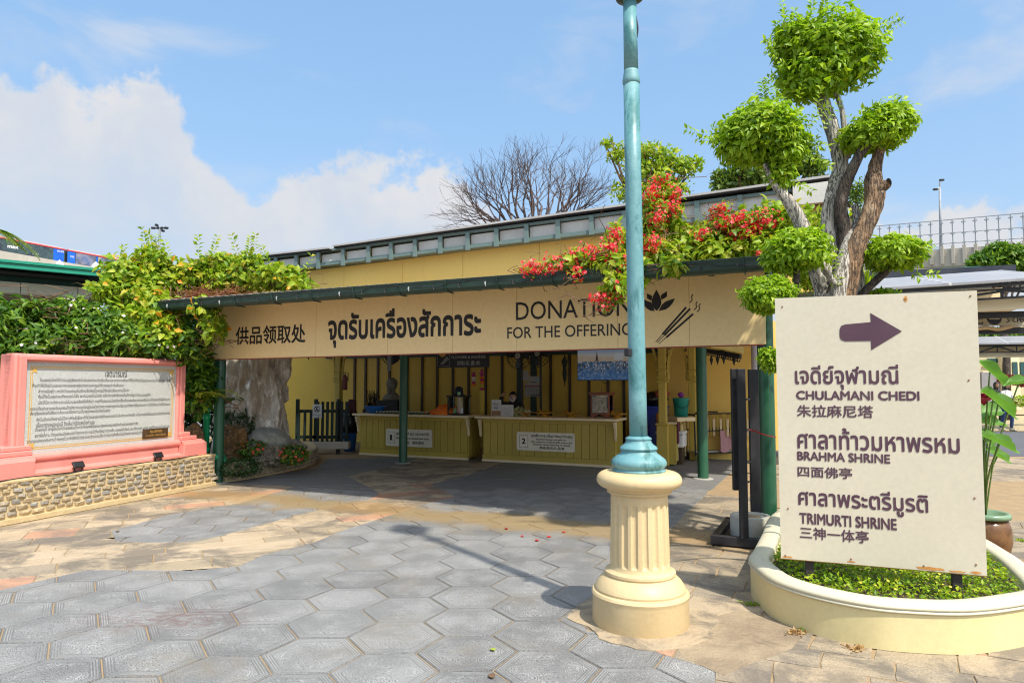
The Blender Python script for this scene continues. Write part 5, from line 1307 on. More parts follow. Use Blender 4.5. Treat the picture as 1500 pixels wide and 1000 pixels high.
th = thing('flower_bunch', cpos(760, CF + .22), 'bunch of pale cream flowers lying beside the white leaflets', 'flowers')
leaf_cloud('petals', [tuple(cpos(760, CF + .22, CT + .08)) + (.16, .1, .09)], 260, .06, leaf_mat('cream_petals', [(.55, .48, .28), (.6, .55, .4), (.3, .35, .1)], .2), th, ratio=.7)
# wooden donation box with carved feet
c = cpos(882, CF + .3)
WOODR = M('red_brown_wood', (.20, .055, .025), (.28, .09, .04), 6, .45, .1, 30, stretch=(1, 1, .2))
gb = glass_case(c, .38, .30, .46, WOODR, 'red-brown wooden donation box with a glass front on the right counter', .07, 'donation_box')
q = MB(); q.box(c + Vector((0, 0, .485)), (.44, .36, .02), rz=BF.rot(), bev=.006); q.cyl(c + Vector((0, 0, .49)), c + Vector((0, 0, .58)), .014, .008, 8); q.build('finial_top', WOODR, gb)
q = MB(); fbox(BF, *(lambda t: (t - .14, t + .14))(BF.tz(882, 600, CF + .3)[0]), CF + .12, CF + .14, CT + .11, CT + .40, q); 
paper = q.build('notes_inside', M('paper_notes', (.45, .42, .34), (.1, .09, .07), 26, .8, 0), gb)
for s in (-1, 1):
    q = MB(); P = [c + BF.U * s * (.17 - a) + BF.B * -.15 + Vector((0, 0, z)) for a, z in ((0, 0), (.05, 0), (.07, .03), (.12, .05), (.12, .07), (0, .07))]; q.prism(P if s < 0 else P[::-1], BF.B * .03); q.build('carved_foot', WOODR, gb)
# wall fans
def fan(px, py, n, r, label, tilt=0):
    t, z = BF.tz(px, py, n); c = bw(t, n, z); th = thing('fan', c, label, 'fan', 'black pedestal fans behind the right counter')
    R = Matrix.Rotation(BF.rot(), 3, 'Z') @ Matrix.Rotation(math.radians(90 + tilt), 3, 'X'); q = MB()
    for rr_, dz in ((r, 0), (r * .98, .06), (r * .8, .09), (r * .55, .105), (r * .3, .11)): q.tube([c + R @ Vector((rr_ * math.cos(a), rr_ * math.sin(a), dz)) for a in [k * math.pi / 14 for k in range(28)]], .006, 4, closed=True)
    for k in range(20): a = k * math.pi / 10; q.tube([c + R @ Vector((q_ * math.cos(a), q_ * math.sin(a), dz)) for q_, dz in ((r * .1, .11), (r * .6, .10), (r * .98, .05), (r, 0))], .003, 4)
    o = q.build('guard', BLACKM, th); o['kind'] = 'stuff'
    q = MB(); q.lathe(c, [(.001, .112), (.06, .112), (.07, .105), (.0, .10)], 16, M=R); q.build('hub_cap', M('fan_cap', (.35, .34, .30), bump=0), th, True)
    for k in range(4):
        q = MB(); a = k * math.pi / 2; P = [c + R @ Vector((x * math.cos(a) - y * math.sin(a), x * math.sin(a) + y * math.cos(a), zz)) for x, y, zz in ((.04, -.03, .05), (r * .85, -.09, .03), (r * .88, .04, .07), (.04, .03, .07))]; q.prism(P, R @ Vector((0, 0, .004))); q.build('blade', M('fan_blade', (.05, .05, .055), rough=.3, bump=0), th)
    q = MB(); q.cyl(c - R @ Vector((0, 0, .02)), c - R @ Vector((0, 0, .18)), .06, .05, 12); q.cyl(c - R @ Vector((0, 0, .12)), Vector((c.x, c.y, 0)) - R @ Vector((0, 0, .12)), .025, .03, 10); q.lathe(Vector((c.x, c.y, 0)) - R @ Vector((0, 0, .12)), [(.22, 0), (.2, .03), (.04, .05), (.03, .06)], 16); q.build('stand', BLACKM, th)
fan(761, 521, 5.9, .30, 'black fan facing forward, the left of the two behind the right counter'); fan(789, 518, 6.3, .30, 'black fan half hidden, the right of the two behind the right counter')
# calendar and notices on the post
def paper_(px0, py0, px1, py1, n, lab, mat, name='calendar'):
    th = thing(name, bw(BF.tz((px0 + px1) / 2, py1, n)[0], n, BF.tz(px0, py1, n)[1]), lab, name.replace('_', ' ')); o, r = plate('sheet', BF, n, px0, py0, px1, py1, mat, th, .01); return th, r
PAPER = M('calendar_paper', (.42, .40, .37), bump=0); NC = 6.6
th, (t0, t1, z0, z1) = paper_(768.5, 560, 791.5, 580.5, NC, 'white wall calendar with rows of dates on the dark post', PAPER)
for i in range(5):
    for j in range(7):
        a = t0 + (j + .3) / 7.2 * (t1 - t0); b = z0 + (4 - i + .35) / 7 * (z1 - z0)
        text_on(BF, NC - .003, str(i * 7 + j + 1) if i * 7 + j < 31 else '1', a, a + .035, b, b + .03, INK, th, res=1)
mesh_obj('red_heading', [bw(t0 + .01, NC - .002, z0 + .72 * (z1 - z0)), bw(t1 - .01, NC - .002, z0 + .72 * (z1 - z0)), bw(t1 - .01, NC - .002, z0 + .78 * (z1 - z0)), bw(t0 + .01, NC - .002, z0 + .78 * (z1 - z0))], [(0, 1, 2, 3)], M('faded_red', (.35, .05, .04), bump=0), th)
paper_(763, 543, 774, 557.5, NC, 'blank pale sheet pinned above and left of the wall calendar', PAPER, 'paper_sheet'); th, r = paper_(774.5, 551, 791, 559, NC, 'small printed card with a pale blue emblem above the wall calendar', PAPER, 'printed_card')
ring(BF, NC - .003, r[1] - .07, (r[2] + r[3]) / 2, .045, .02, M('pale_blue_print', (.2, .4, .45), bump=0), th)
# dark umbrella hanging point down
t, zu = BF.tz(827, 521, 6.8); zl = BF.tz(828, 566, 6.8)[1]; c = bw(t, 6.8, zu)
um = thing('umbrella', c, 'folded dark green umbrella hanging point down on the back wall', 'umbrella'); H_ = zu - zl
q = MB(); q.lathe(bw(t, 6.8, zl), [(.006, 0), (.01, .06), (.03, .15), (.055, H_ * .4), (.04, H_ * .62), (.075, H_ * .82), (.03, H_ * .93), (.012, H_)], 10); q.build('folded_canopy', M('dark_green_cloth', (.012, .03, .02), bump=.3), um, True)
q = MB(); q.tube([bw(t, 6.8, zu), bw(t, 6.8, zu + .12), bw(t + .02, 6.8, zu + .17), bw(t + .05, 6.8, zu + .15)], .01, 6); q.build('handle', BROWN, um, True)
# television
def tv():
    m, T, b = new_mat('crowd_picture'); tc = T.n.new('ShaderNodeTexCoord').outputs['Generated']; sep = T.n.new('ShaderNodeSeparateXYZ'); T.l.new(tc, sep.inputs[0]); u, v = sep.outputs[0], sep.outputs[2]
    vo = T.n.new('ShaderNodeTexVoronoi'); vo.inputs['Scale'].default_value = 26; T.l.new(T.vmath('MULTIPLY', tc, (1, 1, .75)), vo.inputs['Vector'])
    crowd = T.ramp(T.math('FRACT', T.math('MULTIPLY', T.vmath('LENGTH', vo.outputs['Color']), 3.1)), [(0, (.01, .015, .02)), (.3, (.02, .05, .11)), (.55, (.05, .11, .22)), (.8, (.12, .14, .16)), (.92, (.25, .25, .25))])
    crowd = T.mix(T.smooth(v, .1, .45), T.mix(.6, crowd, (.01, .09, .25)), crowd)
    skyc = T.mix(T.smooth(v, .68, 1.0), (.30, .28, .25), (.10, .17, .26)); wall = T.mix(T.noise(tc, 9, 3), (.20, .15, .11), (.34, .28, .22))
    up = T.mix(T.smooth(T.math('ADD', v, T.math('MULTIPLY', u, .1)), .76, .8), wall, skyc)
    g = T.math('MULTIPLY', T.smooth(T.math('ABSOLUTE', T.math('SUBTRACT', u, .80)), .085, .08), T.smooth(T.math('ABSOLUTE', T.math('SUBTRACT', v, .72)), .11, .10)); up = T.mix(g, up, (.28, .29, .30))
    s = T.math('MULTIPLY', T.smooth(T.math('ADD', T.math('ABSOLUTE', T.math('SUBTRACT', u, .38)), T.math('MULTIPLY', T.math('SUBTRACT', v, .6), .09)), .035, .02), T.smooth(v, .55, .58)); up = T.mix(s, up, (.03, .025, .02))
    col = T.mix(T.smooth(T.math('ADD', v, T.math('MULTIPLY', T.noise(tc, 20, 2), .08)), .60, .63), crowd, up)
    T.put(b.inputs['Base Color'], (.01, .01, .01, 1)); T.put(b.inputs['Emission Color'], col); b.inputs['Emission Strength'].default_value = .38; b.inputs['Roughness'].default_value = .3; return m
NT_ = 5.6; tvt = thing('television', bw(BF.tz(880, 557, NT_)[0], NT_, 1.62), 'wide television showing a blue clad crowd, hung above the right counter', 'television')
t0, z1 = BF.tz(846, 506, NT_); t1, z0 = BF.tz(922, 556, NT_); TF = Frame(bw(t0, NT_, 0), BF.U[:2]); z1 = z0 + (t1 - t0) * .60
q = MB(); fbox(BF, t0 - .012, t1 + .012, NT_ + .004, NT_ + .05, z0 - .012, z1 + .012, q, .006); q.build('casing', BLACKM, tvt)
q = MB(); fbox(BF, t0, t1, NT_, NT_ + .006, z0, z1, q); q.build('screen', tv(), tvt)
q = MB(); q.bar(bw((t0 + t1) / 2, NT_ + .05, (z0 + z1) / 2), bw((t0 + t1) / 2, NT_ + .05, 3.3), .05, .04, up=(0, 1, 0)); q.tube([bw((t0 + t1) / 2 + .02 + .06 * math.cos(a), NT_ + .03, z0 - .03 + .04 * math.sin(a)) for a in [k * .5 for k in range(12)]], .006, 4); q.build('mount', BLACKM, tvt)
# grey bust, broom bundle, hanging gear behind the left counter
t = BF.tz(574, 580, 6.3)[0]; st = thing('grey_statue', bw(t, 6.3, 0), 'grey bearded bust on a dark cupboard behind the left counter', 'statue')
c = bw(t, 6.3, 0); zc = BF.tz(574, 573, 6.3)[1]; SGR = M('grey_stone_bust', (.20, .19, .15), (.12, .11, .09), 8, .8, .3)
q = MB(); fbox(BF, t - .30, t + .30, 6.1, 6.5, 0, zc - .22, q, .01); q.build('cupboard', M('black_cupboard', (.02, .018, .015)), st)
q = MB(); q.lathe(Vector((c.x, c.y, zc - .22)), [(.22, 0), (.24, .06), (.16, .14), (.09, .2), (.085, .26), (.13, .33), (.145, .42), (.12, .50), (.05, .56), (.0, .57)], 20); q.build('bust', SGR, st, True)
q = MB(); q.lathe(Vector((c.x, c.y, zc - .12)) - BF.B * .11, [(.0, 0), (.045, .06), (.06, .14), (.05, .2), (.0, .22)], 10); q.build('beard', SGR, st, True)
t = BF.tz(545, 590, 6.2)[0]; q = MB(); rq = random.Random(1)
for k in range(60): a = bw(t + rq.uniform(-.12, .12), 6.2 + rq.uniform(-.05, .05), .95); q.tube([a, a + Vector((rq.uniform(-.12, .12), rq.uniform(-.05, .05), rq.uniform(.3, .48)))], .006, 3)
q.box(bw(t, 6.2, .5), (.36, .3, .9), rz=BF.rot()); tag(q.build('incense_bin', M('dark_bin', (.03, .022, .02)), None), 'dark bin full of upright incense sticks behind the blue basin', 'bin', kind=None)
t = BF.tz(574, 530, 5.9)[0]; q = MB()
th = thing('hanging_fan', bw(t, 5.9, 2.2), 'dark round fan with a hanging cloth high behind the first counter', 'fan')
zc2 = BF.tz(574, 518, 5.9)[1]; q.tube([bw(t + .26 * math.cos(a), 5.85, zc2 + .26 * math.sin(a)) for a in [k * math.pi / 12 for k in range(24)]], .012, 5, closed=True); q.build('guard', BLACKM, th)
q = MB(); q.lathe(bw(t, 5.95, zc2), [(.0, 0), (.24, .01), (.24, .04), (.0, .05)], 20, M=Matrix.Rotation(BF.rot(), 3, 'Z') @ Matrix.Rotation(math.pi / 2, 3, 'X')); q.build('housing', BLACKM, th)
q = MB(); fbox(BF, t - .05, t + .06, 5.78, 5.79, zc2 - .42, zc2 + .05, q); q.build('cloth', M('grey_cloth', (.22, .21, .18), bump=.3), th)
# fire extinguisher on the left column
th = thing('fire_extinguisher', at(505, 568, 15.3), 'small dark red fire extinguisher on the wall left of the first counter', 'extinguisher'); c = at(505, 571, 15.3)
q = MB(); q.lathe(c, [(.05, 0), (.06, .01), (.06, .28), (.03, .33), (.015, .35)], 12); q.build('cylinder', M('dim_red', (.12, .03, .02), bump=0), th, True)
q = MB(); q.tube([c + Vector((0, 0, .35)), c + Vector((.02, 0, .40)), c + Vector((.07, 0, .38)), c + Vector((.075, -.01, .2))], .01, 6); q.build('hose', BLACKM, th)
# dark swing stool and blue bin at the left end of the counter
th = thing('blue_bin', gp(512, 663), 'blue plastic bin with a black bag in it beside the left counter', 'bin'); c = gp(512, 660)
q = MB(); q.lathe(c, [(.13, 0), (.17, .42), (.175, .43)], 16); q.build('body', BLUEP, th, True)
q = MB(); q.lathe(c + Vector((0, 0, .43)), [(.19, 0), (.20, .15), (.22, .35), (.17, .5), (.08, .56), (.0, .57)], 14); q.build('bin_bag', M('black_bag', (.012, .012, .014), rough=.25, bump=.6, bscale=12), th, True)

# ------------------------------------------------------------------ people (skin-modifier bodies)
def skin_body(name, nodes, edges, mat, parent, root=0, sub=2):
    me = bpy.data.meshes.new(name); me.from_pydata([tuple(n[0]) for n in nodes], edges, []); ob = bpy.data.objects.new(name, me); COL.objects.link(ob)
    sk = ob.modifiers.new('s', 'SKIN'); sk.use_smooth_shade = True; sk.branch_smoothing = .6
    if not me.skin_vertices: 
        bpy.context.view_layer.objects.active = ob
    for i, n in enumerate(nodes):
        v = me.skin_vertices[0].data[i]; r = n[1]; v.radius = (r, r) if not isinstance(r, tuple) else r; v.use_root = (i == root)
    ss = ob.modifiers.new('u', 'SUBSURF'); ss.levels = sub; ss.render_levels = sub
    dg = bpy.context.evaluated_depsgraph_get(); dg.update(); m2 = bpy.data.meshes.new_from_object(ob.evaluated_get(dg))
    V = np.array([tuple(v.co) for v in m2.vertices]); F = [tuple(p.vertices) for p in m2.polygons]
    bpy.data.objects.remove(ob); bpy.data.meshes.remove(m2)
    return mesh_obj(name, V, F, mat, parent, True)
SKIN = M('skin', (.38, .22, .14), (.42, .26, .17), 5, .5, 0); HAIR = M('black_hair', (.012, .010, .009), (.02, .016, .014), 20, .5, .2)
def head(c, fwd, parent, mask=None, hairlen=.0, r=.1):
    """head with face, ears and hair: fwd is the looking direction"""
    c = Vector(c); f = Vector(fwd).normalized(); s = f.cross(Vector((0, 0, 1))).normalized(); u = s.cross(f); R = Matrix((s, f, u)).transposed(); k = r / .1
    V = []; F = []; n1, n2 = 14, 12
    for i in range(n1 + 1):
        th = math.pi * i / n1
        for j in range(n2 * 2):
            ph = math.pi * j / n2; x = math.sin(th) * math.cos(ph); y = math.sin(th) * math.sin(ph); z = math.cos(th)
            w = 1 - .22 * max(0, -z) ** 1.2; p = Vector((.076 * x * w, .092 * y * (1 - .1 * max(0, -z)), .118 * z))
            if y > .75 and -.35 < z < .1 and abs(x) < .22: p.y += .022 * (1 - abs(x) / .22)      # nose
            if y > .6 and abs(z - .12) < .12 and .2 < abs(x) < .6: p.y -= .008                  # eye sockets
            V.append(c + R @ (p * k))
    m = n2 * 2
    for i in range(n1):
        for j in range(m): F.append((i * m + j, (i + 1) * m + j, (i + 1) * m + (j + 1) % m, i * m + (j + 1) % m))
    hd = mesh_obj('head', V, F, SKIN, parent, True)
    for sx in (-1, 1):
        q = MB(); q.lathe(c + R @ (Vector((sx * .031, .083, .014)) * k), [(.001, -.006), (.009, 0), (.001, .006)], 8); q.build('eye', BLACKM, hd)
        q = MB(); q.lathe(c + R @ (Vector((sx * .076, .0, -.01)) * k) - Vector((0, 0, .02)), [(.004, 0), (.012, .012), (.012, .03), (.003, .042)], 8); q.build('ear', SKIN, hd)
    q = MB(); q.bar(c + R @ (Vector((-.024, .086, -.05)) * k), c + R @ (Vector((.024, .086, -.05)) * k), .008, .008); q.build('mouth', M('lips', (.3, .1, .08), bump=0), hd)
    V = []; F = []
    for i in range(9):
        th = math.pi * .62 * i / 8
        for j in range(16):
            ph = 2 * math.pi * j / 16; x = math.sin(th) * math.cos(ph); y = math.sin(th) * math.sin(ph); z = math.cos(th)
            if y > .3: z = max(z, .42)
            p = Vector((.088 * x, .104 * y - .006, .126 * z + .004))
            if hairlen and y < .2 and i == 8: p.z -= hairlen; 
            V.append(c + R @ (p * k))
    for i in range(8):
        for j in range(16): F.append((i * 16 + j, (i + 1) * 16 + j, (i + 1) * 16 + (j + 1) % 16, i * 16 + (j + 1) % 16))
    mesh_obj('hair', V, F, HAIR, hd, True)
    if mask:
        q = MB(); P = [c + R @ (Vector((x * .066, .098 - .02 * x * x, z)) * k) for x, z in ((-1, .0), (0, .012), (1, .0), (.8, -.075), (0, -.10), (-.8, -.075))]; q.prism(P, R @ Vector((0, -.012, 0))); q.build('face_mask', mask, hd)
    return hd
def hand(p, d, up, parent, s=1.0):
    p = Vector(p); d = Vector(d).normalized(); up = Vector(up); sd = d.cross(up).normalized(); up = sd.cross(d)
    q = MB(); q.box(p + d * .04 * s, (.075 * s, .085 * s, .028 * s), M=Matrix((sd, d, up)).transposed(), bev=.01 * s)
    for k, (o, L) in enumerate(((-.028, .065), (-.009, .078), (.010, .073), (.028, .058))):
        a = p + d * .078 * s + sd * o * s; b = a + d * L * .5 * s - up * .006; c = b + (d * .7 - up * .6).normalized() * L * .5 * s; q.tube([a - d * .02 * s, a, b, c], [.0095 * s, .009 * s, .0085 * s, .006 * s], 6)
    a = p + d * .02 * s - sd * .035 * s; q.tube([a, a - sd * .02 * s + d * .03 * s, a - sd * .022 * s + d * .055 * s], [.012 * s, .01 * s, .007 * s], 6)
    return q.build('hand', SKIN, parent, True)
def person(name_label, foot, face, top, trousers, pose, cat='person', group=None, mask=None, seated=False, scale=1.0, hairlen=.15):
    F0 = Vector(foot); f = Vector((face[0], face[1], 0)).normalized(); s = Vector((f.y, -f.x, 0)); 
    def Pp(x, y, z): return F0 + s * x * scale + f * y * scale + Vector((0, 0, z * scale))
    th = thing('person', F0, name_label, cat, group)
    P = pose
    nodes = [(Pp(*P['hip']), .125 * scale), (Pp(*P['belly']), .115 * scale), (Pp(*P['chest']), .135 * scale), (Pp(*P['neck']), .055 * scale)]
    edges = [(0, 1), (1, 2), (2, 3)]
    for sd in ('l', 'r'):
        k = len(nodes); nodes += [(Pp(*P['sh' + sd]), .062 * scale), (Pp(*P['el' + sd]), .045 * scale), (Pp(*P['wr' + sd]), .030 * scale)]; edges += [(2, k), (k, k + 1), (k + 1, k + 2)]
    b = skin_body('torso', nodes, edges, top, th)
    nodes = [(Pp(*P['hip']), .13 * scale)]; edges = []
    for sd in ('l', 'r'):
        k = len(nodes); nodes += [(Pp(*P['th' + sd]), .09 * scale), (Pp(*P['kn' + sd]), .062 * scale), (Pp(*P['an' + sd]), .050 * scale)]; edges += [(0, k), (k, k + 1), (k + 1, k + 2)]
    skin_body('trousers', nodes, edges, trousers, th)
    for sd in ('l', 'r'):
        a = Pp(*P['an' + sd]); q = MB(); q.box(a + f * .06 * scale - Vector((0, 0, .045 * scale)), (.09 * scale, .25 * scale, .075 * scale), rz=math.atan2(f.y, f.x) - math.pi / 2, bev=.025); q.build('shoe', M('pale_shoe', (.45, .40, .28), bump=0), th, True)
        w = Pp(*P['wr' + sd]); e = Pp(*P['el' + sd]); hand(w, w - e, (0, 0, 1), th, scale)
    head(Pp(*P['head']), f, th, mask, hairlen, .1 * scale)
    return th, Pp
WALK = dict(hip=(0, 0, .88), belly=(0, .01, 1.02), chest=(0, .02, 1.22), neck=(0, .02, 1.40), head=(0, .05, 1.53), shl=(-.16, .02, 1.31), shr=(.16, .02, 1.31), ell=(-.21, .02, 1.05), elr=(.21, .04, 1.06), wrl=(-.06, .20, 1.07), wrr=(.07, .20, 1.10),
            thl=(-.09, 0, .80), thr=(.09, .02, .80), knl=(-.10, .10, .46), knr=(.10, -.04, .46), anl=(-.10, .05, .09), anr=(.11, -.16, .10))
sel = dict(hip=(0, 0, .50), belly=(0, .04, .66), chest=(0, .12, .86), neck=(0, .18, 1.0), head=(0, .22, 1.10), shl=(-.16, .13, .95), shr=(.16, .13, .95), ell=(-.24, .25, .78), elr=(.30, .28, .98), wrl=(-.10, .42, .80), wrr=(.20, .38, 1.12),
           thl=(-.10, .06, .48), thr=(.10, .06, .48), knl=(-.12, .42, .50), knr=(.12, .42, .50), anl=(-.12, .40, .09), anr=(.12, .40, .09))
c = bw(BF.tz(755, 585, CF + 1.0)[0], CF + 1.0, .20)
DARKC = M('dark_clothes', (.014, .014, .018), (.022, .022, .028), 10, .8, .1)
pp_, _ = person('seated attendant with black hair and a white face mask leaning behind the right counter', c, (-.25, -1), DARKC, DARKC, sel, mask=M('white_mask', (.5, .5, .5), bump=0), hairlen=.06)
q = MB(); q.box(c + Vector((0, 0, .1)), (.34, .34, .60), rz=.4, bev=.02); q.box(c - BF.B * .42 + Vector((0, 0, -.08)), (.4, .3, .22), rz=BF.rot(), bev=.01); q.box(c - BF.B * .2 + Vector((0, 0, -.15)), (.08, .3, .06), rz=BF.rot()); tag(q.build('stool', BROWN), 'dark stool with a footrest the masked attendant sits on behind the right counter', 'stool')
c = bw(BF.tz(897, 600, CF + 1.2)[0] , CF + 1.2, 0)
person('person in dark clothes bending behind the wooden donation box', c, (-.6, -1), DARKC, DARKC, sel, hairlen=.05, scale=.94)
q = MB(); q.box(c + Vector((0, 0, .19)), (.34, .34, .38), rz=.4, bev=.02); tag(q.build('stool', BROWN), 'low dark stool under the person bending behind the wooden donation box', 'stool')

# ------------------------------------------------------------------ right end of the pavilion: bins, bucket, cupboard, fence, trolley
def gz_(px, py, n): return BF.tz(px, py, n)
nB = 5.9
def blk(name, x0, x1, y0, n, d, mat, label, cat, z0=0.0, bev=.01):
    t0, z1 = BF.tz(x0, y0, n); t1, _ = BF.tz(x1, y0, n); q = MB(); fbox(BF, t0, t1, n, n + d, z0, z1, q, bev); return tag(q.build(name, mat), label, cat), (t0, t1, z1)
DB = M('deep_blue_plastic', (.010, .03, .30), (.012, .04, .36), rough=.35, bump=0)
th = thing('blue_wheelie_bin', bw(BF.tz(955, 650, 6.3)[0], 6.3, 0), 'deep blue bin heaped with dark bags behind the lamp column', 'bin')
t0, z1 = BF.tz(945, 598, 6.2); t1 = BF.tz(972, 598, 6.2)[0]; q = MB(); P = [bw(t0 + .05, 6.2, 0), bw(t1 - .05, 6.2, 0), bw(t1, 6.2, z1), bw(t0, 6.2, z1)]; q.prism(P, BF.B * .5); q.build('body', DB, th)
q = MB(); fbox(BF, t0 - .02, t1 + .02, 6.16, 6.72, z1, z1 + .05, q, .015); q.build('rim', DB, th)
rock('bag_heap', bw(t0 + .1, 6.4, z1 + .18), (.30, .22, .16), M('black_bag', (1, 1, 1)), 21, 'heap of black bags on top of the deep blue bin', 'bags', sub=3); rock('red_cloth_bundle', bw(t0 + .33, 6.3, z1 + .30), (.14, .1, .10), M('brick_red_cloth', (.30, .05, .03), (.4, .1, .06), 9, .8, .3), 22, 'crumpled brick red cloth on the heap of black bags', 'cloth', sub=3)
rock('orange_bag', bw(BF.tz(969, 615, 6.1)[0], 6.05, z1 - .27), (.09, .05, .22), M('amber_bag', (.45, .2, .03), (.3, .1, .03), 9, .6, .2), 24, 'amber coloured bag hanging on the front of the deep blue bin', 'bag', sub=3)
blk('magenta_crate', 940, 946.5, 622, 6.0, .3, M('magenta_plastic', (.35, .01, .10), bump=0), 'narrow magenta container behind the lamp pole', 'container', .3)
blk('green_crate', 960, 971, 658, 5.95, .3, M('green_plastic', (.02, .35, .06), bump=0), 'bright green crate low behind the ochre column', 'crate')
th = thing('white_cool_box', bw(BF.tz(978, 640, 5.6)[0], 5.6, .5), 'white cool box standing at waist height beside the ochre column', 'cool box')
t0, z1 = BF.tz(961, 633, 5.62); t1, z0 = BF.tz(1001, 655.5, 5.62); q = MB(); fbox(BF, t0, t1, 5.62, 6.0, z0, z1 - .04, q, .015); q.build('box_body', WHITE, th); q = MB(); fbox(BF, t0 - .01, t1 + .01, 5.6, 6.02, z1 - .038, z1 + .03, q, .015); q.build('lid', WHITE, th)
q = MB(); fbox(BF, t0 + .04, t1 - .04, 5.66, 6.0, 0, z0 - .005, q); tag(q.build('low_table', BROWN), 'low dark table carrying the white cool box', 'table')
# cupboard of slatted ochre boards receding to the right
o_ = gp(991, 682); e_ = gp(1013, 668); KF = Frame(o_, (e_ - o_)[:2]); kl = (e_ - o_).length; th = thing('low_cupboard', o_, 'low ochre boarded cupboard running back from the ochre column', 'cupboard'); zk = .80
q = MB(); fbox(KF, 0, kl, .03, .22, .02, zk, q); q.build('carcass', OCHRE, th)
q = MB(); fbox(KF, -.02, kl + .02, -.01, .25, zk, zk + .03, q, .006); q.build('top', CTOP, th)
for k in range(9): q = MB(); fbox(KF, kl * k / 9 + .015, kl * (k + 1) / 9 - .015, -.0, .028, .08, zk - .03, q, .004); q.build('slat', CTOP if k % 2 else OCHRE, th)
TEALB = M('teal_bucket_plastic', (.015, .22, .18), (.02, .26, .21), rough=.4, bump=0)
c = KF.w(kl * .45, .25, zk + .035); th = thing('teal_bucket', c, 'large teal lidded bucket with a bail handle on the low cupboard', 'bucket'); zt_ = 1.6
c_ = at(998, 625, o_.y + .6); c = Vector((c_.x, c_.y, zk + .12)); q = MB(); q.lathe(c, [(.13, 0), (.155, .34), (.165, .35), (.165, .38), (.0, .385)], 20); q.build('body', TEALB, th, True)
q = MB(); q.tube([c + Vector((.165 * math.cos(a), -.1 * abs(math.sin(a)) * 1.5, .34 - .16 * math.sin(a))) for a in [k * math.pi / 10 for k in range(11)]], .006, 5); q.build('handle', BLACKM, th)
q = MB(); q.box(c - Vector((0, 0, .045)), (.42, .4, .085), rz=.3, bev=.01); tag(q.build('cream_box', CTOP), 'cream box under the teal bucket', 'box')
rock('purple_bundle', c + Vector((0, 0, .44)), (.06, .05, .055), M('purple_cloth', (.25, .03, .28), bump=.2), 31, 'small purple bundle on the lid of the teal bucket', 'cloth', sub=3)
# cloth over the cupboard's top
q = MB(); fbox(KF, .05, .32, -.03, -.012, .42, zk + .032, q, .008); tag(q.build('maroon_cloth', M('maroon_cloth', (.10, .012, .03), bump=.4)), 'maroon cloth hanging over the front of the low cupboard', 'cloth')
q = MB(); fbox(KF, kl + .05, kl + .42, .02, .3, .0, .78, q, .08); tag(q.build('grey_sack', M('grey_blue_cloth', (.10, .11, .14), (.05, .05, .07), 7, .9, .5)), 'bulky grey sack standing beside the low cupboard and the trolley', 'sack')
# low picket fence behind the trolley
FY = BF; nf = 6.75
th = thing('low_fence', bw(BF.tz(1055, 660, nf)[0], nf, 0), 'low fence of alternating cream and ochre pickets under the yellow wall', 'fence')
for i, x in enumerate(range(1034, 1100, 5)):
    t0, _ = BF.tz(x, 620, nf); t1, _ = BF.tz(x + 3.6, 620, nf); q = MB(); fbox(BF, t0, t1, nf + (.02 if i % 2 else 0), nf + .03 + (.02 if i % 2 else 0), .5, BF.tz(x, 606 if i % 2 else 613, nf)[1], q, .004); q.build('picket', OCHRE if i % 2 else CTOP, th)
q = MB(); fbox(BF, BF.tz(1030, 620, nf)[0], BF.tz(1101, 620, nf)[0], nf + .052, nf + .08, .6, .68, q); q.build('rail', BROWN, th)
blk('black_bag_row', 1037, 1051, 604, 6.6, .12, BLACKM, 'pair of black boxes on top of the low picket fence', 'boxes', 1.02)
# trolley
T0 = gp(1018, 676); T1 = gp(1104, 672); TF_ = Frame(T0, (T1 - T0)[:2]); tl_ = (T1 - T0).length
th = thing('trolley', T0, 'dark steel hand trolley parked in front of the low picket fence', 'trolley')
q = MB(); 
for n in (0, .5):
    q.tube([TF_.w(.02, n, .12), TF_.w(.0, n, .95), TF_.w(.06, n, 1.0), TF_.w(.14, n, .98)], .018, 8)
    q.tube([TF_.w(.02, n, .16), TF_.w(tl_, n, .16)], .016, 8); q.tube([TF_.w(.1, n, .62), TF_.w(tl_, n, .62)], .012, 8); q.tube([TF_.w(tl_ - .02, n, .14), TF_.w(tl_ - .02, n, .98)], .016, 8)
q.tube([TF_.w(.0, 0, .95), TF_.w(.0, .5, .95)], .018, 8); q.tube([TF_.w(.05, 0, .97), TF_.w(tl_, 0, .97)], .014, 8)
q.build('frame', BLACKM, th)
q = MB(); fbox(TF_, .05, tl_ - .04, .02, .48, .18, .20, q); q.build('deck', STEEL, th)
for t in (.15, tl_ - .15):
    for n in (.04, .46): q = MB(); cc = TF_.w(t, n, .07); q.tube([cc - TF_.B * .018, cc + TF_.B * .018], .068, 14); q.build('wheel', BLACKM, th)
q = MB(); t0 = TF_.tz(1054, 640, -.02)[0]; t1 = TF_.tz(1078, 640, -.02)[0]
V = []; F = []
for i in range(9):
    for j in range(8):
        a = t0 + (t1 - t0) * i / 8; z = .62 - .42 * j / 7 - .04 * math.sin(i * .8) * (j / 7); V.append(TF_.w(a, -.03 - .015 * math.sin(i * 2.1 + j * .3) - .01, z))
for i in range(8):
    for j in range(7): F.append((i * 8 + j, i * 8 + j + 1, (i + 1) * 8 + j + 1, (i + 1) * 8 + j))
V2 = [v + TF_.B * .006 for v in V]; n_ = len(V); o = mesh_obj('pink_towel', V + V2, F + [tuple(n_ + i for i in f[::-1]) for f in F], M('faded_pink_towel', (.42, .22, .24), (.5, .3, .3), 10, .9, .3), None, True); tag(o, 'faded pink towel hanging over the trolley rail', 'towel')
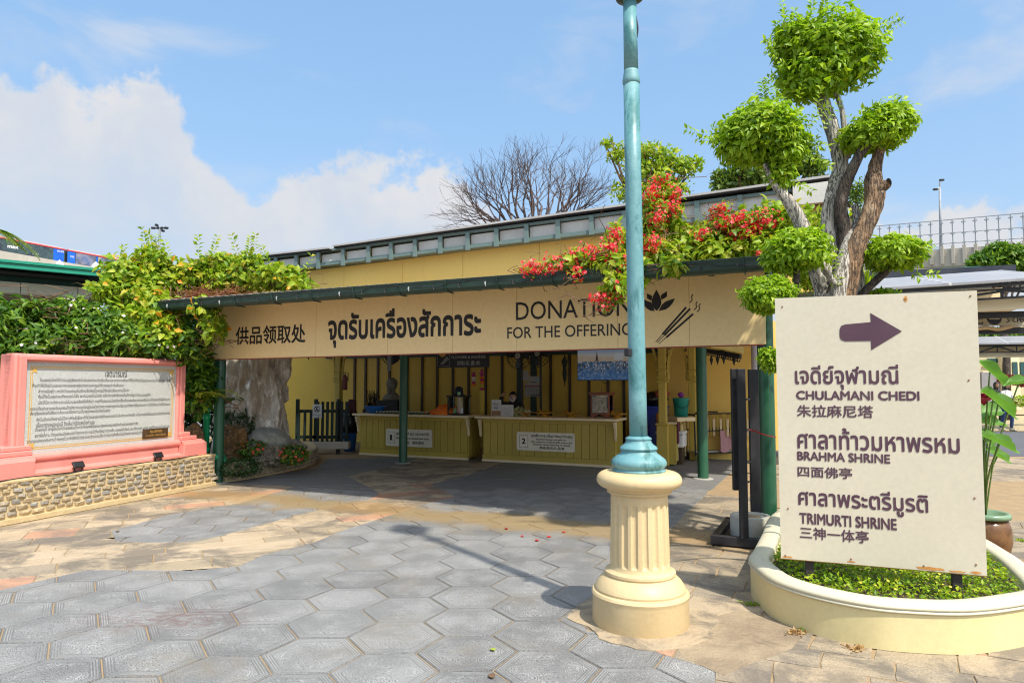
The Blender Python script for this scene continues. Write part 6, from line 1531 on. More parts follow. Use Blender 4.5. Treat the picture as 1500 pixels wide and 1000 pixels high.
# lilac pipe column beyond the yellow wall
q = MB(); cc = at(1107, 600, 12.2); q.tube([(cc.x, cc.y, 0), (cc.x, cc.y, 3.1)], .06, 12); tag(q.build('grey_lilac_column', M('lilac_grey', (.42, .38, .42), bump=0)), 'pale lilac-grey column at the right end of the yellow wall', 'column')
# ------------------------------------------------------------------ lamp post on its fluted column
lp = thing('lamp_post', COLC, 'teal lamp post rising out of a cream fluted column base in the foreground', 'lamp post')
Yc = COLC.y
def zat(py, Y=Yc - .0): return at(933, py, Y).z
NF = 120
def flutes(prof, nfl=18):
    """profile rows (radius, z, flute depth) swept round with rounded flutes"""
    V = []; F = []
    for r, z, fd in prof:
        for k in range(NF * 2):
            a = 2 * math.pi * k / (NF * 2); ph = (a * nfl / (2 * math.pi)) % 1.0; x = (ph - .5) / .30
            cut = math.sqrt(max(0, 1 - x * x)) if abs(x) < 1 else 0; V.append(COLC + Vector(((r - fd * cut) * math.cos(a), (r - fd * cut) * math.sin(a), z)))
    m = NF * 2
    for i in range(len(prof) - 1):
        for k in range(m): F.append((i * m + k, i * m + (k + 1) % m, (i + 1) * m + (k + 1) % m, (i + 1) * m + k))
    return V, F
q = MB(); q.lathe(COLC, [(.318, 0.0), (.322, .01), (.318, .17), (.322, .185), (.326, .20), (.318, .215), (.300, .222), (.302, .235), (.296, .25), (.272, .285), (.245, .31), (.232, .318), (.238, .33), (.236, .345), (.222, .352), (.212, .36)], 64); o = q.build('base', CREAM, lp); auto_smooth(o, 30)
R0, R1_ = .200, .193
prof = [(R0 + .012, .352, 0), (R0, .375, 0), (R0 - .001, .385, 0)]
for k in range(4): prof.append((R0 - .001, .385 + .008 * k, .0145 * math.sin(k / 3 * math.pi / 2)))
for k in range(1, 12): prof.append((R0 + (R1_ - R0) * k / 11, .41 + .35 * k / 11, .0145))
for k in range(4): prof.append((R1_, .765 + .012 * k, .0145 * math.cos(k / 3 * math.pi / 2)))
prof += [(R1_, .815, 0), (R1_ - .002, .855, 0), (R1_ + .01, .862, 0)]
V, F = flutes(prof); o = mesh_obj('fluted_shaft', V, F, CREAM, lp, True); auto_smooth(o, 40)
q = MB(); q.lathe(COLC, [(.195, .855), (.215, .862), (.218, .872), (.214, .878), (.222, .884), (.225, .892), (.235, .896)] + [(.225 + .062 * math.cos(a), .948 + .054 * math.sin(a)) for a in [(-.5 + k / 14) * math.pi for k in range(15)]] + [(.21, 1.004), (.0, 1.006)], 64); o = q.build('capital', CREAM, lp); auto_smooth(o, 40)
q = MB(); q.lathe(COLC, [(.178, 1.004), (.18, 1.012), (.176, 1.018), (.17, 1.022), (.172, 1.03), (.186, 1.045), (.188, 1.065), (.178, 1.085), (.150, 1.108), (.125, 1.125), (.118, 1.14), (.124, 1.147), (.128, 1.157), (.122, 1.17), (.100, 1.185), (.088, 1.2), (.084, 1.215), (.09, 1.22), (.088, 1.228), (.072, 1.235), (.066, 1.24)], 48); o = q.build('cast_foot', TEAL, lp); auto_smooth(o, 40)
# pole: leans very slightly
lean = Vector((-.012, .0, 1)).normalized()
def pz(h): return COLC + Vector((-.009 * (h - 1.2), 0, h))
hcol = at(922, 118, Yc).z
q = MB(); hs_ = [1.225, 1.5, 2.2, 3.0, hcol - .02]; q.tube([pz(h) for h in hs_], [.061, .060, .058, .0565, .0555], 32); q.build('pole', TEAL, lp, True)
q = MB(); q.tube([pz(hcol - .03), pz(hcol - .02), pz(hcol + .0), pz(hcol + .02), pz(hcol + .055), pz(hcol + .07)], [.056, .061, .062, .058, .052, .050], 32); q.build('pole_collar', TEAL, lp, True)
q = MB(); q.tube([pz(hcol + .06), pz(4.3)], [.050, .047], 32); q.tube([pz(4.30), pz(4.9)], [.047, .045], 24); q.build('upper_pole', TEAL, lp, True)
q = MB(); q.lathe(pz(4.315), [(.05, 0), (.095, .010), (.10, .022), (.085, .035), (.05, .045)], 32); q.build('lamp_skirt', DGREEN, lp, True); q = MB(); q.lathe(pz(4.9), [(.05, 0), (.16, .1), (.22, .28), (.16, .5), (.05, .6), (.03, .75), (.0, .8)], 24); q.build('lantern', DGREEN, lp, True)
q = MB(); P = [at(926.5 + dx, y, Yc - .02) for dx, y in ((1, -4), (4, 20), (7.5, 40), (6, 55), (1.5, 68))]; q.tube(smooth_path(P, 4), .0065, 6); q.build('loose_cable', BLACKM, lp, True)
q = MB(); p = at(920, 516, Yc - .05); q.box(p, (.035, .05, .055), rz=.5, bev=.006); q.build('switch_box', BLACKM, lp)
# shadow-casting lamp arm is not modelled: only what the photograph shows of the head

# ------------------------------------------------------------------ planter round the topiary tree
PLP = [gp(x, y) for x, y in ((1100, 870), (1115, 890), (1140, 909), (1194, 929.5), (1266, 947), (1330, 955), (1421, 958), (1500, 947))]
PLP += [Vector((3.42, 4.42, 0)), Vector((3.66, 4.85, 0)), Vector((3.9, 5.45, 0)), Vector((4.12, 6.3, 0)), Vector((4.1, 7.2, 0)), Vector((3.7, 7.75, 0)), Vector((3.2, 7.75, 0))]
PLP += [gp(1132, 752, .28) * 1.0, gp(1118, 780, .28), gp(1106, 803, .28)]
PLP = [Vector((p.x, p.y, 0)) for p in PLP]
def closed_smooth(P, k=6):
    n = len(P); out = []
    for i in range(n):
        p0, p1, p2, p3 = P[i - 1], P[i], P[(i + 1) % n], P[(i + 2) % n]
        for j in range(k): t = j / k; out.append(.5 * ((2 * p1) + (p2 - p0) * t + (2 * p0 - 5 * p1 + 4 * p2 - p3) * t * t + (3 * p1 - p0 - 3 * p2 + p3) * t ** 3))
    return out
PLs = closed_smooth(PLP)
def loft(P, prof, mb):
    """closed path swept with profile of (inward offset, height)"""
    n = len(P); V = []
    for i, p in enumerate(P):
        d = (P[(i + 1) % n] - P[i - 1]); d.normalize(); s = Vector((-d.y, d.x, 0))
        for off, h in prof: V.append(p + s * off + Vector((0, 0, h)))
    m = len(prof); F = []
    for i in range(n):
        j = (i + 1) % n
        for k in range(m - 1): F.append((i * m + k, j * m + k, j * m + k + 1, i * m + k + 1))
    return mb.add(V, F)
ar = sum(PLs[i - 1].x * PLs[i].y - PLs[i].x * PLs[i - 1].y for i in range(len(PLs)))
if ar < 0: PLs = PLs[::-1]
pt = thing('planter', Vector((2.9, 5.6, 0)), 'long curved cream planter with a moulded rim around the topiary tree', 'planter')
q = MB(); loft(PLs, [(0, 0), (0, .222), (.01, .223), (.15, .223), (.15, .05)], q); q.build('planter_wall', PLANTERM, pt, True)
o = pt.children[0]; auto_smooth(o, 30)
q = MB(); loft(PLs, [(.012, .224), (-.008, .226), (-.016, .234), (-.008, .243), (-.002, .245), (-.012, .25), (-.012, .262), (-.002, .274), (.02, .284), (.05, .29), (.10, .287), (.128, .28), (.138, .26), (.138, .2)], q); o = q.build('moulded_rim', RIMM, pt, True)
def inset(P, d): 
    n = len(P); out = []
    for i, p in enumerate(P): t = (P[(i + 1) % n] - P[i - 1]).normalized(); out.append(p + Vector((-t.y, t.x, 0)) * d)
    return out
inn = inset(PLs, .12); o = mesh_obj('planter_soil', [Vector((p.x, p.y, .215)) for p in inn], [tuple(range(len(inn)))], SOIL, pt)
# ground cover
from mathutils.geometry import intersect_point_line
def inside(x, y, P):
    c = False; n = len(P)
    for i in range(n):
        a, b = P[i], P[i - 1]
        if (a.y > y) != (b.y > y) and x < (b.x - a.x) * (y - a.y) / (b.y - a.y) + a.x: c = not c
    return c
gpnts = []; rr = random.Random(12); inn2 = inset(PLs, .17)
while len(gpnts) < 9000:
    x = rr.uniform(1.8, 4.2); y = rr.uniform(4.0, 6.6) if rr.random() < .8 else rr.uniform(4.0, 7.6)
    if inside(x, y, inn2): gpnts.append((x, y, .225 + rr.random() ** 1.3 * (.055 + .05 * (.5 + .5 * noise.noise(Vector((x * 3, y * 3, 0)))))))
P = np.array(gpnts); n = len(P)
o = leaf_mesh('ground_cover', P, unit(n) * [1, 1, .5] + [0, 0, .25], norm(np.array([[0, 0, 1.0]]) + RNG.normal(size=(n, 3)) * .45), .034 * RNG.uniform(.6, 1.4, n), .02 * RNG.uniform(.7, 1.3, n), G_GRD, None)
tag(o, 'low yellow-green bedding plants filling the cream planter under the sign board', 'ground cover', kind='stuff')
k = [i for i, p in enumerate(gpnts) if p[2] > .29][:60]; flower_mesh('tiny_flowers', P[k] + [0, 0, .01], np.tile([0, -.4, 1.0], (len(k), 1)), .011, leaf_mat('yellow_petals', [(.75, .5, .03), (.8, .6, .1)], .2), None); tag(bpy.context.scene.collection.objects[-1], 'tiny yellow flowers dotted over the bedding plants in the planter', 'flowers', kind='stuff')

# ------------------------------------------------------------------ direction board
A0 = at(1144, 817, 4.86); A1 = at(1446, 843, 4.40); DF = Frame(A0, (A1 - A0)[:2]); bwid = (Vector((A1.x, A1.y, 0)) - Vector((A0.x, A0.y, 0))).length
zt0 = DF.tz(1135, 437, 0)[1]; zt1 = DF.tz(1431, 425.5, 0)[1]; tl0 = DF.tz(1135, 437, 0)[0]; tl1 = DF.tz(1431, 425.5, 0)[0]
db = thing('direction_board', DF.w(bwid / 2, 0, .22), 'large cream direction board with a purple arrow standing in the planter', 'sign')
q = MB(); P = [DF.w(0, 0, A0.z), DF.w(bwid, 0, A1.z), DF.w(tl1, 0, zt1), DF.w(tl0, 0, zt0)]; q.prism(P, DF.B * .022); q.build('board_panel', BOARD, db)
for x in (1186, 1401): t = DF.tz(x, 840, .05)[0]; q = MB(); fbox(DF, t - .028, t + .028, .026, .076, .0, 2.1, q, .004); q.build('board_post', M('charred_post', (.03, .025, .025), (.05, .04, .035), 8, .8, .3), db)
for z in (.7, 1.3, 1.95): q = MB(); fbox(DF, .05, bwid - .05, .0225, .0255, z, z + .05, q); q.build('back_rail', BLACKM, db)
NB_ = -.003
def dink(body, x0, x1, yt, xt, yb, xb, **k): return ink(DF, NB_, body, x0, x1, yt, xt, yb, xb, PLUM, db, **k)
# crop scale 1.786, origin (1100,400)
def cc_(x, y): return 1100 + x / 1.786, 400 + y / 1.786
def dtext(body, x0, x1, yt, xt, yb, xb, **k):
    a = cc_(x0, 0)[0]; b = cc_(x1, 0)[0]; X, Yt = cc_(xt, yt); Xb, Yb = cc_(xb, yb)
    ym = (Yt + Yb) / 2; t0 = DF.tz(a, ym, NB_)[0]; t1 = DF.tz(b, ym, NB_)[0]
    return text_on(DF, NB_, body, t0, t1, DF.tz(Xb, Yb, NB_)[1], DF.tz(X, Yt, NB_)[1], PLUM, db, **k)
dtext('เจดีย์จุฬามณี', 115, 386, 239, 370, 305, 233, bold=.022)
dtext('CHULAMANI CHEDI', 118, 441, 307, 125, 331, 125, bold=.04)
dtext('朱拉麻尼塔', 120, 320, 344, 140, 376, 140, bold=.022)
dtext('ศาลาท้าวมหาพรหม', 121, 546, 405, 250, 459, 140, bold=.022)
dtext('BRAHMA SHRINE', 121, 364, 465, 125, 489, 125, bold=.04)
dtext('四面佛亭', 122, 265, 504, 140, 533, 140, bold=.022)
dtext('ศาลาพระตรีมูรติ', 124, 464, 571, 360, 638, 395, bold=.022)
dtext('TRIMURTI SHRINE', 127, 381, 625, 130, 655, 130, bold=.04)
dtext('三神一体亭', 128, 308, 662, 140, 694, 140, bold=.022)
ap = [(246, 134)] + [(314, 128), (312, 104), (395, 152), (315, 201), (314, 177), (246, 178)] + [(236, 174), (232, 165), (232, 147), (236, 138)]
emblem_poly(DF, NB_, [cc_(*p) for p in ap][::-1], PLUM, db, 'arrow')
SCREW = M('rusty_screw', (.25, .12, .06), bump=0); RUSTM = M('rust_stain', (.50, .20, .04), (.60, .34, .12), 30, .9, 0)
for (x, y) in ((82, 88), (90, 738), (262, 747), (404, 68), (574, 60), (589, 762), (452, 765), (585, 588), (97, 615), (570, 280)):
    X, Y_ = cc_(x, y); t, z = DF.tz(X, Y_, 0); q = MB(); q.tube([DF.w(t, .001, z), DF.w(t, -.004, z)], .006, 8); q.build('screw', SCREW, db)
rr = random.Random(5)
for (x, y, w, h) in ((466, 772, 34, 4.5), (95, 742, 16, 2.5), (590, 783, 14, 3), (262, 754, 10, 2), (540, 780, 20, 2.2), (405, 68, 5, 8)):
    X, Y_ = cc_(x, y); t, z = DF.tz(X, Y_, NB_); s = .0026; P = [DF.w(t + w * s * (math.cos(a) * rr.uniform(.7, 1.1)), NB_ + .0012, z + h * s * math.sin(a) * rr.uniform(.6, 1.2)) for a in [k * math.pi / 8 for k in range(16)]]
    mesh_obj('rust_stain', P, [tuple(range(16))], RUSTM, db)
q = MB(); q.tube([DF.w(-.01, .012, A0.z - .004), DF.w(bwid, .012, A1.z - .004)], .0035, 5); q.build('rusty_edge', RUSTM, db)

# ------------------------------------------------------------------ dark stand seen almost edge-on behind the planter
SY = 6.35
c = gp(1085, 802) ; c = Vector((at(1083, 790, 6.5).x, 6.55, 0))
ds = thing('display_stand', c, 'black timber display stand seen edge-on, weighted with a round concrete block', 'stand')
Fs = Frame(gp(1060, 806), (.97, -.22))
b0s = gp(1041, 799); b1s = gp(1112, 806); Fs = Frame(b0s, (b1s - b0s)[:2]); wb = .62
DK = M('black_stand_paint', (.018, .017, .02), (.03, .028, .03), 6, .5, .1, 30, grime=(.07, .06, .05), gscale=4, gthr=(.6, .8))
q = MB(); fbox(Fs, 0, wb, .0, .07, .015, .105, q, .006); q.build('base_rail', DK, ds); q = MB(); fbox(Fs, 0, wb, .98, 1.05, .015, .105, q, .006); q.build('base_rail', DK, ds)
for t in (.0, wb - .07): q = MB(); fbox(Fs, t, t + .07, .072, .978, .015, .10, q, .006); q.build('base_rail', DK, ds)
q = MB(); fbox(Fs, .06, wb - .06, .06, .99, .005, .03, q); q.build('base_board', BROWN, ds)
def upright(x0, x1, ytop, Y, zb, nm, dy=.07):
    a = at(x0, ytop, Y); b = at(x1, ytop, Y); q = MB(); q.box(((a.x + b.x) / 2, Y + dy / 2, (a.z + zb) / 2), (b.x - a.x, dy, a.z - zb), bev=.004); q.build(nm, DK, ds); return a, b
upright(1080.5, 1092, 540, 6.70, .10, 'front_upright', .05); upright(1097, 1111, 541, 7.35, .10, 'rear_upright', .05)
upright(1071.5, 1080, 540, 6.8, at(1075, 718, 6.8).z, 'edge_panel', .05)
a = at(1093, 545, 6.4)
for y in (585, 630, 677, 706): p = at(1092, y, 6.75); e = at(1098, y - 1, 7.35); q = MB(); q.bar(p, e, .03, .018); q.build('shelf_bar', DK, ds)
cw = Vector((at(1096, 770, 7.15).x, 7.12, .03)); q = MB(); q.lathe(cw + Vector((.02, .02, -.0)), [(.19, 0), (.2, .01), (.202, .20), (.195, .215), (.16, .215), (.15, .2), (.0, .195)], 32); o = tag(q.build('concrete_block', CONCW), 'round mossy concrete block weighing down the black display stand', 'concrete block'); auto_smooth(o, 40)
q = MB(); q.lathe(cw + Vector((.02, .02, .186)), [(.128, 0), (.10, .02), (.03, .03), (.0, .03)], 20); q.build('sand_fill', MORTAR, o, True)
P = [at(1096, 629.5, 7.0), at(1104, 630.5, 7.0), at(1118, 636, 6.7), at(1136, 640, 6.9)]; q = MB(); q.tube(smooth_path(P, 5), .007, 5); tag(q.build('red_tape', REDM, None), 'thin red tape tied from the black stand to the green post', 'tape')

# ------------------------------------------------------------------ topiary tree
TY = 6.0
tt = thing('topiary_tree', Vector((at(1225, 700, TY).x, TY, .22)), 'tall cloud-pruned topiary tree with pale twisted trunks rising behind the direction board', 'tree')
def tp(px, py, Y): return at(px, py, Y)
def limb(pts, mat=BARK, name='trunk', seed=0, n=18):
    """pts: (px, py, depth, width in pixels)"""
    P = [tp(x, y, Y) for x, y, Y, w in pts]; Rr = [w * .46 * Y / 1000 for x, y, Y, w in pts]; m = len(P); k = 7; PP = smooth_path(P, k); RR = []
    for i in range(m - 1):
        for j in range(k): t = j / k; t2 = t * t * (3 - 2 * t); RR.append(Rr[i] * (1 - t2) + Rr[i + 1] * t2)
    RR.append(Rr[-1]); q = MB(); T = len(PP); V = []
    for i in range(T):
        d = (PP[min(i + 1, T - 1)] - PP[max(i - 1, 0)]).normalized()
        if i == 0: x = (Vector((1, 0, 0)) - d * d.x).normalized()
        x = (x - d * x.dot(d)).normalized(); y = d.cross(x)
        for j in range(n):
            a = 2 * math.pi * j / n; dr = x * math.cos(a) + y * math.sin(a)
            g = noise.noise(Vector((math.cos(a) * 1.6 + seed, math.sin(a) * 1.6, i * .05))); g2 = noise.fractal((PP[i] + dr * RR[i]) * 14 + Vector((seed, 0, 0)), 1, 2, 3)
            V.append(PP[i] + dr * RR[i] * (1 + .22 * g + .10 * g2))
    F = [(i * n + j, i * n + (j + 1) % n, (i + 1) * n + (j + 1) % n, (i + 1) * n + j) for i in range(T - 1) for j in range(n)] + [tuple(range(n))[::-1], tuple((T - 1) * n + j for j in range(n))]
    return mesh_obj(name, V, F, mat, tt, True)
limb([(1120, 240, 5.95, 7), (1130, 264, 5.95, 9), (1143, 283, 5.95, 12), (1154, 293, 5.95, 19), (1166, 312, 5.95, 22), (1180, 342, 5.97, 24), (1196, 382, 6.0, 29), (1208, 418, 6.0, 33), (1216, 470, 6.0, 42), (1222, 620, 6.05, 52), (1224, 860, 6.1, 62)], seed=1, n=22)
limb([(1146, 215, 5.98, 5), (1150, 250, 5.95, 6), (1150, 275, 5.95, 7), (1153, 292, 5.95, 8)], seed=2, n=10, name='branch')
limb([(1188, 110, 6.2, 12), (1204, 148, 6.2, 23), (1217, 185, 6.2, 24), (1228, 222, 6.18, 25), (1230, 250, 6.15, 25), (1221, 285, 6.12, 26), (1216, 318, 6.1, 28), (1219, 365, 6.1, 30), (1232, 410, 6.08, 34), (1235, 480, 6.08, 44), (1230, 700, 6.1, 50)], seed=3, n=22)
limb([(1210, 100, 6.15, 4), (1222, 130, 6.15, 7), (1233, 160, 6.13, 8), (1237, 190, 6.12, 9), (1241, 232, 6.12, 12)], seed=4, n=10, name='branch')
limb([(1278, 205, 5.8, 10), (1262, 222, 5.85, 14), (1248, 248, 5.9, 17), (1237, 275, 5.95, 19), (1231, 305, 5.98, 21), (1237, 335, 6.0, 23), (1240, 360, 6.0, 26), (1238, 410, 6.0, 34), (1240, 480, 6.0, 40)], BARKD, seed=5, n=18, name='branch')
limb([(1290, 205, 5.9, 16), (1287, 225, 5.9, 18), (1282, 248, 5.9, 21), (1280, 268, 5.88, 27), (1281, 290, 5.88, 30), (1276, 310, 5.88, 30), (1264, 340, 5.9, 30), (1251, 370, 5.9, 32), (1241, 405, 5.92, 35), (1234, 440, 5.95, 38), (1232, 520, 6.0, 44), (1230, 800, 6.05, 52)], BARKR, seed=6, n=22)
limb([(1251, 300, 6.02, 8), (1257, 330, 6.0, 16), (1247, 350, 5.95, 22), (1236, 385, 5.9, 24), (1228, 430, 5.88, 26), (1226, 500, 5.9, 30)], seed=16, n=16)
limb([(1280, 285, 5.86, 14), (1290, 276, 5.84, 18), (1298, 270, 5.82, 16), (1301, 267, 5.8, 12)], BARKR, seed=7, n=14, name='cut_stub')
q = MB(); p = tp(1301.5, 267, 5.8); q.lathe(p - Vector((0, 0, 0)), [(.0, .0), (.034, .0), (.036, .006), (.0, .012)], 14, M=Matrix.Rotation(math.radians(75), 3, 'Y')); q.build('cut_face', BARKD, tt)
limb([(1198, 372, 5.75, 7), (1207, 390, 5.78, 9), (1217, 408, 5.82, 10), (1230, 428, 5.88, 11), (1236, 450, 5.9, 12)], seed=8, n=10, name='branch')
limb([(1312, 385, 5.9, 7), (1304, 392, 5.92, 11), (1293, 402, 5.95, 12), (1280, 414, 5.95, 12), (1266, 428, 5.98, 13), (1250, 450, 6.0, 16)], BARKD, seed=9, n=12, name='branch')
limb([(1166, 372, 5.6, 8), (1167, 400, 5.65, 10), (1168, 440, 5.7, 11), (1175, 500, 5.8, 13), (1205, 640, 5.9, 16)], BARKD, seed=10, n=12, name='branch')
limb([(1125, 438, 5.5, 6), (1140, 455, 5.6, 8), (1160, 480, 5.7, 9), (1200, 560, 5.9, 12)], BARKD, seed=11, n=10, name='branch')
limb([(1254, 380, 6.2, 14), (1256, 420, 6.2, 22), (1250, 460, 6.15, 26), (1240, 560, 6.1, 30)], seed=12, n=14)
limb([(1127, 525, 5.2, 3), (1140, 545, 5.3, 4), (1170, 600, 5.6, 6), (1200, 700, 5.8, 8)], BARKD, seed=13, n=8, name='branch')
def E_(px, py, Y, rx, ry, dz=1.0): p = at(px, py, Y); k = Y / 1000; return (p.x, p.y, p.z, rx * k, rx * k * dz, ry * k)
crowns = [([E_(1212, 80, 6.2, 74, 56), E_(1190, 112, 6.15, 52, 32), E_(1170, 62, 6.2, 40, 30), E_(1245, 70, 6.2, 44, 42)], 6800, .078),
          ([E_(1112, 192, 6.0, 60, 38), E_(1140, 215, 6.0, 38, 34), E_(1090, 212, 6.0, 40, 24), E_(1142, 245, 5.98, 20, 30)], 4600, .075),
          ([E_(1278, 198, 5.9, 44, 22), E_(1300, 180, 5.9, 40, 24)], 3000, .066),
          ([E_(1168, 366, 5.65, 46, 30), E_(1148, 378, 5.65, 26, 20)], 2600, .062),
          ([E_(1309, 370, 5.9, 42, 24)], 2200, .06),
          ([E_(1124, 432, 5.5, 38, 26)], 2600, .048),
          ([E_(1127, 525, 5.15, 14, 17)], 500, .045),
          ([E_(1288, 432, 6.1, 26, 6)], 500, .05)]
for i, (bl, n, sz) in enumerate(crowns):
    cr = leaf_cloud('crown', bl, int(n * .85), sz, G_TOP, tt, shell=.62, up=.55, droop=.25, ratio=.48, detail=(i < 5), jit=.75); cr['kind'] = 'stuff'
    leaf_cloud('inner_crown', [(b[0], b[1], b[2], b[3] * .8, b[4] * .8, b[5] * .8) for b in bl], n // 4, sz * 1.1, G_TOP, tt, shell=.2, up=.3)
    if i < 6:
        sp = []; sd = []
        for k in range(26 if i < 3 else 14):
            b = bl[k % len(bl)]; u_ = unit(1)[0]; u_[2] = abs(u_[2]) * .8 - .15; sp.append(tuple(np.array(b[:3]) + u_ * b[3:6] * .92)); sd.append(tuple(u_ + [0, 0, .5]))
        shoots('sprigs', sp, sd, .10 if i < 3 else .06, 3, sz * .8, G_TOP, tt)
    tw = MB(); r5 = random.Random(i + 40)
    for k in range(10 if i != 6 else 3):
        b = bl[k % len(bl)]; s = Vector(b[:3]) - Vector((0, 0, b[5] * .7)); e = Vector(b[:3]) + Vector((b[3] * r5.uniform(-.7, .7), b[4] * r5.uniform(-.6, .6), b[5] * r5.uniform(-.3, .5))); tw.tube([s, (s + e) / 2 + Vector((0, 0, .02)), e], [.010, .007, .004], 5, cap=False)
    o = tw.build('twigs', BARK, tt); o['kind'] = 'stuff'
st = []; dr = []
for x, y in ((1152, 40), (1150, 25), (1163, 30), (1141, 60), (1187, 22), (1208, 20), (1210, 12), (1205, 18), (1170, 42), (1147, 50)): st.append(tuple(at(x, y + 8, 6.15))); dr.append((RNG.normal() * .15, -.1, 1))
for x, y, d in ((1278, 60, 1), (1290, 50, 1), (1284, 95, 1), (1135, 85, -1), (1130, 70, -1), (1285, 45, .8)): st.append(tuple(at(x - d * 8, y, 6.1))); dr.append((d, -.2, .35))
shoots('sprigs', st, dr, .22, 7, .06, G_TOP, tt)
st = []; dr = []
for x, y in ((1128, 155), (1122, 158), (1108, 168), (1170, 150), (1120, 150), (1140, 168), (1130, 165)): st.append(tuple(at(x, y, 5.95))); dr.append((RNG.normal() * .2, -.1, 1))
for x, y, d in ((1055, 210, -1), (1048, 200, -1), (1175, 230, 1), (1180, 205, 1), (1160, 262, .5)): st.append(tuple(at(x, y, 5.95))); dr.append((d, -.2, .1 if d < 0 else -.5))
shoots('sprigs', st, dr, .24, 7, .06, G_TOP, tt)
st = [tuple(at(x, y, 5.9)) for x, y in ((1175, 190), (1188, 170), (1192, 178), (1170, 180), (1195, 200))]; shoots('sprigs', st, [(RNG.normal() * .3, -.1, -.9 if i % 2 else .6) for i in range(5)], .3, 8, .055, G_TOP, tt)
st = [tuple(at(x, y, 5.8)) for x, y in ((1260, 178), (1288, 165), (1310, 162), (1325, 160), (1270, 172), (1298, 163))]; shoots('sprigs', st, [(RNG.normal() * .3, -.1, 1) for i in st], .09, 3, .05, G_TOP, tt)
st = [tuple(at(x, y, 5.85)) for x, y in ((1350, 400), (1335, 398), (1215, 415), (1222, 395), (1218, 425))]; shoots('sprigs', st, [(.8, -.1, -.1), (.5, -.1, -.5), (.1, -.1, 1), (.2, -.2, 1), (.3, -.3, .8)], .13, 4, .06, G_TOP, tt)
# arching strap-leaved plant behind the trunk
p = at(1270, 428, 6.6)
def strap_plant(name, p, n, L, label, mat=G_GRD, w=.035):
    t = thing(name, p, label, 'plant'); P = []; rr3 = random.Random(3); V = []; F = []
    for i in range(n):
        a = rr3.uniform(0, 6.28); d = Vector((math.cos(a), math.sin(a), 0)) * rr3.uniform(.1, .8); s = Vector((-math.sin(a), math.cos(a), 0)); k0 = len(V); LL = L * rr3.uniform(.6, 1.1)
        for k in range(6):
            u = k / 5; c = Vector(p) + d * LL * u + Vector((0, 0, LL * (u - .45 * d.length * u * u))); ww = w * (1 - u) ** .7 * .5 + .001; V += [c - s * ww, c + s * ww]
        for k in range(5): F.append((k0 + 2 * k, k0 + 2 * k + 1, k0 + 2 * k + 3, k0 + 2 * k + 2))
    o = mesh_obj('leaves', V, F, mat, t); o['kind'] = 'stuff'
strap_plant('strap_leaved_plant', Vector((p.x, p.y, p.z)), 40, .26, 'bright strap-leaved plant behind the topiary trunk, above the direction board')
blobs = [E_(1190, 395, 6.9, 30, 30), E_(1195, 345, 7.0, 20, 22), E_(1215, 330, 7.2, 30, 30)]
bush('climbing_shrub', blobs, 900, .09, G_VINE, 'leafy climber behind the topiary trunk, right of the canopy roof', 'climber', shell=.4)

# ------------------------------------------------------------------ lotus in a glazed pot right of the board
LP = Vector((at(1444, 760, 6.2).x, 6.2, 0)); pot = thing('glazed_pot', LP, 'brown glazed pot with a green rim behind the right edge of the planter', 'pot')
q = MB(); q.lathe(LP, [(.12, 0), (.16, .05), (.195, .2), (.19, .32), (.165, .40)], 28); q.build('pot_body', M('brown_glaze', (.10, .045, .02), (.22, .11, .04), 9, .25, .1), pot, True)
q = MB(); q.lathe(LP, [(.166, .40), (.19, .405), (.195, .43), (.18, .45), (.15, .445), (.14, .40), (.0, .40)], 28); q.build('pot_rim', M('green_glaze', (.16, .26, .16), (.2, .3, .18), 9, .3, .05), pot, True)
lo = thing('lotus_plant', LP + Vector((0, 0, .4)), 'lotus plant with broad wavy green leaves right of the direction board', 'plant')
def wavy_leaf(c, r, nrm, parent, seed, fold=.0, mat=G_LOTUS, ax=(1, 0, 0), cup=.35, asp=1.0):
    nrm = Vector(nrm).normalized(); x = Vector(ax); x = (x - nrm * x.dot(nrm)).normalized(); y = nrm.cross(x); V = [Vector(c)]; R_, K = 5, 28; r6 = random.Random(seed)
    ph = r6.uniform(0, 6)
    for i in range(1, R_ + 1):
        for k in range(K):
            a = 2 * math.pi * k / K; f = i / R_; rad = r * f * (1 + .05 * math.sin(3 * a + ph)); h = r * (cup * f * f * (abs(math.sin(a)) ** 1.5) * (1 + fold) + .10 * f ** 3 * math.sin(5 * a + ph))
            V.append(Vector(c) + x * rad * math.cos(a) + y * rad * math.sin(a) * asp + nrm * h)
    F = [(0, 1 + k, 1 + (k + 1) % K) for k in range(K)] + [(1 + (i - 1) * K + k, 1 + i * K + k, 1 + i * K + (k + 1) % K, 1 + (i - 1) * K + (k + 1) % K) for i in range(1, R_) for k in range(K)]
    return mesh_obj('leaf', V, F, mat, parent, True)
LL_ = [((1450, 545), 5.9, .17, (.6, -.25, .7), (.8, 0, -.55), .30), ((1492, 562), 6.0, .13, (-.15, -.35, .9), (.95, 0, -.3), .4), ((1455, 583), 6.3, .14, (.2, -.3, .9), (1, 0, 0), .8), ((1462, 592), 5.9, .19, (.55, -.5, .6), (.62, 0, -.78), .40), ((1464, 650), 5.85, .16, (.35, -.5, .75), (.72, 0, -.68), .36),
       ((1461, 668), 6.2, .12, (.3, -.6, .7), (.7, 0, -.7), .5), ((1447, 606), 6.5, .14, (-.3, -.5, .8), (1, 0, 0), .8), ((1452, 620), 6.4, .13, (.1, -.5, .85), (1, 0, 0), .8), ((1441, 640), 6.3, .12, (.1, -.7, .7), (0, 0, 1), .6)]
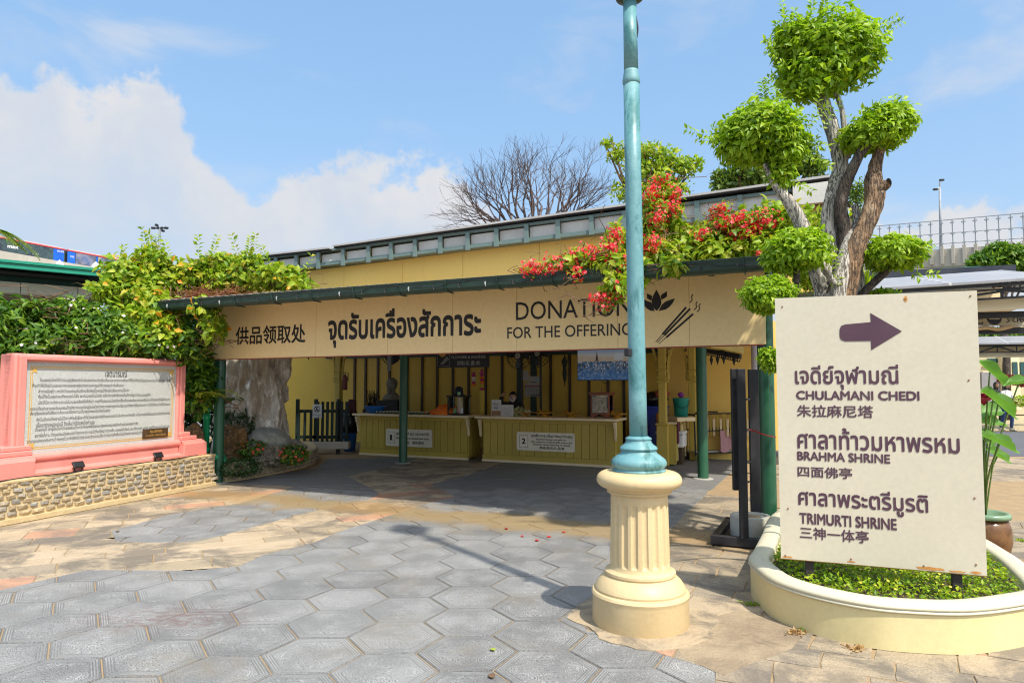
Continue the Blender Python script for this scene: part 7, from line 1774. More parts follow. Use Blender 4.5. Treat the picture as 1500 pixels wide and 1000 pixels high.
for i, ((x, y), Y, r, nr, ax, asp) in enumerate(LL_):
    c = at(x, y, Y); wavy_leaf(c, r, nr, lo, i, .3, ax=ax, asp=asp)
    q = MB(); q.tube(smooth_path([LP + Vector((0, 0, .41)), (LP * .6 + c * .4) + Vector((-.02, 0, .35)), c], 4), .007, 5); q.build('stalk', M('green_stalk', (.15, .22, .05), bump=0), lo, True)
c = at(1441, 586, 6.0); fl = MB(); P = []; A = []
for ring_, n_, tilt in ((0, 7, .25), (1, 8, .6), (2, 8, 1.0)):
    for k in range(n_): a = 2 * math.pi * (k + ring_ * .5) / n_; P.append(tuple(c)); A.append((math.cos(a) * tilt, math.sin(a) * tilt, 1))
P = np.array(P); A = np.array(A); leaf_mesh('blossom', P - [0, 0, .05], A, -np.array([[x, y, -.3] for x, y, z in A]), np.full(len(P), .13), np.full(len(P), .075), leaf_mat('lotus_petals', [(.45, .02, .08), (.6, .06, .14), (.5, .04, .1)], .3), lo, fold=.25, detail=True)

# ------------------------------------------------------------------ right background: walkway roofs, hanging banner, viaduct
PV = M('solar_panel_blue_grey', (.26, .26, .275), (.31, .31, .32), 2, .5, 0, spec=.3); PVF = M('panel_frame', (.5, .5, .5), bump=0)
def walkway(Y0, x0, x1, yt, yb, label, soff, truss, nb, posts=(), dy0=2.6, x0f=None):
    """covered walkway: tilted row of solar panels over a fascia and a steel truss"""
    a = at(x0, yb[0], Y0); b = at(x1, yb[1], Y0 * .93); Fw = Frame(a, (b - a)[:2]); L = (Vector((b.x, b.y, 0)) - Vector((a.x, a.y, 0))).length; zA, zB = a.z, b.z
    th = thing('covered_walkway', Vector((a.x, a.y, 0)), label, 'walkway'); 
    def z(t, dz=0): return zA + (zB - zA) * t / L + dz
    ztop0 = at((x0 + x1) / 2, (yt[0] + yt[1]) / 2, Y0 * .965 + dy0).z - at((x0 + x1) / 2, (yb[0] + yb[1]) / 2, Y0 * .965).z
    m = max(2, int(L / 1.7))
    for i in range(m):
        t0, t1 = L * i / m + .02, L * (i + 1) / m - .02; q = MB(); q.prism([Fw.w(t0, 0, z(t0)), Fw.w(t1, 0, z(t1)), Fw.w(t1, dy0, z(t1, ztop0)), Fw.w(t0, dy0, z(t0, ztop0))], (0, 0, .04)); q.build('solar_panel', PV, th)
        q = MB(); q.prism([Fw.w(t1, 0, z(t1)), Fw.w(t1 + .04, 0, z(t1)), Fw.w(t1 + .04, dy0, z(t1, ztop0)), Fw.w(t1, dy0, z(t1, ztop0))], (0, 0, .045)); q.build('panel_frame', PVF, th)
    q = MB(); P = [Fw.w(-.1, .06, z(0, -.055)), Fw.w(L, .06, z(L, -.055)), Fw.w(L, .06, z(L, -.005)), Fw.w(-.1, .06, z(0, -.005))]; q.prism(P, Fw.B * .06); q.build('roof_edge', BLACKM, th)
    tz0, tz1 = truss
    q = MB()
    for dz in (-tz0, -tz1): q.bar(Fw.w(0, .2, z(0, dz)), Fw.w(L, .2, z(L, dz)), .04, .035)
    k = max(3, int(L / nb)); 
    for i in range(k):
        t0 = L * i / k; t1 = L * (i + 1) / k; q.bar(Fw.w(t0, .2, z(t0, -tz0)), Fw.w(t0, .2, z(t0, -tz1)), .04, .035, up=tuple(Fw.U)); q.bar(Fw.w(t0 if i % 2 else t1, .2, z(t0, -tz0)), Fw.w(t1 if i % 2 else t0, .2, z(t1, -tz1)), .04, .05, up=tuple(Fw.U))
    q.build('truss', BLACKM, th)
    q = MB(); P = [Fw.w(0, .5, z(0, -tz0 - .0)), Fw.w(L, .5, z(L, -tz0)), Fw.w(L, .5, z(L, -soff)), Fw.w(0, .5, z(0, -soff))]; P = [Fw.w(0, .45, z(0, -tz1 + .02)), Fw.w(L, .45, z(L, -tz1 + .02)), Fw.w(L, 2.2, z(L, -tz1 + .02 - .1)), Fw.w(0, 2.2, z(0, -tz1 + .02 - .1))]
    q.prism(P, Vector((0, 0, -.03))); q.build('soffit_sheet', CTOP, th)
    q = MB(); P = [Fw.w(0, .4, z(0, -tz1 - .0)), Fw.w(L, .4, z(L, -tz1)), Fw.w(L, .35, z(L, -soff)), Fw.w(0, .35, z(0, -soff))]; q.prism(P[::-1], Fw.B * .03); q.build('cream_fascia', CTOP, th)
    q = MB(); P = [Fw.w(0, 2.3, z(0, .15)), Fw.w(L, 2.3, z(L, .15)), Fw.w(L, 2.3, z(L, -tz1)), Fw.w(0, 2.3, z(0, -tz1))]; q.prism(P, Fw.B * .04); q.build('rear_fascia', CTOP, th)
    for t in posts:
        q = MB(); q.cyl(Fw.w(t, .4, 0), Fw.w(t, .4, z(t, -tz1)), .08, .08, 10); q.build('walkway_post', GREEN, th)
    return Fw, L, z, th
Fw, L, zf, th1 = walkway(12.0, 1236, 1560, (417.7, 399.7), (428.5, 407), 'near covered walkway topped by a row of grey solar panels, right of the topiary tree', .44, (.10, .25), .75, posts=(.3, 7.5), dy0=2.4)
Fw2, L2, zf2, th2 = walkway(24.0, 1380, 1580, (496, 493.5), (505, 502.5), 'far covered walkway topped by solar panels, seen under the near one', .43, (.06, .27), .5, posts=(5.5,), dy0=2.2)
hb = thing('hanging_banner', at(1465, 477, 12.4), 'hanging cream banner with a no-entry symbol and Chinese characters under the near walkway', 'banner')
HF = Frame(at(1425, 470, 12.4), (.985, -.17)); q = MB(); t0, z1 = HF.tz(1400, 460, 0); t1, z0 = HF.tz(1530, 476, 0); fbox(HF, t0, t1, 0, .02, z0, z1, q); q.build('banner_sheet', M('banner_cloth_cream', (.42, .38, .26), bump=0), hb)
DBK = M('dark_print', (.02, .018, .03), bump=0)
t, z = HF.tz(1456.5, 466, -.003); r_ = .125
P = [HF.w(t + r_ * math.cos(a), -.003, z + r_ * .95 * math.sin(a)) for a in [k * math.pi / 12 for k in range(24)]]; mesh_obj('symbol', P, [tuple(range(24))], DBK, hb)
mesh_obj('symbol_bar', [HF.w(t - .085, -.005, z - .02), HF.w(t + .085, -.005, z - .02), HF.w(t + .085, -.005, z + .02), HF.w(t - .085, -.005, z + .02)], [(0, 1, 2, 3)], M('banner_cloth_cream', (1, 1, 1)), hb)
def hink(b, x0, x1, ya, yb, **k): p, q_ = HF.tz(x0, yb, -.003), HF.tz(x1, ya, -.003); text_on(HF, -.003, b, p[0], q_[0], p[1], q_[1], DBK, hb, **k)
hink('只限', 1474, 1503, 462.5, 472.5, bold=.03); hink('staff', 1418, 1441, 463, 468.5, bold=.03); hink('allowed', 1412, 1440, 471, 475.5, bold=.03)
q = MB(); P = smooth_path([at(x, y, 12.3) for x, y in ((1425, 482), (1445, 480), (1462, 482), (1480, 479), (1500, 480), (1540, 477))], 4); q.tube(P, .035, 8); tag(q.build('rolled_cloth', M('tan_cloth', (.48, .36, .2), (.4, .28, .15), 9, .8, .3), None, True), 'rolled tan cloth slung under the hanging banner', 'cloth')
for y, Y, lab in ((461.5, 12.2, 'dark beam above the hanging cream banner'), (485, 12.6, 'dark beam below the hanging cream banner')):
    a = at(1405, y + 1, Y); b = at(1545, y - 2, Y * .96); q = MB(); q.bar(a, b, .10, .11); tag(q.build('steel_beam', BLACKM), lab, 'beam')
# elevated road with a mesh screen
VY = 42
a = at(1235, 388, VY * 1.12); b = at(1640, 366, VY * .88); VF = Frame(a, (b - a)[:2]); VL = (Vector((b.x, b.y, 0)) - Vector((a.x, a.y, 0))).length; zv = a.z; zv2 = b.z
vd = thing('elevated_road', Vector((a.x, a.y, 0)), 'weathered concrete elevated road with a tall transparent mesh screen along its parapet', 'viaduct')
def vz(t, dz=0): return zv + (zv2 - zv) * t / VL + dz
q = MB(); P = [VF.w(-3, 0, vz(0, -.35)), VF.w(VL, 0, vz(VL, -.35)), VF.w(VL, 0, vz(VL, .75)), VF.w(-3, 0, vz(0, .75))]; q.prism(P, VF.B * .3); q.build('parapet', CONC, vd)
q = MB(); P = [VF.w(-3, .4, vz(0, -1.2)), VF.w(VL, .4, vz(VL, -1.2)), VF.w(VL, .4, vz(VL, -.3)), VF.w(-3, .4, vz(0, -.3))]; q.prism(P, VF.B * 9); q.build('deck', CONC, vd)
k = 24
for i in range(k):
    t = VL * i / k; q = MB(); q.bar(VF.w(t, -.05, vz(t, -.3)), VF.w(t, -.05, vz(t, .85)), .14, .18, up=tuple(VF.U)); q.build('parapet_rib', CONC, vd)
RIBM = M('screen_post', (.32, .34, .36), bump=0)
for i in range(k + 1):
    t = VL * i / k; q = MB(); q.bar(VF.w(t, 0, vz(t, .7)), VF.w(t, 0, vz(t, 2.5)), .05, .06, up=tuple(VF.U))
    for h in (1.0, 1.6, 2.3): q.bar(VF.w(t - .12, -.03, vz(t, h)), VF.w(t + .12, -.03, vz(t, h)), .03, .07)
    q.build('screen_post', RIBM, vd)
for h in (1.0, 1.65, 2.5): q = MB(); q.bar(VF.w(0, 0, vz(0, h)), VF.w(VL, 0, vz(VL, h)), .03, .035 if h < 2 else .05); q.build('screen_rail', RIBM, vd)
for i in range(k):
    t0 = VL * i / k + .08; t1 = VL * (i + 1) / k - .08; q = MB(); P = [VF.w(t0, .0, vz(t0, .78)), VF.w(t1, .0, vz(t1, .78)), VF.w(t1, .0, vz(t1, 2.45)), VF.w(t0, .0, vz(t0, 2.45))]; q.prism(P, VF.B * .01); q.build('clear_panel', GLASS, vd)
for t in (6, 18, 30): q = MB(); q.bar(VF.w(t, 3, 0), VF.w(t, 3, vz(t, -1.1)), 2.2, 1.8, up=tuple(VF.U)); q.build('pier', CONC, vd)
q = MB(); a = at(1250, 403, 30); b = at(1436, 394, 28); q.cyl(a, b, .12, .12, 10); tag(q.build('green_pipe', M('sea_green_pipe', (.10, .42, .30), bump=0)), 'long sea-green pipe running below the elevated road', 'pipe')
a = at(1235, 414, 27); b = at(1470, 404, 25); q = MB(); q.bar(a, b, 3, .35); tag(q.build('dark_roof', M('dark_slate_roof', (.03, .035, .05), (.05, .055, .07), 2, .5, .1)), 'dark slate coloured roof strip below the elevated road', 'roof')
a = at(1240, 398, 31); b = at(1470, 392, 30); q = MB(); q.prism([Vector((a.x, a.y, a.z - .6)), Vector((b.x, b.y, b.z - .5)), Vector((b.x, b.y, b.z + .05)), Vector((a.x, a.y, a.z + .05))], Vector((0, .4, 0))); tag(q.build('concrete_beam', CONC), 'grey concrete beam behind the sea-green pipe', 'beam')
th = thing('street_lamp', Vector((at(1377, 340, VY + 2).x, VY + 2, 0)), 'slender double-armed street lamp standing on the elevated road at the right', 'street lamp')
b = at(1378.5, 366, VY + 2); t_ = at(1376.5, 275, VY + 2); q = MB(); q.tube([b, (b + t_) / 2, t_], [.10, .08, .06], 8); q.build('mast', RIBM, th, True)
q = MB(); q.tube(smooth_path([t_, at(1376.5, 270, VY + 2), at(1377.5, 266, VY + 2), at(1379, 264, VY + 2)], 3), .05, 6); q.tube([t_ + Vector((0, 0, .05)), at(1373, 277, VY + 2), at(1370.5, 278, VY + 2)], .05, 6); q.build('arm', RIBM, th, True)
for x, y in ((1379.5, 263.8), (1370.2, 277.5)): q = MB(); q.box(at(x, y, VY + 2), (.28, .2, .12), bev=.03); q.build('lamp_head', BLACKM, th)
def far_block(name, x0, x1, yt, Y, mat, label, d=20, rows=3, cols=8):
    a = at(x0, yt, Y); b = at(x1, yt, Y); th = thing(name, Vector((a.x, Y, 0)), label, 'building'); q = MB(); q.box(((a.x + b.x) / 2, Y + d / 2, a.z / 2), (b.x - a.x, d, a.z)); q.build('wall', mat, th)
    for i in range(cols):
        for j in range(rows):
            w = (b.x - a.x) / cols; q = MB(); q.box((a.x + w * (i + .5), Y - .05, a.z * (1 - (j + .6) / (rows * 2.5))), (w * .55, .2, a.z / (rows * 5))); q.build('window', M('far_window', (.12, .15, .2), rough=.2, bump=0), th)
far_block('distant_building', 1354, 1382, 361, 260, M('hazy_blue_wall', (.30, .36, .45), bump=0), 'tiny distant blue-grey building above the parapet of the elevated road')
# trees on the right
def leafy_tree(name, px, Yd, base_z, htrunk, blobs, n, size, label, mat=G_FAR, group=None, bare=False, depth=3, spread=.5, shell=.3, r=.15):
    c = at(px, 500, Yd); th = thing(name, Vector((c.x, Yd, base_z)), label, 'tree', group); q = MB(); tips = []; rr4 = random.Random(int(px))
    q2 = MB(); q2.tube([Vector((c.x, Yd, base_z)), Vector((c.x + .1, Yd, base_z + htrunk * .5)), Vector((c.x, Yd, base_z + htrunk))], [r * 1.2, r, r * .8], 10); q2.build('trunk', BARKD, th, True)
    for b in blobs:
        for k in range(4):
            e = Vector((b[0] + rr4.uniform(-.6, .6) * b[3], b[1] + rr4.uniform(-.6, .6) * b[4], b[2] + rr4.uniform(-.2, .7) * b[5])); s = Vector((c.x, Yd, base_z + htrunk * rr4.uniform(.6, 1)))
            q.tube([s, s.lerp(e, .5) + Vector((rr4.uniform(-.2, .2), 0, rr4.uniform(0, .4))), e], [r * .5, r * .3, r * .08], 5, cap=False)
    o = q.build('limbs', BARKD, th); o['kind'] = 'stuff'
    leaf_cloud('crown', blobs, n, size, mat, th, shell=shell, up=.3, ratio=.55, jit=1.0)
    return th
leafy_tree('bushy_tree', 1470, 30, 0, 5.5, [E_(1445, 385, 30, 22, 16), E_(1470, 378, 30, 26, 18), E_(1500, 380, 30, 30, 20), E_(1462, 370, 30, 18, 12)], 5200, .26, 'rounded green tree at the right edge in front of the elevated road', G_SHRUB)
leafy_tree('bushy_tree', 1455, 40, 0, 2, [E_(1440, 492, 40, 22, 9), E_(1475, 491, 40, 26, 10), E_(1505, 491, 40, 20, 9)], 2600, .3, 'low band of green trees seen between the two walkways', G_SHRUB)
# building, hedge, steps seen beyond the far walkway
bb = thing('cream_building', at(1470, 560, 34) * 1, 'cream building with arched and louvred windows beyond the far walkway', 'building'); bb.location.z = 0
for o_ in (): pass
CB = M('cream_facade', (.50, .44, .28), (.42, .36, .24), 2, .7, .1); 
def wblk(x0, y0, x1, y1, Y, d, nm, mat, par): a = at(x0, y1, Y); b = at(x1, y0, Y); q = MB(); q.box(((a.x + b.x) / 2, Y + d / 2, (a.z + b.z) / 2), (b.x - a.x, d, b.z - a.z)); return q.build(nm, mat, par)
wblk(1350, 500, 1620, 607, 34, 4, 'wall', CB, bb); wblk(1471, 522, 1480, 600, 33.6, .4, 'pilaster', CTOP, bb); wblk(1482, 522, 1493, 600, 33.7, .3, 'pilaster', CTOP, bb)
for x0, x1 in ((1484.5, 1490.5), (1496, 1503)): wblk(x0, 530, x1, 560, 33.65, .1, 'arched_window', M('dark_teal_glass', (.03, .08, .08), rough=.2, bump=0), bb)
for i in range(5): wblk(1448 + i * 4, 525, 1451 + i * 4, 531, 33.9, .1, 'window', M('dark_teal_glass', (1, 1, 1)), bb)
for i in range(3): wblk(1440, 536 + i * 8, 1470, 537 + i * 8, 33.9, .1, 'ledge', CTOP, bb)
wblk(1440, 545, 1468, 600, 33.8, .15, 'grey_shutter', M('grey_shutter', (.25, .24, .25), bump=0), bb)
bush('red_leaved_shrub', [E_(1480, 556, 28, 14, 6), E_(1500, 558, 28, 12, 7)], 700, .14, leaf_mat('red_leaves', [(.25, .02, .04), (.4, .05, .08), (.12, .02, .03)], .3), 'dark red leaved shrub behind the walking woman', 'shrub')
bush('hedge', [E_(1498, 587, 26, 16, 7), E_(1530, 586, 26, 18, 8)], 1200, .1, G_GRD, 'clipped yellow-green hedge behind the walking woman', 'hedge', stems=False)
WS = M('white_blouse', (.62, .60, .58), (.5, .48, .47), 8, .8, .2); JE = M('blue_jeans', (.02, .04, .10), (.03, .06, .14), 14, .8, .2)
f0 = gp(1476, 631); pw, Pf = person('woman in a white blouse and blue jeans walking with a pale shoulder bag', f0, (.12, -1), WS, JE, WALK, scale=1.0, hairlen=.22)
q = MB(); P0 = Pf(.24, .08, .98); q.box(P0, (.30, .10, .24), rz=.2, bev=.04); bg = tag(q.build('shoulder_bag', M('pale_bag', (.5, .46, .42), bump=.1)), 'pale shoulder bag hanging at the walking woman\'s side', 'bag')
q = MB(); q.tube([P0 + Vector((-.1, 0, .1)), Pf(.12, .12, 1.36), P0 + Vector((.1, 0, .1))], .01, 5); q.build('strap', M('pale_bag', (1, 1, 1)), bg)
f1 = gp(1460, 622); person('second person in dark clothes just behind the woman in white', f1, (.3, -1), DARKC, DARKC, WALK, scale=1.0, hairlen=.2)
plane_sheet('road', [G2(1125, 668)[:2], G2(1700, 668)[:2], G2(1700, 632), G2(1125, 632)], -.0025, M('dark_asphalt', (.09, .09, .10), (.12, .12, .13), 2, .8, .3, 60))
plane_sheet('pavement', [G2(1125, 631), G2(1700, 631), G2(1700, 600), G2(1125, 600)], -.0025, M('tan_pavement', (.38, .30, .17), (.44, .36, .22), 2, .8, .2))
# building return under the walkways: keeps the sky from showing behind the board
wl = thing('yellow_side_building', Vector((at(1150, 600, 15).x, 15, 0)), 'pale yellow wall and dark doorway between the pavilion and the walkways', 'building')
wblk(1115, 470, 1260, 690, 16.5, .3, 'wall', YWALL, wl); wblk(1160, 520, 1195, 675, 16.3, .18, 'doorway', BLACKM, wl)

# ------------------------------------------------------------------ left background
gr = thing('green_roofed_station', Vector((at(60, 500, 15).x, 15, 0)), 'station building with a long green roof edge over a pale concrete beam, far left', 'building')
SF = Frame(at(-260, 400, 12.2), (at(190, 400, 15.6) - at(-260, 400, 12.2))[:2]); SL = (at(190, 400, 15.6).xy - at(-260, 400, 12.2).xy).length
z_ = at(0, 379, 14.2).z
def sfb(t0, t1, n0, n1, z0, z1, nm, mat): q = MB(); fbox(SF, t0, t1, n0, n1, z0, z1, q, .005); return q.build(nm, mat, gr)
RG = M('emerald_roof', (.012, .22, .14), (.015, .26, .16), 2, .35, .03); RD = M('deep_green_roof', (.005, .05, .035), bump=0)
def slope_z(t): return z_ + .035 * (t - SL * .5) * 0
tz_ = lambda x, y, n=0: SF.tz(x, y, n)
zt_ = tz_(0, 379)[1]; ztr = tz_(155, 394)[1]; t00 = tz_(0, 379)[0]; t11 = tz_(155, 394)[0]; sl_ = (ztr - zt_) / (t11 - t00)
def zz(t, d): return zt_ + sl_ * (t - t00) + d
def sprism(n0, n1, dtop, dbot, nm, mat, t1=None):
    t1 = t1 or t11 + .25; t0 = -.2; q = MB(); q.prism([SF.w(t0, n0, zz(t0, dbot)), SF.w(t1, n0, zz(t1, dbot)), SF.w(t1, n0, zz(t1, dtop)), SF.w(t0, n0, zz(t0, dtop))], SF.B * (n1 - n0)); return q.build(nm, mat, gr)
k = 14.2 / 1000
sprism(0, 6, 0, -4 * k, 'roof', RG); sprism(.05, 5.9, -4 * k - .003, -8 * k, 'roof_gutter', RG); sprism(.0, .12, -8 * k - .003, -12 * k, 'roof_fascia', RG)
sprism(.5, 5.8, -12 * k, -16 * k, 'roof_lining', BLACKM); sprism(.9, 5, -13 * k, -25 * k, 'green_valance', RD)
for i in range(5):
    ta = -.2 + i * (t11 + .9) / 5; tb = -.2 + (i + 1) * (t11 + .9) / 5 - .015; q = MB(); q.prism([SF.w(ta, .75, zz(ta, -42 * k)), SF.w(tb, .75, zz(tb, -42 * k)), SF.w(tb, .75, zz(tb, -26 * k)), SF.w(ta, .75, zz(ta, -26 * k))], SF.B * .4); q.build('concrete_beam', M('pale_beam', (.46, .45, .36), (.40, .40, .32), 1, .7, .1), gr)
sprism(1.2, 7, -40 * k, -43 * k, 'ceiling', M('brown_ceiling', (.20, .15, .10), (.14, .10, .07), 3, .8, .1)); sprism(6.5, 7, -40 * k, -14 * .25 - .6, 'dark_interior_wall', M('dark_interior', (.02, .016, .014), bump=0), t11 + 3)
t = tz_(88, 440, 1.5)[0]; q = MB(); p = SF.w(t, 1.5, 0); q.cyl(p, p + Vector((0, 0, zz(t, -42 * k))), .075, .075, 14); q.build('station_column', M('station_green', (.01, .16, .10), bump=0), gr, True)
# elevated railway with its train
TF0 = at(-200, 360, 62); TF1 = at(240, 400, 84); RF = Frame(TF0, (TF1 - TF0)[:2]); RL = (TF1.xy - TF0.xy).length
def rz(x, y, n=0): return RF.tz(x, y, n)
ta, za = rz(0, 367); tb, zb_ = rz(150, 393.5); sr = (zb_ - za) / (tb - ta); za_ = lambda t, d: za + sr * (t - ta) + d
rv = thing('elevated_railway', Vector((TF0.x, TF0.y, 0)), 'concrete elevated railway track behind the green station roof', 'viaduct')
def rprism(t0, t1, n0, n1, d0, d1, nm, mat, par): q = MB(); q.prism([RF.w(t0, n0, za_(t0, d0)), RF.w(t1, n0, za_(t1, d0)), RF.w(t1, n0, za_(t1, d1)), RF.w(t0, n0, za_(t0, d1))], RF.B * (n1 - n0)); return q.build(nm, mat, par)
rprism(-5, RL, 0, .3, -1.9, 0, 'parapet', CONC, rv); rprism(-5, RL, .3, 8, -3.0, -1.7, 'deck', CONC, rv)
for t in (8, 24, 40): q = MB(); p = RF.w(t, 4, 0); q.cyl(p, Vector((p.x, p.y, za_(t, -2.9))), 1.1, 1.1, 12); q.build('pier', CONC, rv)
tr = thing('sky_train', Vector((TF0.x, TF0.y, 12)), 'elevated train wrapped in dark and blue advertising with a red roof line', 'train')
def trainmat(name, a, b, c): return M(name, a, b, 1.2, .3, 0, grime=c, gscale=1.1, gthr=(.5, .62), spec=.6)
TM = [trainmat('dark_ad_wrap', (.035, .06, .07), (.06, .10, .09), (.015, .02, .03)), M('blue_ad_wrap', (.012, .10, .50), (.01, .14, .60), 1, .3, 0), trainmat('photo_ad_wrap', (.05, .12, .28), (.35, .28, .25), (.10, .10, .13)), trainmat('photo_ad_wrap_dark', (.06, .08, .10), (.30, .30, .33), (.45, .36, .3))]
cars = [(-300, 78, [( -300, 60, 0), (60, 79.5, 1)]), (98, 0, None)]
nT_ = 1.2; thh = rz(0, 349, nT_)[1] - rz(0, 367, nT_)[1]
def car(x0, x1, secs):
    ta_ = rz(x0, 360, nT_)[0]; tb_ = rz(x1, 385, nT_)[0]
    rprism(ta_, tb_, nT_ + .02, nT_ + 2.9, -2.2, 1.55, 'car_body', TM[0], tr); rprism(ta_ - .0, tb_ + .0, nT_ - .03, nT_ + 2.8, 1.552, 1.68, 'red_roof_line', M('train_red', (.55, .05, .05), bump=0), tr)
    rprism(ta_ + .2, tb_ - .2, nT_ + .3, nT_ + 2.6, 1.69, 1.85, 'roof', M('train_grey_roof', (.5, .5, .5), bump=0), tr)
    for s0, s1, m in secs: a = rz(s0, 370, nT_)[0]; b = rz(s1, 370, nT_)[0]; rprism(max(a, ta_), min(b, tb_) - .05, nT_ - .02, nT_ + .018, -1.8, 1.5, 'ad_panel', TM[m], tr)
car(-120, 95, [(-120, 38, 0), (38.2, 78, 0), (78.2, 94.5, 1)]); car(99, 260, [(99, 111, 1), (111.2, 141, 2), (141.2, 144, 1), (144.2, 200, 3), (200, 260, 0)])
RFt = RF; t0, z1 = rz(11, 359, nT_ - .03); t1, z0 = rz(27, 365, nT_ - .03); text_on(RF, nT_ - .03, 'max', t0, t1, z0, z1, WHITE, tr, bold=.04)
t0, z1 = rz(8, 365.6, nT_ - .03); t1, z0 = rz(30, 367, nT_ - .03)
for x0, x1, y in ((48, 57, 373), (84, 94, 369), (103, 109, 377)): a = rz(x0, y, nT_ - .03); b = rz(x1, y - 3, nT_ - .03); text_on(RF, nT_ - .03, 'MUSIC' if x0 == 48 else 'max', a[0], b[0], a[1], a[1] + .22, WHITE, tr, res=1)
# white finials in front of the train
for x, y in ((33, 386), (87, 384.5), (140, 387)):
    Yq = 16.5; a = at(x, y, Yq); q = MB(); q.lathe(a - Vector((0, 0, .1)), [(.12, 0), (.10, .08), (.03, .14), (.0, .17)], 4); tag(q.build('roof_finial', WHITE), 'small white pointed finial on the green station roof, ' + {33: 'leftmost of the three', 87: 'middle of the three', 140: 'rightmost of the three'}[x], 'finial')
# floodlight mast
c = at(232, 400, 70); fm = thing('floodlight_mast', Vector((c.x, c.y, 0)), 'tall mast with a ring of floodlights rising over the vines at the left', 'mast'); t_ = at(232, 334, 70)
q = MB(); q.cyl((c.x, c.y, 0), (c.x, c.y, t_.z), .16, .10, 8); q.build('mast', STEEL, fm)
for k in range(8):
    a = k * math.pi / 4; p = Vector((c.x + .65 * math.cos(a), c.y + .65 * math.sin(a), t_.z + .15 * math.sin(a * 3))); q = MB(); q.bar((c.x, c.y, t_.z), p, .05, .05); q.box(p, (.36, .26, .22), rz=a, bev=.04); q.build('lamp_head', BLACKM, fm)

# ------------------------------------------------------------------ climbers and shrubs
def V_(t, n, z, rt, rn, rz_): p = bw(t, n, z); return (p.x, p.y, p.z, rt, rn, rz_)
def twigs(parent, blobs, n, mat=TWIG, seed=1, r=.006, ln=.5, name='stems'):
    q = MB(); r7 = random.Random(seed)
    for k in range(n):
        b = r7.choice(blobs); s = Vector((b[0] + r7.uniform(-.8, .8) * b[3], b[1] + r7.uniform(-.6, .6) * b[4], b[2] - b[5] * r7.uniform(.2, 1))); pts = [s]
        for j in range(4): pts.append(pts[-1] + Vector((r7.gauss(0, .5), r7.gauss(0, .3), r7.gauss(.05, .25))) * ln / 2)
        q.tube(pts, [r, r * .9, r * .8, r * .6, r * .4], 4, cap=False)
    o = q.build(name, mat, parent); o['kind'] = 'stuff'
def Bx(px, py, Y, rx, ry, ryy=None): p = at(px, py, Y); k = Y / 1000; return (p.x, p.y, p.z, rx * k, (ryy or .35), ry * k)
# left roof vine
lv = thing('roof_vine', bw(.6, 0, 2.9), 'bright green vine with yellowing leaves sprawling over the left end of the canopy roof', 'vine')
lb = [Bx(400, 405, 11.0, 34, 17), Bx(350, 408, 11.2, 36, 22), Bx(305, 402, 11.4, 34, 26), Bx(262, 405, 11.3, 36, 28), Bx(215, 408, 11.0, 40, 30), Bx(180, 398, 10.6, 28, 22), Bx(437, 415, 10.8, 20, 7), Bx(365, 385, 11.2, 16, 14), Bx(222, 378, 11.0, 20, 15), Bx(325, 385, 11.4, 26, 12), Bx(420, 402, 10.9, 22, 12),
      Bx(200, 435, 10.6, 42, 24), Bx(235, 462, 10.4, 32, 30), Bx(190, 475, 10.3, 34, 28), Bx(160, 425, 10.3, 18, 18), Bx(250, 490, 10.2, 20, 25), Bx(205, 500, 10.1, 40, 18), Bx(300, 450, 10.1, 16, 12), Bx(313, 478, 10.1, 9, 20)]
leaf_cloud('foliage', lb, 9000, .125, G_VINE, lv, shell=.35, up=.35, droop=.35, ratio=.58, detail=True, jit=1.0, fold=.15)
leaf_cloud('orange_leaves', lb, 110, .13, P_ORANGE, lv, shell=.9, up=.2, droop=.3, ratio=.6)
twigs(lv, lb, 160, seed=3, ln=.5); twigs(lv, [Bx(330, 428, 11.0, 60, 8), Bx(300, 432, 11.0, 40, 6)], 200, M('red_brown_stems', (.22, .08, .03), bump=0), 4, .006, .35, 'dry_stems')
st = [tuple(at(x, y, 11.0)) for x, y in ((222, 362), (215, 370), (228, 368), (365, 372), (350, 378), (372, 375), (290, 380), (180, 385), (250, 385), (310, 378), (395, 388), (445, 412))]
shoots('sprigs', st, [(RNG.normal() * .3, -.1, 1) for _ in st], .35, 6, .10, G_VINE, lv)
mb = MB()
for k in range(7): a = at(200 + k * 12, 520, 10.3 + .05 * k); b = at(205 + k * 9, 420, 10.7); mb.tube(smooth_path([a + Vector((0, 0, -.5)), (a + b) / 2 + Vector((.08 * math.sin(k), .05, 0)), b], 5), .022 - .002 * k, 6)
mb.build('woody_stems', TWIG, lv, True)
# flowering shrub at the left
fs = thing('flowering_shrub', at(60, 700, 9.9), 'leafy shrub with small pale pink flowers behind the pink monument', 'shrub'); fs.location.z = .4
fb_ = [Bx(130, 480, 9.8, 60, 34), Bx(60, 495, 9.4, 60, 30), Bx(20, 520, 9.0, 46, 40), Bx(-30, 470, 8.8, 50, 50), Bx(160, 500, 9.9, 60, 24), Bx(110, 455, 9.9, 30, 16), Bx(60, 452, 9.4, 30, 10), Bx(215, 505, 10.1, 50, 20), Bx(282, 500, 10.4, 22, 36), Bx(10, 455, 9.2, 40, 10), Bx(295, 560, 10.9, 20, 50), Bx(-20, 560, 9.2, 40, 40)]
leaf_cloud('foliage', fb_, 9500, .14, G_SHRUB, fs, shell=.3, up=.5, droop=.25, ratio=.36, detail=True, jit=.9)
P, D, _ = blob_points(fb_[:8], 210, .97); kk = (D[:, 1] < .2) & (D[:, 2] > -.5); P = P[kk]; D = D[kk]
flower_mesh('flowers', P, D + [0, -.5, .3], .024, P_PALE, fs); twigs(fs, fb_, 120, TWIG, 5, .009, .7)
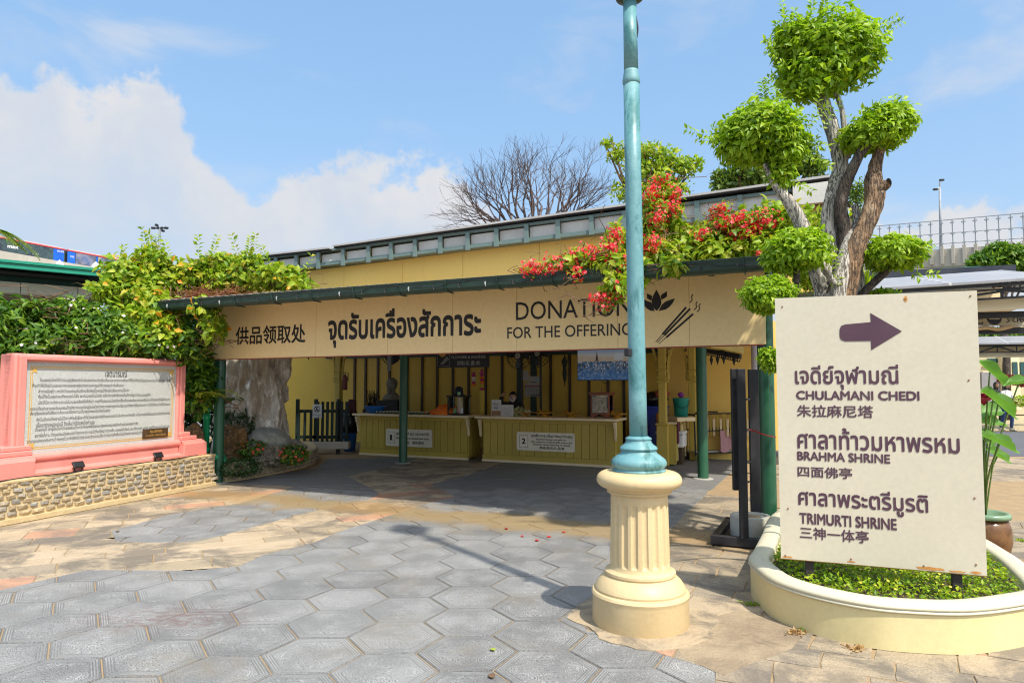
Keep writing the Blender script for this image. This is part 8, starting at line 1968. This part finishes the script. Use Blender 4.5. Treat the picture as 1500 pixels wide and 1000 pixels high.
# bright bush at the left edge beside the monument
bush('bright_bush', [Bx(8, 618, 8.6, 26, 32, .3)], 700, .07, G_VINE, 'bright yellow-green bush at the left edge in front of the dark rock', shell=.4)
# feathery branch entering at the top left
fth = fern('feathery_branch', at(-25, 335, 7.5), 9, .52, G_SHRUB, 'feathery compound leaves reaching in at the left edge above the train', spread=1.3, pinn=.075, up=.25, rad=(-1.0, 1.0)); fth['category'] = 'tree branch'
mb = MB(); p = at(-25, 335, 7.5); mb.tube([(p.x - .6, p.y, 0), (p.x - .5, p.y, 2), p], [.07, .06, .02], 8); mb.build('trunk', BARKD, fth, True)
# red flowering creeper on the canopy's right half
rc = thing('flowering_creeper', bw(6.5, .0, 2.95), 'creeper with clusters of red flowers on the right half of the canopy roof', 'creeper')
rb = [Bx(980, 375, 8.4, 48, 22), Bx(1020, 355, 8.6, 42, 26), Bx(1075, 345, 8.4, 50, 30), Bx(1060, 372, 8.2, 55, 18), Bx(1120, 330, 8.2, 36, 34), Bx(930, 398, 7.4, 24, 16), Bx(898, 388, 7.5, 34, 15), Bx(945, 372, 8.4, 36, 20), Bx(905, 350, 8.4, 14, 24), Bx(902, 418, 7.1, 20, 20, .15), Bx(985, 388, 7.0, 22, 10, .12), Bx(958, 310, 8.4, 16, 30), Bx(975, 285, 8.5, 14, 18), Bx(948, 335, 8.4, 16, 26), Bx(985, 320, 8.5, 10, 20), Bx(966, 262, 8.5, 6, 10), Bx(1110, 365, 8.0, 36, 18), Bx(845, 384, 7.6, 34, 11, .2), Bx(1160, 330, 8.0, 30, 30)]
leaf_cloud('foliage', rb, 6800, .11, G_VINE, rc, shell=.4, up=.35, droop=.4, ratio=.55, detail=True, jit=1.0, fold=.15)
cl = [Bx(785, 394, 7.65, 20, 11, .15), Bx(815, 388, 7.6, 22, 14, .15), Bx(845, 378, 7.6, 24, 16, .18), Bx(845, 402, 7.45, 12, 11, .1), Bx(868, 372, 7.6, 18, 14, .2), Bx(893, 366, 7.5, 16, 18, .2), Bx(903, 345, 7.5, 8, 20, .15), Bx(915, 390, 7.3, 22, 16, .2), Bx(882, 436, 7.1, 16, 10, .12), Bx(905, 426, 7.1, 12, 16, .12), Bx(888, 448, 7.1, 9, 7, .1), Bx(953, 360, 8.1, 14, 16), Bx(972, 310, 8.3, 24, 12), Bx(955, 290, 8.3, 14, 12), Bx(985, 290, 8.3, 12, 12),
      Bx(965, 270, 8.4, 16, 6), Bx(1052, 312, 8.4, 14, 12), Bx(1115, 330, 8.1, 30, 20), Bx(1090, 345, 8.2, 24, 14), Bx(1105, 378, 7.9, 10, 10), Bx(1025, 350, 8.4, 14, 12), Bx(770, 398, 8.5, 9, 9), Bx(960, 325, 8.2, 14, 16), Bx(1060, 330, 8.2, 16, 8), Bx(860, 388, 8.3, 20, 8), Bx(1080, 325, 8.2, 14, 12)]
P, D, _ = blob_points(cl, 4200, .3); P = P + RNG.normal(size=P.shape) * .03; kk = D[:, 1] < .6; P = P[kk]; D = D[kk]
flower_mesh('flowers', P, D + [0, -.4, -.1], .024, P_RED, rc)
leaf_cloud('young_leaves', cl, 2600, .06, G_VINE, rc, shell=.4, up=.4, ratio=.5)
twigs(rc, rb + cl, 160, TWIG, 7, .006, .45)
# ------------------------------------------------------------------ trees behind the pavilion
bt = thing('bare_tree', Vector((at(775, 500, 24).x, 24, 0)), 'leafless tree with fine dark branches behind the pavilion roof', 'tree'); BTW = M('dark_twigs', (.09, .06, .05), bump=0)
rg = random.Random(11); mb = MB(); c = Vector((at(790, 500, 24).x, 24, 0)); mb.tube([c, c + Vector((.1, 0, 2.5)), c + Vector((0, 0, 4.6))], [.22, .18, .15], 8); mb.build('trunk', BARKD, bt, True)
mb = MB()
for k in range(15):
    a = math.pi * (k + .5) / 15; ex, ey = 780 - 118 * math.cos(a), 318 - 92 * math.sin(a) ** .8; ox = 780 + (ex - 780) * .25
    s = at(ox, 345, 24); e = at(ex, ey, 24 + rg.uniform(-2, 2)); d = e - s; m = s.lerp(e, .38) + Vector((0, 0, -.1))
    mb.tube([s, m], [.06, .04], 6, cap=False)
    for q_ in range(3): branch_tree(mb, s.lerp(m, .5 + .25 * q_), d.normalized() + Vector((rg.gauss(0, .3), rg.gauss(0, .3), rg.gauss(.05, .2))), .034, d.length * .26, 4, .5, 4, .75, .06, None, (2, 3), rg)
o = mb.build('branches', BTW, bt); o['kind'] = 'stuff'
def sparse_tree(px, Y, label, blobs, n, size, mat=G_FAR, seed=5):
    c = at(px, 500, Y); th = thing('leafy_tree', Vector((c.x, Y, 0)), label, 'tree'); mb = MB(); r8 = random.Random(seed); mb.tube([(c.x, Y, 0), (c.x, Y, at(px, 330, Y).z)], [.2, .14], 8); mb.build('trunk', BARKD, th, True)
    mb = MB(); s = Vector((c.x, Y, at(px, 335, Y).z))
    for b in blobs:
        for k in range(3): e = Vector((b[0] + r8.uniform(-.7, .7) * b[3], b[1] + r8.uniform(-.5, .5) * b[4], b[2] + r8.uniform(-.5, .8) * b[5])); mb.tube([s, s.lerp(e, .5) + Vector((r8.uniform(-.3, .3), 0, r8.uniform(-.1, .3))), e], [.07, .04, .012], 5, cap=False)
    o = mb.build('limbs', TWIG, th); o['kind'] = 'stuff'; leaf_cloud('crown', blobs, n, size, mat, th, shell=.15, up=.3, ratio=.5, jit=1.1)
def Bt(px, py, Y, rx, ry): p = at(px, py, Y); k = Y / 1000; return (p.x, p.y, p.z, rx * k, rx * k * .8, ry * k)
sparse_tree(955, 22, 'sparse green leafy tree behind the pavilion roof, left of the topiary', [Bt(940, 250, 22, 34, 20), Bt(975, 240, 22, 36, 22), Bt(905, 225, 22, 20, 16), Bt(950, 222, 22, 36, 10), Bt(1000, 245, 22, 20, 16), Bt(930, 280, 22, 40, 18), Bt(985, 275, 22, 30, 18), Bt(890, 207, 22, 10, 6), Bt(1020, 240, 22, 12, 8)], 2600, .19, G_VINE)
sparse_tree(1120, 20, 'dark airy tree half hidden behind the topiary\'s left crown', [Bt(1085, 255, 20, 30, 20), Bt(1060, 262, 20, 20, 12), Bt(1150, 240, 20, 46, 20), Bt(1190, 245, 20, 24, 18), Bt(1060, 272, 20, 20, 8), Bt(1120, 262, 20, 40, 14), Bt(1180, 215, 20, 20, 12)], 3600, .19, G_FAR, 7)
sparse_tree(1252, 19, 'airy branches with small leaves between the forks of the topiary trunk', [Bt(1255, 285, 19, 26, 26), Bt(1262, 330, 19, 16, 30), Bt(1270, 375, 19, 14, 20)], 900, .13, G_FAR, 8)
# fallen petals, leaves and weeds on the paving
for i, (x, y, m, lab) in enumerate(((786, 791, REDM, 'larger red petal in the scatter'), (826, 779, REDM, 'red petal nearest the lamp column'), (804, 786, REDM, 'red petal in the middle of the scatter'), (742, 774, REDM, 'leftmost red petal of the scatter'), (765, 785, REDM, 'small red petal near the largest one'), (720, 990, TWIG, 'crumpled dry leaf at the bottom of the paving'), (172, 778, TWIG, 'dry leaf on the small patch of grey tiles'), (722, 951, M('fresh_leaf', (.3, .35, .04), bump=0), 'small yellow-green leaf lying on a carved tile'))):
    c = gp(x, y, .006); r9 = random.Random(i); P = [c + Vector((.022 * math.cos(a) * r9.uniform(.6, 1.2), .028 * math.sin(a) * r9.uniform(.5, 1.1), .006 * r9.random())) for a in [k * math.pi / 4 for k in range(8)]]
    q = MB(); q.prism(P, (0, 0, .003)); tag(q.build('fallen_petal' if m is REDM else 'fallen_leaf', m), lab, 'petal' if m is REDM else 'leaf')
for i, (x, y, mt, lab) in enumerate(((1182, 924, G_GRD, 'tiny green weed at the foot of the planter wall'), (1165, 928, leaf_mat('dry_weed', [(.35, .15, .06), (.4, .25, .1)], .2), 'dry reddish weed left of the green one by the planter'), (1253, 951, leaf_mat('dry_weed', [(1, 1, 1)]), 'brownish weed tuft further right along the planter foot'), (1101, 886, G_GRD, 'small weed at the left foot of the planter'), (1495, 792, G_GRD, 'small weed at the right edge on the far paving'))):
    c = gp(x, y); P = RNG.normal(size=(40, 3)) * [.03, .02, .0] + [c.x, c.y, .004]; A = RNG.normal(size=(40, 3)) * [1, 1, .1] + [0, 0, .7]; tag(leaf_mesh('weed', P, A, RNG.normal(size=(40, 3)) * .5 + [0, 0, 1], np.full(40, .035), np.full(40, .014), mt, None), lab, 'weed', kind='stuff')
